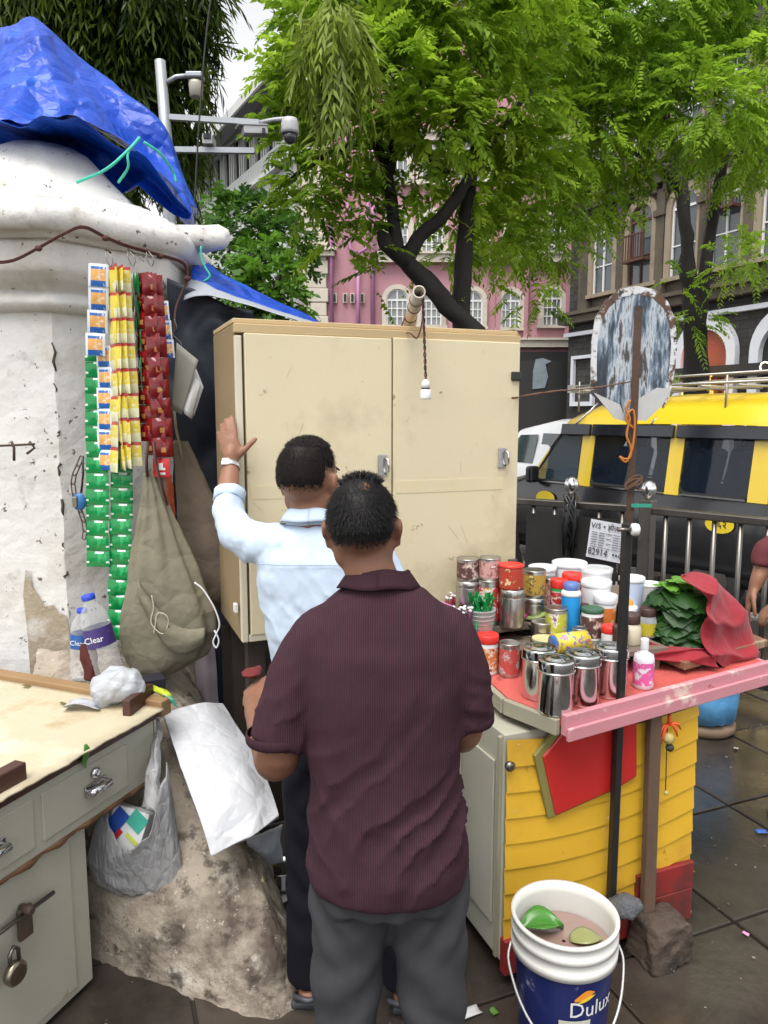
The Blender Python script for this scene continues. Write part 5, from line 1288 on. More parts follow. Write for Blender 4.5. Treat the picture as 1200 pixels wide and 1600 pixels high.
m_clr = clear_mat('clear_container_plastic', (.75, .77, .8), .62); m_cream = M('cream_contents', (.62, .56, .42), .5, var=.15, vs=20.)
def can(nm, lab, x, y, wpx, hpx, body, lid=None, z=ZT, lidh=.12, rim=True, cat='tin', lidr=1.04, taper=1., neck=None, group=None, on=None):
    p, r = seat(x, y, z, wpx)
    if on is not None: p = Vector(on)
    h = hpx*MPP(p)/math.cos(PITCH)
    t = thing(nm, lab, cat, p, random.random()*6, group)
    hb = h*(1 - lidh) if lid else h
    prof = [(r*.94*taper, 0), (r*taper, .003), (r*taper, .006)]
    prof += [(r*(taper + (1-taper)*.5), hb*.5), (r, hb - .004)]
    if neck: prof = [(r*.9, 0), (r, .006), (r, hb*.72), (r*.9, hb*.85), (r*neck, hb*.93), (r*neck, hb)]
    else: prof += [(r*.98, hb)]
    mats = body if isinstance(body, (list, tuple)) else [body]
    n = len(prof) - 1
    mis = [0]*n
    MB().lathe(prof, p, 28).build('body', mats[0], t)
    if len(mats) > 1: MB().lathe([(r*1.006*taper, hb*.12), (r*1.006*(taper + (1-taper)*.5), hb*.5), (r*1.006, hb*(.68 if neck else .86))], p, 28, caps=False).build('label', mats[1], t)
    if rim and not lid:
        MB().lathe([(r*.95, hb - .006), (r*1.03, hb - .005), (r*1.03, hb), (r*.97, hb + .002), (r*.93, hb - .003)], p, 28).build('rim', m_ssd, t)
    if lid:
        lr = r*(neck if neck else 1.)*lidr
        MB().lathe([(lr*.98, hb - .002), (lr, hb), (lr, hb + (h-hb)*.85), (lr*.93, h), (lr*.82, h - .002), (lr*.1, h - .003)], p, 28).build('lid', lid, t)
    return t, p, r, h
can('sweet_jar', 'orange printed jar with red lid at the counter\'s left end', 761, 1056, 34, 62, [m_lwht, pr_org], m_lred, lidh=.2, cat='jar')
t_, p_, r_, h_ = can('steel_mug', 'red and silver mug beside the orange jar', 795, 1060, 32, 52, [m_ssd, prn('mug', (.5, .08, .07), (.55, .5, .5), (.35, .22, .2), 30.)], cat='mug')
# pink bottle
t_, p_, r_, h_ = can('sanitiser_bottle', 'white bottle with pink label standing right of the steel canisters', 1004, 1079, 32, 78, [M('translucent_white_bottle', (.74, .7, .8), .35, var=.03), M('pink_label', (.72, .12, .36), .4, var=.1, vs=20., stains=((.78, .74, .8), 30., .52, .56))], m_lwht, cat='bottle', neck=.36, lidh=.2, lidr=1.1)
# tall back row: tins and stacks, from left to right
ZB, ZC = ZT + .15, ZT + .2                                # top of the raised shelf and of the little crate by the cupboard
m_shelf = M('grey_brown_shelf_board', (.16, .12, .09), .7, var=.3, vs=6.)
rsh = thing('display_shelf', 'low raised shelf along the back of the counter under the tubs', 'shelf', (.85, 2.98, ZT))
MB().box((.83, 2.955, ZB - .009), (.82, .25, .018), R(18)).build('shelf_board', m_shelf, rsh)
for t in (-.36, 0, .36): MB().box((.83 + t*.95, 2.955 + t*.31, ZT + .066), (.03, .2, .131), R(18)).build('riser', m_shelf, rsh)
ZC = ZT + .13
ZM = ZT + .08
msh = thing('display_step', 'middle display step between the canisters and the back shelf', 'shelf', (.7, 2.56, ZT))
MB().box((.7, 2.555, ZM - .008), (.5, .3, .016), R(18)).build('step_board', m_shelf, msh)
for t in (-.22, .22): MB().box((.7 + t*.95, 2.555 + t*.31, ZT + .032), (.02, .26, .064), R(18)).build('step_side', m_shelf, msh)
crt = thing('shelf_crate', 'small raised wooden crate against the cupboard under the tins', 'crate', (.34, 2.655, ZT))
MB().box((.32, 2.65, ZC - .01), (.46, .22, .02), STALL_RZ).build('top', m_shelf, crt)
for t, y_ in ((-.2, .09), (.2, .09), (.2, -.07), (-.02, .0)): MB().box(Vector((.32, 2.65, ZT + .055)) + E1*t + E2*y_, (.02, .02, .11), STALL_RZ).build('leg', m_shelf, crt)
st_, sp_, sr_, sh_ = can('steel_jar', 'round steel jar under a dark tin by the cupboard, leftmost', 730, 976, 38, 66, m_ssd, m_ssd, lidh=.14, cat='jar', z=ZC, lidr=1.02)
can('tin', 'small dark printed tin on top of the leftmost steel jar', 727, 909, 24, 34, [m_ssd, pr_dk], on=sp_ + Vector((0, 0, sh_)))
st_, sp_, sr_, sh_ = can('tin', 'red and white round tin beside the leftmost steel jar', 763, 979, 33, 70, [m_ssd, pr_red], z=ZC)
can('tin', 'pink printed tin standing highest by the cupboard door', 768, 912, 22, 34, [m_ssd, pr_pink], on=sp_ + Vector((.004, .01, sh_)))
st_, sp_, sr_, sh_ = can('steel_jar', 'steel jar under the red tin next to the cupboard', 799, 983, 40, 60, m_ssd, m_ssd, lidh=.2, cat='jar', z=ZC, lidr=1.02)
can('tin', 'bright red tin standing on a steel jar', 795, 926, 27, 38, [pr_redb, pr_redb], m_lred, lidh=.1, on=sp_ + Vector((-.005, 0, sh_)))
_p = can('steel_pot', 'steel pot below the gold tin', 833, 980, 38, 44, m_ssd, m_ssd, lidh=.2, cat='pot', lidr=1.02, z=ZT + .1)
can('tin', 'gold tin with dark emblem standing on a steel pot', 831, 938, 27, 42, [m_ssd, pr_gold], on=_p[1] + Vector((0, 0, _p[3])))
can('tub', 'white tub at the back left of the tub row', 846, 940, 42, 52, m_lwht, m_lwht, lidr=1.06, taper=.88, cat='tub', z=ZB)
can('tub', 'tallest white tub with white lid at the back', 888, 938, 52, 56, m_lwht, m_lwht, lidr=1.06, taper=.88, cat='tub', z=ZB)
can('tub', 'wide milky tub with clear lid right of the tallest tub', 930, 945, 48, 54, m_lwht, m_clr, lidr=1.06, taper=.88, cat='tub', z=ZB)
can('tub', 'round milky tub below the wide milky tub', 930, 957, 46, 46, m_lwht, m_lwht, lidr=1.05, taper=.9, cat='tub', lidh=.18, z=ZB)
can('tub', 'pale blue tub with white lid right of the black post', 985, 958, 38, 54, M('pale_blue_tub_plastic', (.45, .52, .66), .4, var=.06), m_lwht, lidr=1.06, taper=.88, cat='tub', z=ZB)
can('tin', 'pink and red meat coloured tin left of the blue bottle', 858, 953, 24, 48, [m_ssd, pr_pink], z=ZB)
can('jar', 'red lidded jar at the back above the blue bottle', 892, 950, 30, 52, [m_lwht, pr_red], m_lred, lidh=.22, cat='jar', z=ZB)
can('jar', 'red jar with green foot left of the blue bottle', 872, 957, 26, 50, [m_lgrn, pr_red], m_lred, lidh=.25, cat='jar', z=ZB)
t_, p_, r_, h_ = can('blue_bottle', 'sky blue plastic bottle with white collar and slate cap', 890, 996, 30, 64, m_lblu, None, rim=False, cat='bottle', z=ZM)
MB().lathe([(r_*1.0, h_ - .004), (r_*1.06, h_), (r_*1.0, h_ + .012), (r_*.8, h_ + .018)], p_, 24).build('collar', m_lwht, t_)
MB().lathe([(r_*.76, h_ + .016), (r_*.8, h_ + .02), (r_*.8, h_ + .04), (r_*.6, h_ + .046), (r_*.05, h_ + .047)], p_, 24).build('cap', m_lnav, t_)
can('tin', 'lime yellow labelled tin in the middle of the goods', 868, 1003, 34, 50, [m_ssd, pr_ygr], z=ZM)
can('tin', 'green lidded tin with face picture beside the lying tin', 924, 1003, 34, 50, [m_lwht, pr_dk], M('dark_green_lid', (.03, .1, .05), .5), z=ZM, lidh=.12)
can('tub', 'orange printed oil tub with white lid behind the black post', 944, 992, 34, 60, [m_lwht, prn('oil', (.7, .2, .05), (.75, .5, .1), (.6, .4, .6), 30.)], m_lwht, cat='tub', lidh=.2, taper=.86, lidr=1.08, z=ZM)
can('jar', 'orange jar seen behind the oil tub', 918, 968, 24, 46, m_lora, m_lora, cat='jar', z=ZB - .04)
can('jar', 'amber jam jar with brown lid right of the post', 981, 966, 28, 50, m_hon, m_lbrn, cat='jar', neck=.8, lidh=.25, z=ZB - .02)
can('jar', 'small cream jar with brown lid in front on the right', 984, 1010, 34, 48, m_cream, m_lbrn, cat='jar', neck=.82, lidh=.3, z=ZM)
can('jar', 'white topped dark jar behind the small cream jar', 980, 992, 28, 42, m_lbrn, m_lwht, cat='jar', lidh=.25, z=ZM)
can('jar', 'clear jar of yellow paste with dark lid beside the leaves', 1010, 998, 30, 46, [m_clr, M('yellow_paste', (.5, .42, .03), .5, var=.2)], m_lbrn, cat='jar', neck=.85, lidh=.26, z=ZM)
can('plastic_box', 'tall clear plastic container behind the dark lidded jar', 1013, 966, 36, 52, m_clr, m_lwht, cat='box', lidh=.06, taper=.92, z=ZB - .02)
can('jar', 'short brown jar beside the foot of the post', 968, 1014, 24, 34, m_lbrn, m_lbrn, cat='jar', lidh=.3, z=ZM)
can('steel_pot', 'shallow steel pot in the middle of the goods', 846, 1003, 34, 28, m_ssd, cat='pot', z=ZM)
can('jar', 'dark lidded jar just right of the blue bottle', 910, 990, 22, 44, m_cream, m_lbrn, cat='jar', lidh=.3, neck=.85, z=ZM)
can('tin', 'silver topped tin squeezed between lime tin and blue bottle', 853, 985, 24, 38, [m_ssd, pr_org], z=ZM)
can('jar', 'white cream pot with red lid in front of the oil tub', 952, 1010, 26, 30, m_lwht, m_lred, cat='jar', lidh=.35, z=ZM)
can('tin', 'small yellow tin in front of the dark lidded jar', 905, 1010, 22, 26, [m_ssd, pr_yel], z=ZM)
# lying tin
la_, lb_ = PY(870, 1010, 2.42), PY(914, 995, 2.46); la_.z = lb_.z = ZM + .035
ly = thing('lying_tin', 'yellow printed tin with blue end lying on its side', 'tin', (la_ + lb_)/2)
dl = (lb_ - la_).normalized(); Ll = (lb_ - la_).length*1.12; rl = .034
Xl = frame(la_ - dl*.01, dl.cross(Vector((0, 0, 1))), dl)
MB().lathe([(rl, 0), (rl, Ll)], X=Xl, seg=28).build('body', pr_yel, ly)
MB().lathe([(rl*1.04, -.003), (rl*1.04, .005), (rl*.96, .0055)], X=Xl, seg=28).build('rim', M('yellow_tin_rim', (.75, .55, .05), .35), ly)
MB().lathe([(rl*.05, -.005), (rl*.9, -.0045), (rl*.92, -.002)], X=Xl, seg=28).build('end', prn('blue_end', (.06, .15, .45), (.35, .2, .3), (.5, .35, .2), 45.), ly)
bpy.data.objects[ly.name]['label'] = 'yellow printed tin with blue end lying on its side'
# trays, bowls and small goods in the middle
can('shallow_tin', 'flat tin of yellow lime paste left of the lying tin', 850, 1016, 44, 14, [m_ssd, m_ssd], M('pale_yellow_paste', (.55, .5, .25), .5, var=.2, vs=30.), lidh=.2, lidr=.9, cat='tin', z=ZM)
bw = thing('paste_tray', 'rusty tray with dark red catechu paste behind the red mug', 'tray', PZ(790, 1005, ZT))
bp_, br = seat(800, 1020, ZT + .05, 84); can('steel_drum', 'low steel drum under the catechu tray', 800, 1024, 50, 18, m_ssd, cat='drum', on=Vector((bp_.x, bp_.y, ZT)))
MB().lathe([(br*.8, 0), (br, .03), (br*1.03, .032), (br*.98, .03), (br*.78, .005), (br*.05, .004)], bp_, 32).build('pan', M('tarnished_pan', (.3, .2, .16), .4, metal=.7, var=.4, vs=12.), bw)
MB().lathe([(br*.76, .006), (br*.7, .022), (br*.4, .03), (br*.03, .026)], bp_, 28).noise(.006, 40.).build('paste', M('dark_red_catechu', (.16, .03, .025), .6, var=.4, vs=20.), bw)
fb = thing('leaf_bowl', 'dark bowl with a cut leaf and magenta flower', 'bowl', PZ(818, 985, ZT + .03))
fp2, fr = seat(832, 992, ZT + .09, 50); can('steel_drum', 'narrow steel drum under the leaf bowl', 832, 1000, 34, 34, m_ssd, cat='drum', on=Vector((fp2.x, fp2.y, ZT)))
MB().lathe([(fr*.6, 0), (fr*.95, .03), (fr, .042), (fr*.95, .04), (fr*.6, .012), (fr*.03, .01)], fp2, 28).build('bowl', M('blackened_bowl', (.1, .09, .08), .4, metal=.6, var=.3), fb)
MB().grid(lambda u, v: fp2 + Vector(((u-.4)*.1, (v-.5)*.07*math.sin(math.pi*min(1, u*.9+.1)), .045 + .02*u + .006*math.sin(v*9))), 8, 6).build('leaf', M('pale_green_leaf', (.22, .3, .08), .5, var=.3, vs=40.), fb, solid=.001)
MB().ell(fp2 + Vector((-.04, -.0, .055)), (.022, .018, .013), seg=12, rings=8).noise(.008, 90.).build('flower', M('magenta_flower', (.4, .02, .16), .6, var=.4, vs=80.), fb)
MB().tube([fp2 + Vector((.05 + .008*math.cos(a*1.7), -.02 + .008*math.sin(a*1.7) , .02 + .0)) + Vector((a*.0022, 0, 0)) for a in np.linspace(0, 26, 80)], .0035, 5).build('coil', m_lwht, fb)
sp1 = [PZ(775, 970, ZT + .09), PZ(790, 995, ZT + .05), PZ(815, 1003, ZT + .045), PZ(850, 1004, ZT + .05)]
sn_ = thing('steel_spoon', 'long thin steel spoon lying across the paste tray', 'spoon', sp1[2])
MB().tube(smoothpath(sp1, 5), .003, 6).build('handle', m_ss, sn_)
MB().ell(sp1[0], (.01, .016, .005), seg=10, rings=6).build('bowl', m_ss, sn_)
sp2 = [PZ(800, 975, ZT + .08), PZ(815, 990, ZT + .06), PZ(835, 1015, ZT + .03)]
solo(MB().tube(smoothpath(sp2, 5), (.006, .006, .006, .006, .007, .007, .008, .009, .01, .01, .008), 8), 'wooden_stick', m_redwood, 'dark red wooden stick standing in the paste tray', 'stick')
# sachet basket and sticks at the left
m_bask = clear_mat('clear_ribbed_basket', (.6, .68, .68), .55)
gp, gr = seat(752, 990, ZC, 44)
gb = thing('sachet_basket', 'small clear basket filled with green foil packets', 'basket', gp)
MB().lathe([(gr*.85, 0), (gr*1.0, .075), (gr*1.04, .077)], gp, 20, caps=False).lathe([(gr*.02, .002), (gr*.85, .002)], gp, 20, caps=False).build('basket', m_bask, gb, solid=.0015)
for k in range(5): MB().lathe([(gr*(.86 + .035*k), .012 + .015*k), (gr*(.88 + .035*k), .014 + .015*k)], gp, 20, caps=False).build('hoop', m_lwht, gb, solid=.001)
m_gfoil = M('green_foil', (.01, .26, .06), .25, metal=.35, var=.4, vs=30., stains=((.6, .68, .62), 45., .60, .64))
for k in range(16):
    a = random.uniform(-.4, .6); b_ = random.uniform(-.35, .35)
    Xk = Matrix.Translation(gp + Vector((random.uniform(-.6, .6)*gr, random.uniform(-.6, .6)*gr, .065 + random.uniform(0, .02)))) @ Matrix.Rotation(random.uniform(0, 6), 4, 'Z') @ Matrix.Rotation(a, 4, 'Y') @ Matrix.Rotation(b_, 4, 'X')
    MB().box(Xk.translation, (.012, .004, .11), X=Xk).build('packet', m_gfoil, gb)
def stick_bunch(x, y, z, wpx, n, cap, lab):
    p, r = seat(x, y, z, wpx); t = thing('stick_bunch', lab, 'sticks', p)
    MB().lathe([(r*.7, 0), (r*.8, .05)], p, 16).build('cup', m_ssd, t)
    for k in range(n):
        a = random.uniform(0, 6.28); q = r*.8*math.sqrt(random.random()); hh = random.uniform(.07, .09)
        e = p + Vector((q*math.cos(a)*1.15, q*math.sin(a)*1.15, hh))
        s_ = MB().tube([p + Vector((q*math.cos(a)*.8, q*math.sin(a)*.8, .02)), e], .0042, 6).build('stick', cap, t)
        MB().ell(e, (.006, .006, .005), seg=8, rings=6).build('tip', m_lwht, s_)
stick_bunch(708, 968, ZC, 34, 16, M('dark_red_stick', (.25, .03, .04), .5), 'bunch of dark red white tipped sticks near the cupboard')
stick_bunch(722, 992, ZC, 34, 18, M('plum_stick', (.12, .03, .08), .5), 'bunch of plum coloured white tipped sticks beside the green packets')
m_purp = M('pink_purple_cellophane', (.5, .16, .42), .25, var=.4, vs=25., stains=((.75, .62, .75), 30., .55, .6))
pk = thing('sweet_packets', 'heap of pink and purple wrapped sweets behind the maroon shirt', 'packets', PZ(700, 960, ZT))
for k in range(14):
    c = PY(random.uniform(668, 712), random.uniform(915, 960), random.uniform(2.5, 2.62)); c.z = ZC + random.uniform(.008, .085)
    Xk = Matrix.Translation(c) @ Matrix.Rotation(random.uniform(0, 6), 4, 'Z') @ Matrix.Rotation(random.uniform(-.8, .8), 4, 'X')
    MB().grid(lambda u, v: Xk @ Vector(((u-.5)*.06, (v-.5)*.045, .012*math.sin(u*math.pi)*math.sin(v*math.pi)*(1 if v > .5 else 1) + .004*fbm(u*4 + k, v*4))), 6, 5).build('packet', m_purp if k % 4 else m_lblu, pk, solid=.004)
# betel leaves under the red cloth, on a board
m_bd = M('cracked_ply_board', (.2, .105, .06), .7, var=.3, vs=5., stains=((.42, .34, .24), 7., .58, .68, .7), stretch=(1, 4, 1))
b0 = PZ(1069, 1056, ZT + .03); bdp = [PZ(1012, 1012, ZT + .045), PZ(1070, 1036, ZT + .045), PZ(1200, 1000, ZT + .045), PZ(1130, 972, ZT + .045)]
solo(MB().prism([(p.x, p.y) for p in bdp], .028, Matrix.Translation((0, 0, ZT + .018))), 'leaf_board', m_bd, 'cracked brown board under the betel leaves on the counter', 'board', bevel=.003)
solo(MB().box(((bdp[1] + bdp[2])/2 + E2*.05).to_tuple()[:2] + (ZT + .008,), (.26, .1, .016), STALL_RZ), 'black_batten', m_black, 'flat black batten under the brown leaf board', 'batten')
solo(MB().box(((bdp[0] + bdp[3])/2).to_tuple()[:2] + (ZT + .008,), (.2, .06, .016), STALL_RZ + .3), 'black_batten', m_black, 'short hidden black batten below the leaf board back', 'batten')
m_betel = M('betel_leaf_green', (.021, .072, .013), .42, var=.35, vs=14., island=.4, spec=.3)
m_betel2 = M('betel_leaf_light', (.1, .26, .03), .4, var=.3, vs=14., spec=.5)
lc = (PZ(1068, 1014, ZT + .047)); lc.z = ZT + .047; lc += Vector((.02, .06, 0))
lf = thing('betel_leaf_stack', 'tall stack of dark green betel leaves half wrapped in red cloth', 'leaves', lc)
def leaf_mesh(L, W_, cup, mat):
    def fn(u, v):
        w = W_*(math.sin(math.pi*min(1, .05 + u*.93))**.5)*(1 - .2*u); s = (v - .5)*2
        return Vector((u*L - L*.45, s*w, -cup*s*s*w*.55 - .85*max(0, u - .35)**2*L + .002*math.sin(u*9 + s*3)))
    return MB().grid(fn, 6, 4).mesh(mat, 'leaf')
lms = [leaf_mesh(.155, .072, c, m_betel) for c in (.3, .15, .45, .6)]
for k in range(290):
    layer = k/290; z = .008 + layer*.205; pile = k % 3
    a = random.choice((-1.57, -1.9, -1.3, -2.4, -2.1, -2.9, 2.9)) + random.uniform(-.22, .22)
    off = Vector((random.uniform(-.035, .045), random.uniform(-.02, .05), 0))
    X = Matrix.Translation(off + Vector((0, 0, z))) @ Matrix.Rotation(a, 4, 'Z') @ Matrix.Translation((.025, 0, 0)) @ Matrix.Rotation(random.uniform(-.02, .1) + .16*math.sin(layer*11), 4, 'Y') @ Matrix.Rotation(random.uniform(-.1, .1), 4, 'X')
    dup_mesh(lms[k % 4], 'leaf', lf, X)
l2 = leaf_mesh(.1, .035, .3, m_betel2)
for k in range(9):
    X = Matrix.Translation(Vector((-.05 + random.uniform(-.03, .05), random.uniform(-.03, .02), .215 + random.uniform(0, .025)))) @ Matrix.Rotation(random.uniform(1.5, 4.6), 4, 'Z') @ Matrix.Rotation(random.uniform(-.9, -.3), 4, 'Y')
    dup_mesh(l2, 'leaf', lf, X)
for dx, dz, a in ((.03, .07, -1.57), (-.04, .05, -1.7)):   # broad leaves facing out
    X = Matrix.Translation(Vector((dx, -.095, dz))) @ Matrix.Rotation(a, 4, 'Z') @ Matrix.Rotation(1.1, 4, 'Y')
    dup_mesh(lms[0], 'leaf', lf, X)
m_rcl = M('crimson_cotton_cloth', (.27, .007, .018), .8, var=.25, vs=8., crinkle=(14., .35), sheen=.15)
Yl = lc.y
rc = net([
    [(1062, 900, Yl - .05), (1085, 893, Yl + .0), (1110, 900, Yl + .06), (1140, 925, Yl + .12), (1165, 965, Yl + .15), (1178, 1000, Yl + .17)],
    [(1068, 906, Yl - .1), (1100, 912, Yl - .06), (1125, 918, Yl - .0), (1155, 945, Yl + .03), (1176, 985, Yl + .06), (1184, 1020, Yl + .07)],
    [(1085, 915, Yl - .13), (1108, 935, Yl - .11), (1125, 955, Yl - .07), (1150, 985, Yl - .05), (1170, 1010, Yl - .02), (1182, 1034, Yl + .0)],
    [(1112, 925, Yl - .14), (1110, 950, Yl - .15), (1108, 985, Yl - .14), (1120, 1010, Yl - .13), (1145, 1028, Yl - .1), (1165, 1040, Yl - .06)],
    [(1110, 930, Yl - .12), (1100, 960, Yl - .155), (1092, 1000, Yl - .16), (1105, 1028, Yl - .17), (1125, 1040, Yl - .16), (1140, 1048, Yl - .12)]], 60, 50, .016, 6., 2., 0., (.022, 2.6, 1.4))
cl = thing('red_cloth', 'crumpled crimson cloth draped over the betel leaves', 'cloth', lc + Vector((.1, .0, 0)))
rc.build('drape', m_rcl, cl, solid=.003)
net([[(978, 1000, Yl - .02), (1005, 1000, Yl - .1), (1040, 1012, Yl - .13), (1080, 1012, Yl - .14), (1115, 1010, Yl - .13)],
     [(976, 1010, Yl - .06), (1005, 1018, Yl - .14), (1040, 1022, Yl - .16), (1080, 1020, Yl - .17), (1118, 1025, Yl - .16)],
     [(985, 1022, Yl - .09), (1008, 1028, Yl - .16), (1040, 1033, Yl - .17), (1080, 1036, Yl - .185), (1120, 1042, Yl - .17)]], 40, 16, .010, 8., 6., 0., (.014, 2.5, 1.6)).build('loose_tail', m_rcl, cl, solid=.003)

# ---------------------------------------------------------------- bucket, blue bag
m_bkt = M('white_bucket_plastic', (.66, .65, .61), .4, var=.05, vs=4., stains=((.45, .4, .33), 4., .58, .75, .6))
bc_ = Vector((.488, 1.855, 0)); BH = .42
bkt = thing('paint_bucket', 'white paint bucket with blue label holding water and a leaf', 'bucket', bc_)
MB().lathe([(0.1074, .0), (0.1110, .01), (0.1292, BH - .1), (0.1411, BH - .098), (0.1420, BH - .075), (0.1319, BH - .072), (0.1329, BH - .055), (0.1420, BH - .052), (0.1420, BH - .035), (0.1347, BH - .032), (0.1365, BH - .012), (0.1429, BH - .01), (0.1429, BH), (0.1329, BH), (0.1301, BH - .03), (0.1165, .1), (0.1092, .02), (0.0182, .015)], bc_, 48).build('pail', m_bkt, bkt)
m_blab = M('royal_blue_label', (.012, .02, .115), .35, var=.2, vs=6., stains=((.4, .43, .5), 14., .62, .68, .8))
MB().lathe([(0.1133, .012), (0.1297, .317)], bc_, 48, caps=False).build('label', m_blab, bkt)
lookb = math.atan2(-bc_.y, -bc_.x)
def on_bucket(a, z, out=.0012):
    r = (.122 + (z - .01)/(.32 - .01)*.02)*.91 + out; return bc_ + Vector((r*math.cos(lookb + a), r*math.sin(lookb + a), z))
def bucket_patch(a0, a1, z0, z1, mat, nm, fn=None, out=.003):
    MB().grid(lambda u, v: on_bucket(a0 + (a1-a0)*u, (z0 + (z1-z0)*v) if not fn else fn(u, v), out), 14, 4).build(nm, mat, bkt)
bucket_patch(-.05, .62, .02, .205, M('cream_label_panel', (.6, .6, .5), .4), 'label_panel')
bucket_patch(.25, .75, .2, .25, M('orange_swoosh', (.85, .3, .03), .4), 'swoosh', lambda u, v: .262 + .03*u*u + v*(.016 + .02*u)*math.sin(math.pi*min(1, u + .15)), .003)
bucket_patch(.3, .7, .2, .25, M('yellow_swoosh', (.85, .6, .05), .4), 'swoosh', lambda u, v: .257 + .02*u*u + v*.012*math.sin(math.pi*u), .0036)
def bend_text(body, size, a0, z, mat, nm):
    o = text_mesh(body, size, Matrix(), mat, nm, bkt, align='LEFT', world=False, ext=.0003)
    for v in o.data.vertices:
        p = on_bucket(a0 + v.co.x/.14, z + v.co.y, .0042 + v.co.z) - bc_; v.co = p
bend_text('Dulux', .062, .14, .236, m_lwht, 'printed_name')
bend_text('Promise', .035, .02, .17, m_ink, 'printed_word'); bend_text('INTERIOR', .015, .08, .145, m_ink, 'printed_word')
MB().lathe([(.005, BH - .085), (.1245, BH - .085)], bc_, 40, caps=False).build('water', M('murky_pinkish_water', (.3, .2, .17), .06, var=.15, vs=8., spec=.7), bkt)
m_lfw = M('wet_green_leaf', (.05, .2, .02), .25, var=.3, vs=20.)
lw = solo(MB().grid(lambda u, v: bc_ + Vector((-.05 + (u-.5)*.12, .045 + (v-.5)*.1*math.sin(math.pi*min(1, .05 + u*.95)), BH - .078 + .022*math.sin(u*math.pi) + .01*math.cos(v*6))), 10, 8), 'floating_leaf', m_lfw, 'green betel leaf floating in the paint bucket', 'leaf', solid=.001)
solo(MB().grid(lambda u, v: bc_ + Vector((.06 + (u-.5)*.09, .0 + (v-.5)*.07*math.sin(math.pi*min(1, .1 + u*.9)), BH - .079 + .012*math.sin(u*math.pi))), 8, 6), 'floating_leaf', M('pale_wet_leaf', (.28, .3, .12), .3, var=.2), 'pale cut leaf floating in the paint bucket', 'leaf', solid=.001)
hl, hr = bc_ + Vector((-.143, .0, BH - .085)), bc_ + Vector((.143, .0, BH - .085))
arc = [hl] + [bc_ + Vector((-.156*math.cos(a), -.172*math.sin(a)*.9, BH - .085 - .2*math.sin(a))) for a in np.linspace(.15, math.pi - .15, 14)] + [hr]
MB().tube(smoothpath(arc, 3), .0035, 8).build('handle', M('handle_wire', (.6, .6, .58), .35, metal=.6), bkt)
mid_ = arc[5:10]; MB().tube(mid_, .0075, 10).build('handle_grip', m_blk_pl, bkt)
m_bbag = M('pale_blue_polythene', (.12, .36, .66), .35, var=.2, vs=8., bump=.5, bs=20)
bb0 = PZ(1112, 1152, 0); 
solo(MB().lathe([(.15, 0), (.17, .02), (.17, .05), (.15, .07)], bb0 + Vector((0, .12, 0)), 24), 'stool', M('grimy_wood_disc', (.22, .15, .1), .8, var=.3), 'low round grimy stool under the pale blue bag', 'stool')
bbm = MB().lathe([(.1, .07), (.175, .1), (.185, .2), (.175, .32), (.19, .42), (.15, .5), (.05, .54), (.01, .54)], bb0 + Vector((0, .12, 0)), 30)
solo(bbm.noise(.045, 8.).noise(.018, 22., 3.), 'blue_bag', m_bbag, 'pale blue plastic covered bundle on the ground beyond the counter', 'bag')
# ================================================================== goods hung on the pillar and heaped at its foot
def sachet_strip(lab, top, bot, n, wid, mats, pat, yaw=0., tilt=0., puff=.006, group=None, mirror=1, cat='sachet strip', bend=0.):
    """n packets hung one below another from top to bottom (place points); pat(u, v) gives the ink of a spot"""
    top, bot = Vector(top), Vector(bot); L = (bot - top).length; hh = L/n
    t = thing('sachet_strip', lab, cat, top, 0, group)
    down = (bot - top).normalized(); xx = Vector((math.cos(yaw), math.sin(yaw), 0)); zz = xx.cross(-down).normalized()
    if zz.y > 0: zz = -zz
    me = []
    for k in range(3):
        r = random.Random(k)
        def fn(u, v, k=k):
            p = puff*max(0, math.sin(math.pi*u))**.6*max(0, math.sin(math.pi*v))**.6*(1 + .3*math.sin(7*u + k*2)*math.sin(5*v + k))
            return Vector(((u-.5)*wid, -(1-v)*hh*.985, p + .0008*math.sin(30*u + k)))
        mb = MB().grid(fn, 8, 8, mfn=pat); me.append(mb.mesh(mats, 'sachet'))
    for i in range(n):
        o = top + down*(hh*i) + zz*(bend*math.sin(math.pi*i/n)) + xx*(random.uniform(-.002, .002))
        X = Matrix((xx, -down, zz)).transposed().to_4x4(); X.translation = o - top
        X = X @ Matrix.Rotation(random.uniform(-.07, .07), 4, 'X') @ Matrix.Rotation(random.uniform(-.12, .12), 4, 'Y')
        s_ = dup_mesh(me[i % 3], 'sachet', t, X)
    return t
mk = lambda n, c, r=.3, **k: M(n, c, r, var=.12, vs=50., **k)
f_yel, f_wyel, f_red, f_sil = mk('yellow_sachet', (.68, .55, .05), stains=((.75, .7, .5), 60., .58, .62)), mk('pale_yellow_sachet', (.72, .70, .45)), mk('red_band', (.42, .035, .02)), mk('silver_sachet', (.5, .52, .5), .35)
f_blue, f_wht, f_ora = mk('blue_print', (.02, .12, .42), stains=((.7, .74, .78), 70., .58, .62)), mk('white_sachet', (.66, .7, .76)), mk('orange_print', (.7, .36, .1), stains=((.75, .6, .42), 70., .55, .6))
f_dred, f_dgold = mk('dark_red_foil', (.15, .005, .007), .18, stains=((.3, .012, .016), 30., .55, .65)), mk('gold_speck', (.42, .2, .06), .3)
f_grn, f_wprint = mk('green_foil_sachet', (.0, .22, .05), .2, stains=((.02, .4, .12), 25., .55, .62)), mk('white_foil_print', (.65, .72, .68), .35)
pat_y = lambda u, v: 2 if v > .86 else (1 if (v < .42 and u > .15) else 0)
pat_b = lambda u, v: 0 if (u < .14 or u > .88 or v > .9 or v < .05) else (1 if v < .3 or v > .8 else 2)
pat_r = lambda u, v: 1 if (.38 < u < .62 and .2 < v < .5) else 0
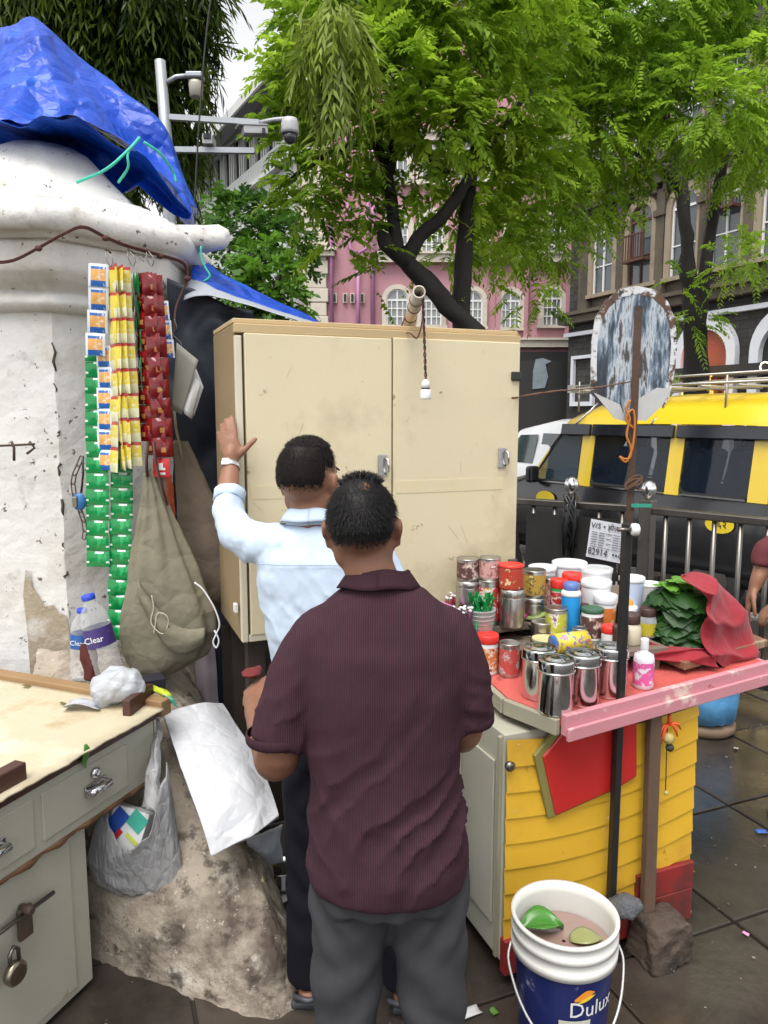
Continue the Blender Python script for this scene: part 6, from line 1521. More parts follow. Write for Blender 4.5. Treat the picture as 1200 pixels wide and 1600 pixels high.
pat_g = lambda u, v: 1 if ((v > .9 and .35 < u < .8) or (u < .14 and .2 < v < .34) or (u > .86 and .2 < v < .34)) else 0
Yb = 2.74
h = lambda x, y, Y=Yb: PY(x, y, Y)
G = 'sachet strips hung on the pillar'
sachet_strip('blue and white sachet strip hung furthest left at the top', h(155, 412), h(148, 556), 4, 30*MPP(h(150, 500)), [f_wht, f_blue, f_ora], pat_b, yaw=.1, group=G)
sachet_strip('blue and white sachet strip showing below the upper one, left of the yellow', h(162, 540, Yb + .03), h(166, 735, Yb + .03), 6, 28*MPP(h(150, 600)), [f_wht, f_blue, f_ora], pat_b, yaw=-.3, group=G)
for k, (x0, x1, w, yaw, lab) in enumerate(((177, 178, 26, -.9, 'leftmost yellow sachet strip, turned sideways'), (182, 190, 24, -1.1, 'second yellow sachet strip, seen edge on'), (186, 199, 26, -.95, 'third yellow sachet strip from the left'), (186, 208, 31, .12, 'front yellow sachet strip facing outward, rightmost of the yellow'))):
    sachet_strip(lab, h(x0, 414 + k, Yb - .01*k), h(x1, 738 - 3*k, Yb - .012*k), 8, w*MPP(h(180, 600))*(1.6 if k < 3 else 1), [f_yel, f_wyel, f_red], pat_y, yaw=yaw, group=G)
for k, (x0, x1, y1) in enumerate(((206, 207, 520), (211, 214, 560), (214, 222, 640))):
    sachet_strip(('first', 'second', 'third')[k] + ' silver grey sachet strip between the yellow and the red', h(x0, 428, Yb + .02), h(x1, y1, Yb + .02), 3 + k, .07, [f_sil, f_wht, f_grn], lambda u, v: 2 if u > .85 else (1 if v > .8 else 0), yaw=-1.15, group=G)
for k, (x0, x1, w, yaw, y1, lab) in enumerate(((222, 228, 24, -.5, 690, 'leftmost red foil strip'), (228, 238, 26, -.75, 712, 'second red foil strip'), (233, 248, 26, -.6, 700, 'third red foil strip'), (238, 257, 24, .3, 715, 'rightmost red foil strip'))):
    sachet_strip(lab + ' beside the hanging papers' if k == 3 else lab + ' hung on the pillar', h(x0, 426 + k, Yb - .01*k), h(x1, y1, Yb - .01*k), 9, w*MPP(h(240, 600))*1.25, [f_dred, f_dgold], pat_r, yaw=yaw, puff=.011, group=G)
f_tag = mk('red_tag_foil', (.5, .02, .025), .25)
sachet_strip('single red packet with pale triangle print below the red strips', h(252, 716, Yb - .03), h(253, 746, Yb - .03), 1, .062, [f_tag, f_wprint], lambda u, v: 1 if (abs(u - .5) < .3*(1 - v) + .02 and .35 < v < .7) or (.12 < v < .22 and .2 < u < .8) else 0, group=G)
sachet_strip('short blue and white sachet strip right of the red ones', h(253, 470, Yb + .03), h(264, 560, Yb + .03), 3, 20*MPP(h(250, 500)), [f_wht, f_blue, f_ora], pat_b, yaw=.4, group=G)
sachet_strip('long green foil strip, left one of the two', h(150, 540, Yb + .05), h(153, 886, Yb + .03), 14, 36*MPP(h(150, 800)), [f_grn, f_wprint], pat_g, group=G)
sachet_strip('long green foil strip, right one hanging lowest', h(192, 690, Yb + .05), h(184, 1000, Yb + .03), 13, 35*MPP(h(190, 800)), [f_grn, f_wprint], pat_g, group=G)
for x in (168, 203, 232):                              # nails and wire loops the strips hang on
    a = h(x, 392, 2.77); nl = thing('wire_hook', {168: 'wire hook holding the yellow strips', 203: 'wire hook holding the silver strips', 232: 'wire hook holding the red strips'}[x], 'hook', a)
    MB().tube([a + Vector((0, .03, 0)), a + Vector((0, -.02, 0))], .004, 6).build('nail', m_iron, nl)
    MB().tube(smoothpath([a + Vector((0, -.015, 0)), h(x - 3, 402), h(x + 5, 416), h(x + 8, 404), a + Vector((0, -.015, .0))], 4), .0018, 5).build('loop', m_steel, nl)
# cloth bags
def cloth_bag(nm, lab, levels, Y, mat, depth, folds=9, amp=.14, seed=0.):
    """levels: (y, x_left, x_right, depth factor)"""
    secs = []; n = 64; lv = []
    for a, b in zip(levels, levels[1:]):
        for k in range(6): lv.append(tuple(x + (y - x)*k/6 for x, y in zip(a, b)))
    lv.append(levels[-1])
    y0, y1 = levels[0][0], levels[-1][0]
    for y, xl, xr, df in lv:
        c = PY((xl+xr)/2, y, Y); hw = (xr-xl)/2*MPP(c); dp = depth*df; t = (y-y0)/(y1-y0)
        ring = []
        for i in range(n):
            a = 2*math.pi*i/n
            q = 1 + amp*(1 - t)**.8*math.sin(folds*a + 3*math.sin(t*3 + seed)) + amp*.6*math.sin(4*a + t*7 + seed)*t*(1-t)*2 + .05*fbm(math.cos(a)*2 + seed, math.sin(a)*2, t*6)
            ring.append(c + Vector((hw*q*math.cos(a), dp*q*math.sin(a), .012*fbm(a*2, t*5, seed))))
        secs.append(ring)
    return MB().loft(secs)
m_canv = M('grey_green_canvas', (.19, .172, .122), .9, var=.18, vs=10., crinkle=(9., .45), stains=((.17, .14, .1), 5., .55, .7, .7))
m_canb = M('brown_grey_canvas', (.15, .115, .085), .9, var=.18, vs=8., crinkle=(8., .4), stains=((.12, .05, .04), 9., .68, .74, .7))
bag1 = thing('canvas_bag', 'grey green canvas bag hanging on the pillar by its straps', 'bag', PY(260, 1060, 2.66))
cloth_bag('bag', '', [(738, 226, 240, .25), (780, 222, 258, .35), (840, 212, 285, .55), (900, 202, 312, .85), (950, 192, 334, 1.), (985, 190, 340, 1.05), (1020, 195, 322, .95), (1045, 204, 280, .7), (1062, 214, 238, .3)], 2.72, None, .075).build('sack', m_canv, bag1)
for pts in (((231, 690), (229, 720), (230, 745)), ((240, 690), (243, 720), (250, 752), (262, 790))):
    MB().tube([PY(x, y, 2.69) for x, y in pts], .011, 8, flat=.4).build('strap', M('dark_strap', (.09, .05, .04), .8), bag1)
def flap(u, v):
    x = 215 + 105*u; y = 905 + 75*u + 30*math.sin(u*3.1) + v*(24 + 20*math.sin(u*math.pi))
    return PY(x, y, 2.632 - .018*math.sin(v*math.pi) - .016*math.sin(u*math.pi))
MB().grid(flap, 24, 8).build('pocket_flap', m_canv, bag1, solid=.004)
MB().tube(smoothpath([PY(x, y, 2.60) for x, y in ((237, 930), (240, 950), (236, 972), (245, 985), (255, 990), (263, 975), (260, 962), (247, 958), (243, 975), (240, 990))], 5), .0022, 5).build('drawstring', M('pale_string', (.5, .46, .38), .8), bag1)
MB().tube(smoothpath([PY(x, y, 2.63) for x, y in ((304, 910), (318, 922), (335, 950), (343, 975), (338, 990), (333, 1003), (338, 1012), (342, 1000), (335, 985))], 5), .0032, 6).build('white_string', m_lwht, bag1)
bag2 = thing('canvas_bag', 'larger brown canvas bag hanging behind, next to the cupboard', 'bag', PY(325, 945, 2.9))
cloth_bag('bag', '', [(690, 271, 292, .25), (730, 274, 312, .4), (790, 276, 340, .7), (850, 280, 362, .95), (900, 290, 377, 1.), (930, 310, 375, .8), (948, 335, 362, .35)], 2.92, None, .07, folds=6, amp=.06, seed=3.).build('sack', m_canb, bag2)
MB().tube([PY(x, y, 2.9) for x, y in ((272, 640), (275, 670), (282, 700), (290, 735))], .012, 8, flat=.35).build('strap', M('tan_strap', (.32, .26, .17), .8), bag2)
# hanging papers, drape
pph = thing('hanging_papers', 'grey card and curled white papers clipped together beside the red strips', 'papers', PY(290, 540, 2.86))
def crd(xs, Y, curl, mat, nm):
    P4 = [PY(x, y, Y) for x, y in xs]
    MB().grid(lambda u, v: (P4[0].lerp(P4[1], u)).lerp(P4[3].lerp(P4[2], u), v) + Vector((0, -curl*math.sin(u*math.pi)*v, 0)), 8, 8).build(nm, mat, pph, solid=.0015)
crd(((276, 535), (310, 563), (284, 648), (268, 640)), 2.83, .0, M('grey_card', (.29, .29, .25), .8), 'card')
crd(((300, 575), (314, 600), (300, 655), (286, 640)), 2.85, .03, m_lwht, 'paper')
crd(((304, 570), (318, 605), (303, 650), (292, 620)), 2.88, -.03, m_lwht, 'paper')
MB().tube(smoothpath([PY(x, y, 2.85) for x, y in ((272, 498), (276, 512), (270, 522), (282, 535), (284, 545))], 4), .002, 5).build('clip_wire', m_steel, pph)
m_floral = M('faded_pink_flowered_cloth', (.5, .42, .46), .9, var=.15, vs=10., stains=((.4, .1, .2), 14., .62, .68, .6))
solo(net([[(300, 985, 2.98), (318, 985, 2.95), (332, 985, 2.98)], [(306, 1050, 2.98), (322, 1050, 2.94), (338, 1050, 2.98)], [(312, 1125, 2.98), (328, 1125, 2.94), (343, 1120, 2.98)]], 12, 14, .006, 12., 1., .01), 'hanging_cloth', m_floral, 'faded pink cloth strip hanging below the canvas bags', 'cloth', solid=.003)
solo(net([[(256, 742, 2.79), (262, 742, 2.78), (268, 742, 2.79)], [(262, 790, 2.80), (268, 785, 2.79), (273, 785, 2.8)], [(268, 822, 2.82), (271, 820, 2.81), (274, 820, 2.82)]], 8, 14, .006, 30., 1., .01), 'garland_ribbon', M('orange_red_ribbon', (.5, .09, .03), .5, var=.3, vs=40.), 'narrow orange red ribbon hanging under the red packet', 'ribbon', solid=.002)
# chain with blue lock
ch = thing('chain_lock', 'rusty chain with small blue padlock on the pillar', 'padlock', PY(123, 720, 2.80))
cp_ = [(128, 714), (122, 728), (116, 742), (114, 756), (116, 772), (120, 786), (126, 800), (131, 815), (133, 830), (131, 842)]
for a, b in zip(cp_, cp_[1:]):
    A_, B_ = PY(*a, 2.79), PY(*b, 2.79); d_ = (B_ - A_); s_ = Vector((d_.z, 0, -d_.x)).normalized()*.007
    MB().tube([A_ - d_*.1 + s_*.3, A_ + s_, B_ + s_, B_ + d_*.1, B_ - s_, A_ - s_, A_ - d_*.1 - s_*.3], .0025, 6).build('link', m_iron, ch)
MB().ell(PY(124, 784, 2.77), (.026, .014, .034), seg=14, rings=10).build('lock_body', M('blue_lock_cover', (.02, .14, .35), .4, var=.1), ch)
MB().box(PY(117, 784, 2.755), (.018, .01, .04)).build('lock_face', m_brass, ch, bevel=.004)
MB().tube([PY(x, y, 2.78) for x, y in ((129, 712), (130, 740), (127, 770))], .004, 6).build('black_strap', m_blk_pl, ch)

# ---------------------------------------------------------------- on and beside the desk
m_pet = clear_mat('clear_bottle_plastic', (.8, .83, .86), .86, .06)
def water_bottle(lab, x, y, Y, hpx, wpx, lean, cap, labmat):
    p = PY(x, y, Y); hh = hpx*MPP(p); r = wpx/2*MPP(p); t = thing('water_bottle', lab, 'bottle', p, 0, 'water bottles on the desk')
    X = Matrix.Translation(p) @ Matrix.Rotation(lean, 4, 'Y')
    prof = [(r*.8, 0), (r*.97, .006)]
    for k in range(9): z = .02 + k*hh*.062; prof += [(r, z), (r*.95, z + hh*.03)]
    prof += [(r, hh*.62), (r*.98, hh*.72), (r*.8, hh*.82), (r*.42, hh*.91), (r*.38, hh*.95)]
    MB().lathe(prof, X=X, seg=24).build('shell', m_pet, t)
    MB().lathe([(r*1.015, hh*.46), (r*1.015, hh*.66)], X=X, seg=24, caps=False).build('label', labmat, t)
    MB().lathe([(r*.44, hh*.945), (r*.46, hh*.95), (r*.46, hh*.998), (r*.4, hh*1.003)], X=X, seg=18).build('cap', M('blue_cap', (.02, .06, .5), .4), t)
    text_mesh('Clear', r*.62, X @ Matrix.Translation((0, -r*1.03, hh*.55)) @ Matrix.Rotation(R(90), 4, 'X'), m_lwht, 'label_print', t)
m_wl1 = M('navy_purple_label', (.05, .03, .16), .35, var=.2, vs=20., stains=((.5, .6, .75), 30., .64, .68)); m_wl2 = M('blue_water_label', (.02, .1, .34), .35, var=.2, vs=20., stains=((.6, .68, .75), 30., .62, .66))
dz0 = DZ + .002
water_bottle('leaning water bottle with blue cap beside the green strips', 178, 1072, 2.60, 150, 44, R(-13), True, m_wl1)
water_bottle('lower water bottle with blue label at the pillar corner', 128, 1060, 2.66, 112, 34, R(3), True, m_wl2)
solo(net([[(122, 1008, 2.63), (135, 1010, 2.6), (146, 1008, 2.62)], [(128, 1030, 2.62), (142, 1030, 2.58), (152, 1030, 2.6)], [(134, 1060, 2.62), (146, 1066, 2.58), (158, 1062, 2.6)]], 10, 10, .008, 20., 2., .01), 'maroon_rag', M('maroon_rag', (.075, .012, .01), .9, var=.2), 'dark maroon rag stuffed between the two water bottles', 'rag', solid=.006)
m_wpl = M('white_thin_polythene', (.6, .62, .66), .35, var=.06, vs=10., back=.35, crinkle=(24., .7))
pw = PZ(178, 1108, DZ + .006); k_ = MPP(pw)
pb2 = MB().ell(pw + Vector((0, .05, .055)), (.085, .06, .058), seg=40, rings=24).noise(.025, 14.).noise(.012, 34., 3.)
pbt = thing('plastic_bag', 'puffed white plastic bag lying on the desk', 'plastic bag', pw)
pb2.build('pouch', m_wpl, pbt)
pq = [PZ(94, 1100, DZ + .02), PZ(115, 1088, DZ + .03), PZ(150, 1090, DZ + .03)]
MB().grid(lambda u, v: pw + Vector((-.16 + u*.12, .0 + (v-.5)*.07*(1 - .2*u), .012 + .012*math.sin(u*4) + .008*math.cos(v*5))), 8, 6).build('flap', m_wpl, pbt, solid=.002)
solo(net([[(222, 1068, 2.5), (245, 1072, 2.46), (262, 1080, 2.44)], [(236, 1076, 2.46), (256, 1085, 2.42), (274, 1095, 2.4)], [(252, 1086, 2.44), (266, 1098, 2.4), (277, 1106, 2.38)]], 8, 8, .005, 25., 1., .01), 'yellow_green_wrapper', M('yellow_green_wrapper', (.42, .48, .03), .35, var=.5, vs=14., stains=((.0, .12, .1), 9., .5, .56)), 'yellow and green wrapper beside the wood block', 'wrapper', solid=.002)
solo(MB().box(PZ(222, 1074, DZ + .03) + Vector((.01, .03, 0)), (.11, .07, .05), .5), 'black_box', M('black_card_box', (.015, .015, .025), .5), 'small black box at the desk corner behind the wood block', 'box', bevel=.003)
lfp = RP(134, 1182, dkp(0, -.016, 0), dnn)
solo(MB().grid(lambda u, v: lfp + du*((u-.5)*.03*math.sin(math.pi*min(1, .1 + v*.9))) + Vector((0, 0, (.5 - v)*.075)) + dnn*(.006*math.sin(v*6)), 5, 8), 'fallen_leaf', M('bruised_green_leaf', (.07, .2, .03), .5, var=.4, vs=40.), 'green leaf hanging over the desk edge', 'leaf', solid=.001)
for k, (x, y) in enumerate(((62, 1062), (48, 1075), (108, 1102))):
    q_ = PZ(x, y, DZ + .004); solo(MB().grid(lambda u, v: q_ + Vector(((u-.5)*.06, (v-.5)*.025*math.sin(math.pi*min(1, .1 + u*.9)), .008*math.sin(u*5 + k) + .004)), 6, 4), 'dry_leaf', M('dry_olive_leaf', (.16, .13, .05), .7), ('dry olive leaf at the back of the desk', 'second dry leaf just in front of the back batten', 'dry leaf fragment near the plastic bag')[k], 'leaf', solid=.001)
# white sack sheet on the footing
m_sack = M('white_woven_sack', (.52, .53, .56), .5, var=.06, vs=6., stains=((.42, .38, .32), 7., .58, .7, .7), crinkle=(9., .5))
sk = thing('white_sack', 'flat white plastic sack draped over the concrete footing', 'sack', PZ(360, 1340, .3))
SK = [[(252, 1118, 2.52), (285, 1108, 2.56), (318, 1100, 2.62), (345, 1102, 2.7)], [(275, 1180, 2.36), (310, 1172, 2.38), (352, 1160, 2.44), (385, 1160, 2.52)], [(305, 1260, 2.2), (340, 1250, 2.22), (388, 1230, 2.28), (415, 1215, 2.4)], [(332, 1338, 2.12), (365, 1322, 2.14), (405, 1300, 2.18), (440, 1275, 2.26)]]
net(SK, 60, 66, .016, 4., 3., 0., (.006, 1.5, 2.2)).build('sack', m_sack, sk, solid=.016)
solo(net([[(385, 1310, 2.32), (412, 1305, 2.34), (440, 1290, 2.4)], [(388, 1330, 2.34), (415, 1330, 2.36), (441, 1325, 2.42)], [(392, 1352, 2.36), (418, 1350, 2.4), (442, 1345, 2.46)]], 14, 12, .012, 12., 7., .01), 'plastic_sheet', m_wpl, 'crumpled white plastic sheet below the flat sack', 'plastic sheet', solid=.003)
solo(net([[(216, 1120, 2.55), (235, 1112, 2.5), (248, 1122, 2.5)], [(218, 1135, 2.5), (236, 1135, 2.45), (246, 1140, 2.46)], [(222, 1150, 2.5), (234, 1152, 2.46), (242, 1150, 2.47)]], 12, 10, .015, 14., 9., .02), 'plastic_scrap', m_wpl, 'crumpled clear plastic scrap hanging off the desk corner', 'plastic scrap', solid=.002)
# hanging grey plastic bag with a printed box in it
m_gpl = M('thin_grey_white_carrier', (.5, .5, .51), .35, var=.1, vs=14., stretch=(2, 2, .8), back=.35, crinkle=(22., .8))
cb_ = thing('carrier_bag', 'grey white carrier bag with a colourful box hanging below the desk corner', 'bag', PY(215, 1400, 2.2))
def carrier(u, v):
    a = -math.pi*.1 - math.pi*1.0*u                      # open front pouch
    tab = [(0., 170, 262, 1262), (.25, 150, 272, 1300), (.5, 138, 280, 1345), (.75, 148, 284, 1378), (1., 185, 282, 1398)]
    xl, xr, y = interp(tab, v)
    x = (xl + xr)/2 + (xr - xl)/2*math.cos(math.pi*(1 - u)); yy = y - (1 - v)*(70*max(0, u - .6)/.4 + 10*max(0, .3 - u)/.3) + (1 - v)**1.5*62*math.sin(math.pi*min(1, u*1.25)) ; Y = 2.24 - (.085*math.sin(math.pi*u)*(1 - .5*v))
    p = PY(x, yy, Y); return p + mnoise.noise_vector(Vector((u*9, v*2.5, 1)))*.012
MB().grid(carrier, 40, 26).build('pouch', m_gpl, cb_, solid=.002)
def carrier_back(u, v):
    xl, xr, y = interp([(0., 168, 262, 1262), (.5, 140, 280, 1345), (1., 187, 281, 1397)], v); x = xl + (xr - xl)*u
    return PY(x, y - (1 - v)*55*max(0, u - .55)/.45, 2.27 + .03*math.sin(math.pi*u)) + mnoise.noise_vector(Vector((u*5, v*3, 4)))*.01
MB().grid(carrier_back, 20, 12).build('pouch_back', m_gpl, cb_, solid=.002)
net([[(242, 1125, 2.42), (246, 1125, 2.41), (250, 1128, 2.42)], [(236, 1165, 2.34), (244, 1165, 2.32), (251, 1165, 2.34)], [(230, 1210, 2.26), (242, 1215, 2.24), (250, 1222, 2.25)], [(222, 1262, 2.2), (240, 1268, 2.18), (262, 1290, 2.2)]], 12, 20, .008, 20., 2., .012).build('handle', m_gpl, cb_, solid=.002)
bxp = PY(200, 1300, 2.245)
Xb = Matrix.Translation(bxp) @ Matrix.Rotation(R(16), 4, 'Y') @ Matrix.Rotation(R(-20), 4, 'X') @ Matrix.Rotation(R(-14), 4, 'Z')
pbx_ = thing('printed_box', 'white box with red, blue and green print inside the carrier bag', 'box', bxp)
MB().box(bxp, (.125, .05, .15), X=Xb).build('carton', m_lwht, pbx_, bevel=.002)
for (c0, d0, mt_) in (((-.035, -.027, .03), (.05, .003, .07), M('blue_ink_patch', (.02, .08, .4), .4)), ((.03, -.027, .045), (.06, .003, .05), M('green_ink_patch', (.05, .4, .3), .4)), ((-.03, -.028, -.03), (.018, .003, .08), M('red_ink_patch', (.5, .03, .04), .4)), ((.03, -.027, -.01), (.05, .003, .012), M('yellow_ink_patch', (.6, .65, .1), .4))):
    MB().box(Xb @ Vector(c0), d0, X=Xb @ Matrix.Rotation(R(25), 4, 'Y')).build('print', mt_, pbx_)
# pots behind the footing
def pot(lab, x, y, z, wpx, hh, mat, inner, cat='pot', deep=.8):
    p, r = seat(x, y, z, wpx); t = thing('cooking_pot', lab, cat, p, 0, 'pots on the ground')
    MB().lathe([(r*.7, 0), (r*.9, hh*.3), (r, hh), (r*1.06, hh + .003), (r*1.0, hh + .004), (r*.86, hh*.4), (r*.1, hh*.2)], p, 28).build('vessel', mat, t)
    MB().lathe([(.001, hh*deep), (r*.95, hh*deep)], p, 28, caps=False).build('contents', inner, t)
    return t
m_milk = M('milky_liquid', (.6, .6, .58), .2, var=.1)
pot('steel pot of pale liquid just behind the footing', 432, 1455, .0, 52, .1, m_ssd, m_milk)
pot('brass coloured pot behind the pot of pale liquid', 420, 1418, .06, 44, .1, M('dull_brass', (.3, .22, .1), .35, metal=1., var=.3, vs=10.), M('dark_broth', (.08, .05, .02), .3))
pot('bright steel pot beside the white trouser leg', 440, 1398, .1, 50, .07, m_ss, M('dark_pot_inside', (.03, .03, .03), .4))
solo(MB().box(PZ(432, 1440, -.0) + Vector((0, .16, .03)), (.26, .2, .06), .3), 'pot_crate', m_dwood, 'dark low crate under the pots', 'crate')
solo(MB().tube([PZ(400, 1375, .25), PZ(412, 1400, .18)], (.025, .02), 8), 'cardboard_roll', M('tan_card', (.45, .36, .2), .8), 'tan cardboard edge beside the pots', 'cardboard')
# blue crate with coloured packets between the men
bkp = PZ(588, 1530, 0)
bct = thing('blue_crate', 'blue plastic crate of coloured sweet packets on the ground between the men', 'crate', bkp + Vector((0, .2, 0)), R(10))
cc0 = bkp + Vector((.0, .28, 0))
for (dx, dy, sx, sy) in ((0, -.15, .36, .012), (0, .15, .36, .012), (-.18, 0, .012, .3), (.18, 0, .012, .3)): MB().box(cc0 + Vector((dx, dy, .09)), (sx, sy, .18)).build('wall', M('blue_crate_plastic', (.02, .12, .42), .4, var=.1), bct)
MB().box(cc0 + Vector((0, 0, .02)), (.35, .29, .02)).build('bottom', MATS['blue_crate_plastic'], bct)
pcols = [M('pkt_%d' % i, c, .35, var=.2, vs=40.) for i, c in enumerate(((.6, .05, .04), (.05, .35, .08), (.7, .6, .1), (.7, .7, .72), (.05, .15, .5)))]
for k in range(60):
    c = cc0 + Vector((random.uniform(-.15, .15), random.uniform(-.12, .12), random.uniform(.14, .24)))
    Xk = Matrix.Rotation(random.uniform(0, 6), 4, 'Z') @ Matrix.Rotation(random.uniform(-1, 1), 4, 'X')
    MB().box(c, (.05, .032, .009), X=Xk).build('packet', pcols[k % 5], bct)
# litter
for k, (x, y, w, d_, col, lab) in enumerate(((733, 1583, .07, .035, (.65, .65, .66), 'white paper scrap on the ground beside the bucket'), (1073, 1425, .03, .016, (.6, .2, .4), 'pink wrapper on the wet paving right of the block'), (1078, 1362, .02, .03, (.35, .5, .05), 'yellow green scrap near the cart corner'),
        (772, 1582, .022, .02, (.1, .22, .03), 'green leaf scrap left of the bucket'), (1165, 1460, .02, .014, (.6, .25, .45), 'small pink scrap on the paving at the right'), (1135, 1090, .03, .02, (.6, .6, .58), 'white scrap beyond the blue bag'), (1190, 1300, .05, .03, (.05, .15, .5), 'blue bottle top lying on the paving at the right edge'), (1150, 1170, .025, .02, (.55, .5, .45), 'pale crumb of litter beyond the cart'))):
    q_ = PZ(x, y, .004); a_ = random.uniform(0, 3)
    solo(MB().grid(lambda u, v: q_ + Vector(((u-.5)*w*math.cos(a_) - (v-.5)*d_*math.sin(a_), (u-.5)*w*math.sin(a_) + (v-.5)*d_*math.cos(a_), .004 + .006*math.sin(u*5 + k)*math.sin(v*3))), 5, 4), 'litter', M('litter_%d' % k, col, .6), lab, 'litter', solid=.001)
sc = MB(); r_ = random.Random(5)
for k in range(420):                                    # trodden crumbs and grit, too small to count
    x = r_.uniform(-.9, 2.2); y = r_.uniform(1.6, 4.6); s_ = r_.uniform(.002, .007)
    sc.box((x, y, .002), (s_*r_.uniform(.6, 2), s_, s_*.5), r_.uniform(0, 3))
o = structure(sc, 'ground_grit', M('pale_grit', (.3, .27, .23), .8, var=.5, vs=3., island=.8)); o['kind'] = 'stuff'
tag(o, 'scattered pale grit and crumbs on the wet paving', 'grit', kind='stuff')
# ================================================================== people
def remesh(mb, voxel, smooth=6, fac=.5):
    """melt overlapping closed forms into one continuous skin; returns points, faces, normals"""
    me = bpy.data.meshes.new('tmp'); me.from_pydata(mb.v, [], mb.f)
    ob = bpy.data.objects.new('tmp', me); COL.objects.link(ob)
    m = ob.modifiers.new('r', 'REMESH'); m.mode = 'VOXEL'; m.voxel_size = voxel; m.use_smooth_shade = True
    s = ob.modifiers.new('s', 'SMOOTH'); s.factor = fac; s.iterations = smooth
    dg = bpy.context.evaluated_depsgraph_get(); ev = ob.evaluated_get(dg); em = ev.to_mesh()
    n = len(em.vertices); co = np.empty(n*3); no = np.empty(n*3)
    em.vertices.foreach_get('co', co); em.vertices.foreach_get('normal', no)
    fs = [tuple(p.vertices) for p in em.polygons]
    ev.to_mesh_clear(); bpy.data.objects.remove(ob); bpy.data.meshes.remove(me)
    return co.reshape(-1, 3), fs, no.reshape(-1, 3)
def skin_obj(name, mb, mat, parent, voxel=.007, smooth=6, disp=None, keep=None):
    co, fs, no = remesh(mb, voxel, smooth)
    if disp is not None:
        d = np.array([disp(Vector(c), Vector(n)) for c, n in zip(co, no)]); co = co + no*d[:, None]
    if keep is not None:
        fs = [f for f in fs if all(keep(co[i]) for i in f)]
    out = MB(); out.v = [tuple(c) for c in co]; out.f = fs; out.mi = [0]*len(fs); out.sm = [True]*len(fs)
    if isinstance(mat, tuple):
        fn, mats = mat; out.mi = [fn(sum((Vector(co[i]) for i in f), Vector())/len(f)) for f in fs]; mat = mats
    return out.build(name, mat, parent)
def ellsec(c, rx, ry, n=28, p=2.3, tiltx=0., rz=0.):
    out = []
    for i in range(n):
        a = 2*math.pi*i/n; cx, sy = math.cos(a), math.sin(a)
        x = rx*math.copysign(abs(cx)**(2/p), cx); y = ry*math.copysign(abs(sy)**(2/p), sy)
        x, y = x*math.cos(rz) - y*math.sin(rz), x*math.sin(rz) + y*math.cos(rz)
        out.append(Vector(c) + Vector((x, y, tiltx*y)))
    return out
def torso(mb, secs, rz=0.):
    mb.loft([ellsec((x, y, z), rx, ry, rz=rz) for x, y, z, rx, ry in secs])
def hand(mb, wrist, d, side, up, curl=.6, thumb=1, spread=.0):
    """palm, four unequal fingers and a thumb; d along the fingers, side towards the thumb, up out of the back of the hand"""
    w, d, s, u = Vector(wrist), Vector(d).normalized(), Vector(side).normalized(), Vector(up).normalized()
    X = Matrix((s, d, u)).transposed()
    mb.ell(w + d*.05, (.041, .052, .017), X=X.to_4x4(), seg=14, rings=9)
    mb.tube([w - d*.03, w + d*.02], (.027, .03), 12, flat=.75, up=u, dome=True)
    for k, (o, L) in enumerate(((.031, .07), (.011, .079), (-.010, .073), (-.030, .058))):
        b = w + d*(.088 - .004*abs(k - 1)) + s*o; a = 0; P_ = [b]; p = b
        for q in range(3):
            a += curl*(.5 if q == 0 else 1.)*.75; dirn = d*math.cos(a) - u*math.sin(a) + s*(spread*(1.5 - k)*.5); p = p + dirn*(L*(.44, .32, .24)[q]); P_.append(p)
        mb.tube(P_, (.0098, .0092, .0085, .0075), 10, dome=True)
    t0 = w + d*.028 + s*.03*thumb
    mb.tube([t0, t0 + (s*.75 + d*.6 - u*.1)*.032, t0 + (s*.75 + d*.85 - u*.25)*.054, t0 + (s*.65 + d*1.05 - u*.4)*.068], (.014, .012, .0105, .009), 10, dome=True)
def head(mb, c, yaw, pitch=0., roll=0., k=1.):
    """c: middle of the skull; returns matrix of the head (x right, y face, z up)"""
    H = Matrix.Translation(Vector(c)) @ Matrix.Rotation(yaw, 4, 'Z') @ Matrix.Rotation(roll, 4, 'Y') @ Matrix.Rotation(pitch, 4, 'X')
    def e(p, r): mb.ell(H @ (Vector(p)*k), tuple(x*k for x in r), X=H, seg=20, rings=14)
    e((0, -.008, .012), (.074, .094, .092)); e((0, .03, -.03), (.066, .066, .075)); e((0, .045, -.072), (.05, .045, .042)); e((0, .075, -.1), (.026, .02, .018))
    e((0, .086, .012), (.045, .016, .014)); e((0, .1, -.022), (.0125, .02, .022)); e((0, .108, -.034), (.017, .013, .011)); e((0, .09, -.064), (.026, .012, .0085))
    for s in (-1, 1):
        e((s*.036, .068, -.03), (.024, .022, .022)); e((s*.079, -.0, -.018), (.0095, .019, .031)); e((s*.087, -.012, -.01), (.0065, .018, .025)); e((s*.081, .0, -.046), (.008, .01, .012))
        e((s*.04, .0, -.06), (.03, .04, .045))
    return H, k
def face_bits(H, k, parent, m_eye, m_dark):
    for s in (-1, 1):
        e = MB().ell(H @ Vector((s*.031*k, .083*k, .0)), (.0125*k, .009*k, .0095*k), X=H, seg=12, rings=8).build('eye', m_eye, parent)
        MB().ell(H @ Vector((s*.031*k, .0905*k, .0)), (.0055*k, .0028*k, .0058*k), X=H, seg=10, rings=6).build('iris', m_dark, e)
        MB().tube([H @ Vector((s*.012*k, .096*k, .017*k)), H @ Vector((s*.032*k, .093*k, .023*k)), H @ Vector((s*.052*k, .078*k, .017*k))], (.003, .0045, .0025), 6).build('eyebrow', m_dark, parent)
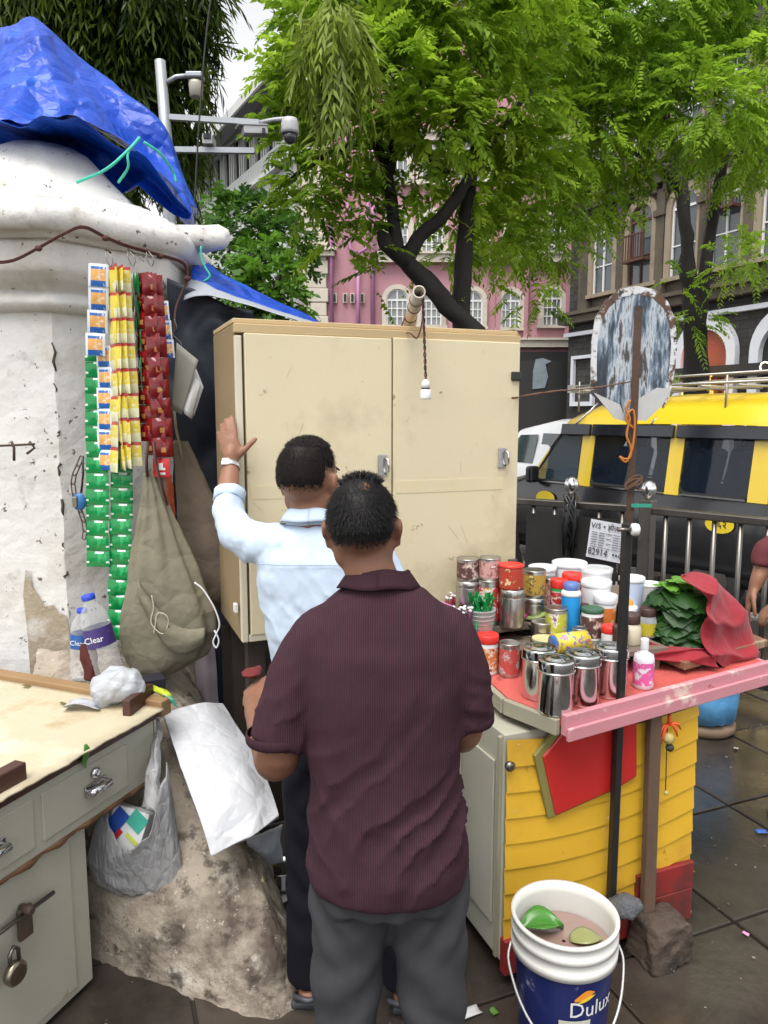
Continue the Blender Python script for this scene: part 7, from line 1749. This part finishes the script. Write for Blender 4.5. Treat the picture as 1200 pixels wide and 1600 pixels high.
def hair(H, k, parent, mat, style, n=5200, seed=1):
    """cap over the skull plus short strands; style(dir) -> (keep 0..1, length, comb vector)"""
    mb = MB(); c0 = Vector((0, -.008, .012)); rad = Vector((.0775, .0985, .096))
    nu, nv = 60, 40; o = len(mb.v); idx = {}
    for j in range(nv + 1):
        for i in range(nu):
            t = math.pi*j/nv; a = 2*math.pi*i/nu
            d = Vector((math.sin(t)*math.cos(a), math.sin(t)*math.sin(a), math.cos(t)))
            kp, ln, cm = style(d); q = 1 + .012*fbm(d.x*9, d.y*9, d.z*9) - (1 - min(1, kp))*.075
            mb.v.append(tuple(H @ (Vector((c0.x + d.x*rad.x*q, c0.y + d.y*rad.y*q, c0.z + d.z*rad.z*q))*k)))
    for j in range(nv):
        for i in range(nu):
            t = math.pi*(j+.5)/nv; a = 2*math.pi*(i+.5)/nu; d = Vector((math.sin(t)*math.cos(a), math.sin(t)*math.sin(a), math.cos(t)))
            if style(d)[0] > .5: mb.f.append((j*nu + i, (j+1)*nu + i, (j+1)*nu + (i+1) % nu, j*nu + (i+1) % nu)); mb.mi.append(0); mb.sm.append(True)
    r = random.Random(seed); V = []; F = []
    R3 = H.to_3x3()
    while n > 0:
        d = Vector((r.gauss(0, 1), r.gauss(0, 1), r.gauss(0, 1))).normalized(); kp, ln, cm = style(d)
        n -= 1
        if r.random() > kp: continue
        b = Vector((c0.x + d.x*rad.x*.985, c0.y + d.y*rad.y*.985, c0.z + d.z*rad.z*.985))
        L = ln*r.uniform(.6, 1.25); dirn = (d*.3 + Vector(cm) + Vector((r.gauss(0, .2), r.gauss(0, .2), r.gauss(0, .2)))).normalized()
        sd = d.cross(dirn);
        if sd.length < .05: sd = d.orthogonal()
        sd.normalize(); w = .0006
        mid = b + dirn*L*.55 + d*.001; tip = b + dirn*L - d*L*.12
        q = [b - sd*w, b + sd*w, mid + sd*w*.8, mid - sd*w*.8, tip]
        o = len(V); V += [H @ (x*k) for x in q]; F += [(o, o+1, o+2, o+3), (o+3, o+2, o+4)]
    mb.add(V, F)
    return mb.build('hair', mat, parent)
def skin_mat(name, c):
    m = M(name, c, .5, var=.12, vs=18., bump=.12, bs=140, spec=.4, stains=((_sc(c, .75), 9., .5, .75, .6),))
    b = m.node_tree.nodes['Principled BSDF']; b.inputs['Subsurface Weight'].default_value = .12; b.inputs['Subsurface Radius'].default_value = (.012, .005, .003); b.inputs['Subsurface Scale'].default_value = .5
    return m
def knit_mat(name, c, period, strength=.25, c2=None):
    m = M(name, c, .9, var=.12, vs=5., spec=.12)
    N, L = m.node_tree.nodes, m.node_tree.links; tc = N.new('ShaderNodeTexCoord'); w = N.new('ShaderNodeTexWave'); w.wave_type = 'BANDS'; w.bands_direction = 'X'
    w.inputs['Scale'].default_value = 1/period*.314; w.inputs['Distortion'].default_value = .6; w.inputs['Detail'].default_value = 1.
    n = N.new('ShaderNodeTexNoise'); n.inputs['Scale'].default_value = 400
    ad = N.new('ShaderNodeMath'); ad.operation = 'ADD'
    L.new(tc.outputs['Object'], w.inputs['Vector']); L.new(tc.outputs['Object'], n.inputs['Vector']); L.new(w.outputs['Fac'], ad.inputs[0]); L.new(n.outputs['Fac'], ad.inputs[1])
    bp = N.new('ShaderNodeBump'); bp.inputs['Strength'].default_value = strength; bp.inputs['Distance'].default_value = .002
    L.new(ad.outputs[0], bp.inputs['Height']); L.new(bp.outputs[0], N['Principled BSDF'].inputs['Normal'])
    old = N['Principled BSDF'].inputs['Base Color'].links[0].from_socket; mx = N.new('ShaderNodeMix'); mx.data_type = 'RGBA'; mx.blend_type = 'MULTIPLY'; mx.inputs[0].default_value = .34
    L.new(old, mx.inputs[6]); L.new(w.outputs['Color'], mx.inputs[7]); L.new(mx.outputs[2], N['Principled BSDF'].inputs['Base Color'])
    return m
m_skin1, m_skin2 = skin_mat('brown_skin', (.215, .1, .06)), skin_mat('warm_brown_skin', (.26, .125, .075))
m_hair = M('black_hair', (.006, .005, .005), .5, var=.3, vs=60., spec=.25); m_hair2 = M('cropped_black_hair', (.01, .0075, .0065), .6, var=.3, vs=60., spec=.2)
m_eyew = M('eye_white', (.7, .68, .64), .3)
m_plum = knit_mat('plum_ribbed_knit', (.06, .027, .037), .0045, .4); m_plumc = knit_mat('plum_collar_knit', (.048, .021, .03), .003, .3)
m_trg = knit_mat('dark_grey_trouser', (.065, .065, .07), .002, .2); m_trn = knit_mat('charcoal_trouser', (.011, .011, .016), .002, .2)
m_shw = M('pale_blue_cotton_shirt', (.49, .585, .71), .75, var=.05, vs=8., bump=.1, bs=200)
m_shoe = M('grey_black_sandal', (.05, .055, .065), .45, var=.3)
V3 = Vector

# ------------------------------------------------ man in the plum polo shirt
pm_ = thing('person', 'man seen from behind in a plum polo shirt and dark grey trousers', 'person', (.01, 1.5, 0))
Ym = 1.5
b = MB()
Hm, km = head(b, (-.044, Ym + .0, 1.532), R(-4), R(-4), R(-2), .89)
b.tube([(-.042, Ym + .0, 1.50), (-.03, Ym - .012, 1.44), (-.01, Ym - .015, 1.38), (0, Ym - .01, 1.33)], (.05, .052, .055, .06), 16)
torso(b, [(0, Ym, .80, .13, .1), (0, Ym, 1.0, .125, .095), (0, Ym, 1.2, .14, .09), (0, Ym - .005, 1.33, .13, .075), (0, Ym - .005, 1.385, .07, .055)])
armL = [(-.12, Ym, 1.30), (-.178, Ym - .012, 1.215), (-.212, Ym - .02, 1.1), (-.224, Ym - .015, 1.035), (-.25, Ym + .07, 1.01), (-.3, Ym + .22, 1.02), (-.322, Ym + .28, 1.03)]
b.tube(smoothpath(armL, 3), [interp([(0, .035), (.2, .042), (.4, .046), (.5, .046), (.62, .045), (.8, .035), (1, .027)], i/18)[0] for i in range(19)], 14, dome=True)
hand(b, (-.322, Ym + .28, 1.03), (-.12, .9, .25), (.8, .1, .5), (-.45, -.1, .9), curl=1.1)
armR = [(.12, Ym, 1.30), (.155, Ym - .0, 1.215), (.168, Ym + .01, 1.12), (.168, Ym + .05, 1.06), (.16, Ym + .15, 1.045), (.1, Ym + .26, 1.05)]
b.tube(smoothpath(armR, 3), [interp([(0, .035), (.2, .042), (.4, .045), (.55, .043), (.8, .034), (1, .027)], i/15)[0] for i in range(16)], 14, dome=True)
hand(b, (.1, Ym + .26, 1.05), (-.6, .75, .05), (-.5, -.3, .8), (.6, .3, .6), curl=.9)
for s in (-1, 1):
    b.tube([(s*.085 + .01, Ym, .86), (s*.1 + .01, Ym + .005, .48), (s*.105 + .01, Ym - .01, .12), (s*.11 + .01, Ym, .06)], (.085, .052, .036, .036), 14)
    b.tube([(s*.11 + .01, Ym - .05, .04), (s*.12 + .01, Ym + .06, .04), (s*.13 + .01, Ym + .15, .03)], (.034, .038, .028), 12, flat=.7, dome=True)
skin_obj('body', b, m_skin1, pm_, .0065, 5)
face_bits(Hm, km, pm_, m_eyew, m_hair)
def style_m(d):
    low = -.62 if d.y < -.15 else (-.1 + max(0, d.y)*1.05)
    if abs(d.x) > .75 and d.y > -.35: low = max(low, -.05)
    low += .05*fbm(d.x*7, d.y*7, 1.); kp = max(0., min(1., (d.z - low)/.2))
    bald = (V3((d.x - .18, d.y + .52, d.z - .82))).length
    thin = min(1., max(0., 1.25 - bald/.38))
    if kp: kp = kp*(1 - .72*thin)
    up = .55 if d.z > .8 and d.y > -.3 else 0.
    ln = .017 + (.002 if up else 0.) - (.008 if d.z < -.2 else 0)
    return kp, ln, (d.x*.3, -.15 if not up else .05, -.75 + up*2.4) if not up else (d.x*.5 + .2*math.sin(d.x*40), .15, .2)
hair(Hm, km, pm_, m_hair, style_m, 26000)
s_ = MB()
torso(s_, [(.008, Ym - .002, .765, .168, .142), (.008, Ym - .002, .82, .175, .147), (.006, Ym, .9, .17, .14), (.003, Ym, 1.0, .16, .132), (0, Ym, 1.1, .163, .13), (0, Ym - .003, 1.2, .172, .126), (0, Ym - .008, 1.28, .162, .114), (0, Ym - .01, 1.33, .148, .096), (-.002, Ym - .012, 1.37, .118, .078), (-.004, Ym - .013, 1.4, .078, .064), (-.005, Ym - .013, 1.412, .06, .056)])
s_.tube(smoothpath([(-.09, Ym - .006, 1.322), (-.142, Ym - .008, 1.294), (-.176, Ym - .012, 1.22), (-.204, Ym - .018, 1.13), (-.218, Ym - .02, 1.075)], 3), [interp([(0, .05), (.25, .058), (.5, .064), (1, .066)], i/12)[0] for i in range(13)], 18)
s_.tube(smoothpath([(.09, Ym - .006, 1.322), (.132, Ym - .006, 1.294), (.156, Ym - .0, 1.22), (.168, Ym + .006, 1.15), (.172, Ym + .012, 1.105)], 3), [interp([(0, .05), (.25, .058), (.5, .063), (1, .06)], i/12)[0] for i in range(13)], 18)
def shp(a):
    s = math.sin(a); return 1 - 2*abs(s)**.8 if s > 0 else .2 + .5*s
def fold_m(c, n):
    x, y, z = c.x, c.y - Ym, c.z
    d = .006*fbm(x*6, y*6, z*3.5) + .0028*fbm(x*15 + 3, y*13, z*8)
    w = max(0., 1 - abs(z - .98)/.26)                       # drag folds at the waist, running up to the left
    t = z*1.0 - x*1.1 + .05*fbm(x*5, z*5)
    d += .0105*w*shp(t*36 + 2.8*fbm(x*4, z*4, 2.))*max(0., .55 + .9*fbm(x*5, z*5, 9.))*(.35 + .65*max(0, min(1, (x + .13)*5)))
    t2 = z*1.0 + x*1.3
    d += .008*max(0., .5 + fbm(x*6, z*5, 4.))*max(0., 1 - abs(z - .9)/.22)*shp(t2*30 + 3*fbm(x*5, z*3, 7.))*max(0, min(1, (.06 - x)*6))
    if abs(x) > .165 and z > 1.06:                          # sleeve creases
        d += .0035*shp((z*1. + abs(x)*.9)*55 + 3*fbm(x*6, z*6))*min(1, (1.3 - z)*6)
    d += -.006*math.exp(-(x/.028)**2)*max(0, min(1, (z - .95)*5))*max(0, min(1, (1.33 - z)*8))   # spine hollow
    if z < .785: d -= (.785 - z)*.12
    return d
shirt = skin_obj('polo_shirt', s_, m_plum, pm_, .0062, 14, fold_m)
col = MB()
def collar_ring(u, v, c=V3((-.012, Ym - .006, 1.402)), r0=.064, hh=.033):
    a = 2*math.pi*u; y = -math.cos(a); x = math.sin(a)
    rad = r0 - .006*math.sin(v*math.pi*.5) if v < .5 else r0 - .006 + (v - .5)*2*.022
    z = hh*math.sin(min(1, v*2)*math.pi/2) if v < .5 else hh - (v - .5)*2*.034
    op = max(0, -y)
    return c + V3((x*rad*1.06, y*rad*1.0, z + y*(-.012) + .002*math.sin(a*5)))
col.grid(collar_ring, 40, 8)
col.build('collar', m_plumc, shirt, solid=.003)
for s, p0_, p1_, rr0 in ((-1, armL[2], armL[3], .0635), (1, armR[1], armR[2], .059)):
    c_ = V3((-.222, Ym - .02, 1.078)) if s < 0 else V3((.172, Ym + .012, 1.108)); dn_ = V3((-.08, -.02, -1)) if s < 0 else V3((.02, .06, -1))
    MB().lathe([(rr0*.985, -.0), (rr0*1.03, .002), (rr0*1.035, .016), (rr0*1.0, .02)], X=frame(c_ - dn_.normalized()*.008, (1, 0, 0), dn_) @ Matrix.Translation((0, 0, -.012)), seg=32, caps=False).build('cuff', m_plumc, shirt, solid=.002)
tr = MB()
torso(tr, [(.008, Ym, .96, .14, .115), (.008, Ym, .86, .16, .13), (.008, Ym, .78, .165, .135), (.008, Ym, .73, .155, .12)])
for s in (-1, 1):
    tr.tube([(s*.08 + .01, Ym - .005, .80), (s*.086 + .012, Ym - .0, .66), (s*.096 + .012, Ym + .005, .46), (s*.102 + .012, Ym - .012, .2), (s*.104 + .012, Ym - .012, .06)], (.092, .086, .073, .066, .068), 20)
def fold_t(c, n):
    x, y, z = c.x, c.y - Ym, c.z
    d = .004*fbm(x*8, y*8, z*5)
    d += .005*max(0, 1 - abs(z - .48)/.22)*math.sin((z*1. + (abs(x) - .1)*.9)*48 + 3*fbm(x*5, y*5, z*3))
    d += .005*max(0, 1 - abs(z - .7)/.12)*math.sin((z*.8 - abs(x)*1.4)*60 + 2*fbm(x*6, z*4))
    return d
skin_obj('trousers', tr, m_trg, pm_, .0075, 5, fold_t)
for s in (-1, 1):
    X0 = s*.118 + .01
    so = MB().prism([(-.045, -.1), (.04, -.1), (.05, .0), (.052, .12), (.02, .18), (-.03, .17), (-.05, .08), (-.042, 0)], .022, Matrix.Translation((X0, Ym + .03, .0))).build('sandal', m_shoe, pm_, bevel=.008)
    MB().tube([(X0 - .048, Ym + .08, .02), (X0 - .03, Ym + .08, .075), (X0 + .03, Ym + .08, .075), (X0 + .05, Ym + .08, .02)], .009, 8, flat=1.).build('strap', m_shoe, so)
# red cloth in his hand
solo(MB().ell((-.345, Ym + .37, 1.085), (.024, .04, .012), seg=20, rings=12).noise(.01, 40.), 'red_pouch', M('dull_red_cloth', (.13, .012, .012), .8, var=.2), 'small dull red cloth held in the left hand of the plum shirted man', 'pouch')

# ------------------------------------------------ man in the pale blue shirt reaching up
pw_ = thing('person', 'man in a pale blue shirt reaching his left hand up to the cupboard edge', 'person', (-.085, 2.08, 0))
Yw = 2.10
b = MB()
Hw, kw = head(b, (-.212, Yw + .0, 1.578), R(-24), R(-2), R(0), 1.04)
b.tube([(-.212, Yw, 1.55), (-.208, Yw - .012, 1.48), (-.2, Yw - .012, 1.42), (-.19, Yw - .01, 1.36)], (.055, .057, .06, .08), 16)
torso(b, [(-.13, Yw, .84, .13, .1), (-.15, Yw, 1.05, .13, .1), (-.18, Yw, 1.25, .14, .09), (-.195, Yw, 1.36, .13, .075), (-.2, Yw, 1.42, .07, .055)])
EL = PY(357, 812, Yw + .17); WR = PY(361, 724, 2.40)
arL = [(-.335, Yw, 1.385), (-.40, Yw + .07, 1.39), tuple(EL), tuple(EL.lerp(WR, .5) + V3((-.004, 0, 0))), tuple(WR)]
b.tube(smoothpath(arL, 4), [interp([(0, .045), (.3, .038), (.5, .034), (.68, .033), (.75, .036), (1, .026)], i/16)[0] for i in range(17)], 14, dome=True)
# left hand laid on the cupboard edge: palm, four fingers, thumb
pc_ = PY(361, 703, 2.412)
b.ell(pc_, (.037, .016, .046), seg=16, rings=10)
b.tube([WR - V3((0, 0, .02)), WR + V3((0, .006, .03))], (.026, .03), 12, flat=.8, dome=True)
for pts, r0 in ((((369, 690), (367, 672), (364, 657), (362, 650)), .0096), (((361, 689), (357, 671), (354, 659), (352, 655)), .0096), (((353, 692), (349, 677), (346, 667), (345, 663)), .0092), (((347, 699), (343, 686), (341, 678), (340, 675)), .0082)):
    b.tube([PY(x, y, 2.412 + .012*i) for i, (x, y) in enumerate(pts)], (r0, r0*.95, r0*.88, r0*.78), 10, dome=True)
b.tube([PY(372, 712, 2.41), PY(383, 702, 2.408), PY(391, 694, 2.412), PY(399, 686, 2.42)], (.0135, .0115, .0105, .009), 10, dome=True)
arR = [(-.06, Yw, 1.37), (.03, Yw + .01, 1.24), (.06, Yw + .04, 1.12), (.06, Yw + .2, 1.06), (.05, Yw + .3, 1.08)]
b.tube(smoothpath(arR, 4), [interp([(0, .052), (.4, .046), (.55, .043), (.8, .034), (1, .027)], i/16)[0] for i in range(17)], 14, dome=True)
hand(b, (.05, Yw + .3, 1.08), (0, .6, .4), (-.9, 0, .2), (.1, -.5, .8), curl=.5)
for s, fx, fy in ((-1, -.222, 2.07), (1, .06, 2.05)):
    b.tube([(-.13 + s*.085, Yw, .88), (fx*.55 + (-.13 + s*.09)*.45, Yw - .01, .48), (fx, fy, .12), (fx, fy, .06)], (.085, .052, .036, .036), 14)
    b.tube([(fx, fy - .055, .045), (fx + s*.01, fy + .06, .04), (fx + s*.02, fy + .16, .03)], (.034, .038, .028), 12, flat=.7, dome=True)
skin_obj('body', b, m_skin2, pw_, .0065, 5)
face_bits(Hw, kw, pw_, m_eyew, m_hair2)
def style_w(d):
    low = -.5 if d.y < -.2 else (-.02 + max(0, d.y)*.9)
    if abs(d.x) > .72 and d.y > -.35: low = max(low, .02)
    low += .05*fbm(d.x*7, d.y*7, 1.); kp = max(0., min(1., (d.z - low)/.3))
    bald = V3((d.x - .1, d.y + .35, d.z - .92)).length
    kp *= 1 - .35*max(0., 1 - bald/.3)
    ln = .011 if d.z > .3 else .007
    return kp, ln, (d.x*.2, -.1 if d.z < .7 else .3, -.5 if d.z < .7 else .1)
hair(Hw, kw, pw_, m_hair2, style_w, 22000, 4)
s_ = MB()
torso(s_, [(-.13, Yw, .84, .17, .13), (-.135, Yw, .92, .165, .13), (-.15, Yw, 1.03, .172, .133), (-.165, Yw, 1.15, .18, .132), (-.18, Yw, 1.27, .185, .125), (-.19, Yw - .003, 1.35, .18, .11), (-.195, Yw - .006, 1.4, .15, .085), (-.2, Yw - .008, 1.435, .09, .068), (-.2, Yw - .008, 1.448, .064, .06)])
arS = smoothpath([(-.28, Yw, 1.37), (-.345, Yw + .01, 1.385), (-.41, Yw + .08, 1.385), tuple(EL + V3((.004, -.005, -.006))), tuple(EL.lerp(WR, .42))], 4)
s_.tube(arS, [interp([(0, .08), (.3, .074), (.55, .066), (.75, .06), (1, .05)], i/16)[0]*.86 for i in range(17)], 18)
s_.tube([(-.1, Yw, 1.37), (-.03, Yw + .005, 1.33), (.03, Yw + .015, 1.22), (.055, Yw + .03, 1.12)], (.07, .072, .068, .064), 16)
def fold_w(c, n):
    x, y, z = c.x + .18, c.y - Yw, c.z
    d = .006*fbm(x*7, y*7, z*5) + .003*fbm(x*17 + 3, y*15, z*10)
    d += .009*max(0, 1 - abs(z - 1.16)/.2)*shp((z*.9 + x*1.5)*34 + 3.5*fbm(x*5, z*4))*max(0., .45 + fbm(x*6, z*6, 3.))
    if x < -.1: d += .004*math.sin((z*1.2 - x*1.0)*42 + 3*fbm(x*7, z*7, 2.))*max(0, min(1, (z - 1.2)*6))
    d += .003*max(0, 1 - abs(x - .02)/.07)*math.sin(x*60 + 2*fbm(x*4, z*6))*max(0, min(1, (1.36 - z)*6))
    return d
sw = skin_obj('shirt', s_, m_shw, pw_, .0065, 5, fold_w)
MB().grid(lambda u, v: collar_ring(u, v, V3((-.205, Yw - .004, 1.438)), .07, .046), 40, 8).build('collar', m_shw, sw, solid=.003)
ym = MB().tube(smoothpath([(-.34, Yw - .088, 1.345), (-.27, Yw - .116, 1.347), (-.2, Yw - .122, 1.348), (-.12, Yw - .116, 1.346), (-.06, Yw - .1, 1.34)], 5), .0016, 5).build('yoke_seam', M('seam_shadow_blue', (.4, .5, .66), .8), sw)
cfa = EL.lerp(WR, .42); MB().lathe([(.043, -.02), (.047, -.018), (.0485, .012), (.045, .016), (.04, .014)], X=frame(cfa, (1, 0, 0), WR - EL), seg=28, caps=False).noise(.003, 40).build('rolled_cuff', m_shw, sw, solid=.003)
wt = thing('wrist_watch', 'steel wrist watch on the raised left wrist', 'watch', WR)
Xw_ = frame(WR.lerp(EL, .06), (1, 0, 0), WR - EL)
MB().lathe([(.0285, -.008), (.0295, -.006), (.0295, .006), (.0285, .008)], X=Xw_, seg=28, caps=False).build('strap', m_chrome, wt, solid=.002)
MB().box(Xw_ @ V3((-.012, -.028, 0)), (.026, .008, .026), X=Xw_).build('case', m_chrome, wt, bevel=.003)
tr = MB()
torso(tr, [(-.13, Yw, 1.0, .15, .12), (-.13, Yw, .9, .165, .13), (-.13, Yw, .8, .17, .132), (-.125, Yw, .75, .16, .12)])
for s, fx, fy in ((-1, -.222, 2.07), (1, .06, 2.05)):
    hx = -.13 + s*.085
    tr.tube([(hx, Yw - .005, .82), (hx*.7 + fx*.3, Yw, .64), (hx*.4 + fx*.6, Yw - .005, .46), (fx, fy - .01, .2), (fx, fy - .01, .07)], (.094, .088, .076, .07, .072), 20)
def fold_tw(c, n):
    x, y, z = c.x + .1, c.y - Yw, c.z
    return .003*fbm(x*8, y*8, z*5) + .006*max(0, 1 - abs(z - .42)/.25)*math.sin((z + x*.6)*58 + 3*fbm(x*5, y*5, z*3)) + .004*max(0, 1 - abs(z - .72)/.15)*math.sin((z*.8 - x*1.2)*60)
skin_obj('trousers', tr, m_trn, pw_, .008, 5, fold_tw)
for s, fx, fy in ((-1, -.222, 2.07), (1, .06, 2.05)):
    so = MB().prism([(-.045, -.1), (.04, -.1), (.05, .0), (.052, .12), (.02, .18), (-.03, .17), (-.05, .08), (-.042, 0)], .024, Matrix.Translation((fx + s*.01, fy + .03, .0))).build('sandal', m_shoe, pw_, bevel=.008)
    MB().tube([(fx - .044, fy - .03, .02), (fx - .042, fy - .075, .05), (fx, fy - .098, .055), (fx + .042, fy - .075, .05), (fx + .046, fy - .03, .02)], .008, 8).build('heel_strap', m_shoe, so)
    MB().tube([(fx - .042, fy + .09, .02), (fx - .03, fy + .09, .085), (fx + .035, fy + .09, .085), (fx + .056, fy + .09, .02)], .011, 8).build('strap', m_shoe, so)

# ------------------------------------------------ bystander at the right edge
pr_ = thing('person', 'bystander at the right edge, only a maroon sleeve and forearm in view', 'person', (1.9, 2.98, 0))
b = MB(); Yr = 2.98; xr = 1.9
Hr, kr = head(b, (xr - .02, Yr, 1.62), R(80), R(-6), 0, 1.0)
b.tube([(xr - .01, Yr, 1.58), (xr, Yr, 1.5), (xr, Yr, 1.42)], (.052, .055, .075), 16)
torso(b, [(xr, Yr, .86, .1, .13), (xr, Yr, 1.1, .095, .13), (xr, Yr, 1.34, .09, .14), (xr, Yr, 1.46, .055, .07)])
e1_, w1_ = PY(1200, 862, Yr - .05), PY(1181, 912, Yr - .06)
b.tube(smoothpath([(xr - .03, Yr - .15, 1.4), (xr - .12, Yr - .17, 1.28), tuple(e1_ + V3((.03, 0, 0))), tuple(w1_ + V3((0, 0, .0)))], 4), [interp([(0, .05), (.5, .044), (.7, .04), (1, .027)], i/12)[0] for i in range(13)], 14, dome=True)
hand(b, w1_, (-.2, .1, -.8), (-.3, -.8, -.1), (-.8, .1, .3), curl=.5)
b.tube(smoothpath([(xr, Yr + .15, 1.4), (xr, Yr + .2, 1.2), (xr - .02, Yr + .21, 1.08), (xr - .15, Yr + .2, .95)], 4), [interp([(0, .05), (.5, .044), (.7, .04), (1, .027)], i/12)[0] for i in range(13)], 14, dome=True)
hand(b, (xr - .15, Yr + .2, .95), (-.7, 0, -.5), (0, -.9, 0), (-.5, 0, .8), curl=.6)
for s in (-1, 1):
    b.tube([(xr, Yr + s*.085, .9), (xr, Yr + s*.095, .5), (xr + .01, Yr + s*.1, .12), (xr, Yr + s*.1, .06)], (.085, .052, .036, .036), 14)
    b.tube([(xr + .05, Yr + s*.1, .045), (xr - .06, Yr + s*.1, .04), (xr - .16, Yr + s*.1, .03)], (.034, .038, .028), 12, flat=.7, dome=True)
skin_obj('body', b, m_skin2, pr_, .008, 5); face_bits(Hr, kr, pr_, m_eyew, m_hair); hair(Hr, kr, pr_, m_hair, style_w, 4000, 9)
s_ = MB()
torso(s_, [(xr, Yr, .8, .13, .165), (xr, Yr, 1.0, .125, .16), (xr, Yr, 1.25, .125, .175), (xr, Yr, 1.38, .1, .165), (xr, Yr, 1.45, .075, .09), (xr, Yr, 1.48, .06, .062)])
s_.tube(smoothpath([(xr - .01, Yr - .12, 1.39), (xr - .12, Yr - .17, 1.28), tuple(e1_ + V3((.02, 0, .012))), tuple(e1_.lerp(w1_, .5))], 4), [.06, .064, .066, .066, .066, .064, .06, .058, .056, .054, .05, .047, .044], 16)
s_.tube([(xr, Yr + .12, 1.39), (xr, Yr + .19, 1.25), (xr, Yr + .21, 1.14)], (.068, .068, .06), 16)
m_mar = M('dull_maroon_cotton', (.11, .02, .025), .8, var=.12, vs=8., bump=.1, bs=200)
sr_ = skin_obj('shirt', s_, m_mar, pr_, .009, 5, lambda c, n: .004*fbm(c.x*8, c.y*8, c.z*6))
tr = MB(); torso(tr, [(xr, Yr, .98, .11, .145), (xr, Yr, .85, .125, .16), (xr, Yr, .76, .12, .155)])
for s in (-1, 1): tr.tube([(xr, Yr + s*.08, .82), (xr, Yr + s*.092, .5), (xr, Yr + s*.1, .07)], (.092, .078, .07), 18)
skin_obj('trousers', tr, m_trn, pr_, .01, 5)
for s in (-1, 1): MB().prism([(-.045, -.1), (.04, -.1), (.05, .0), (.052, .12), (.02, .18), (-.03, .17), (-.05, .08), (-.042, 0)], .024, Matrix.Translation((xr - .03, Yr + s*.1, .0)) @ Matrix.Rotation(R(90), 4, 'Z')).build('sandal', m_shoe, pr_, bevel=.008)
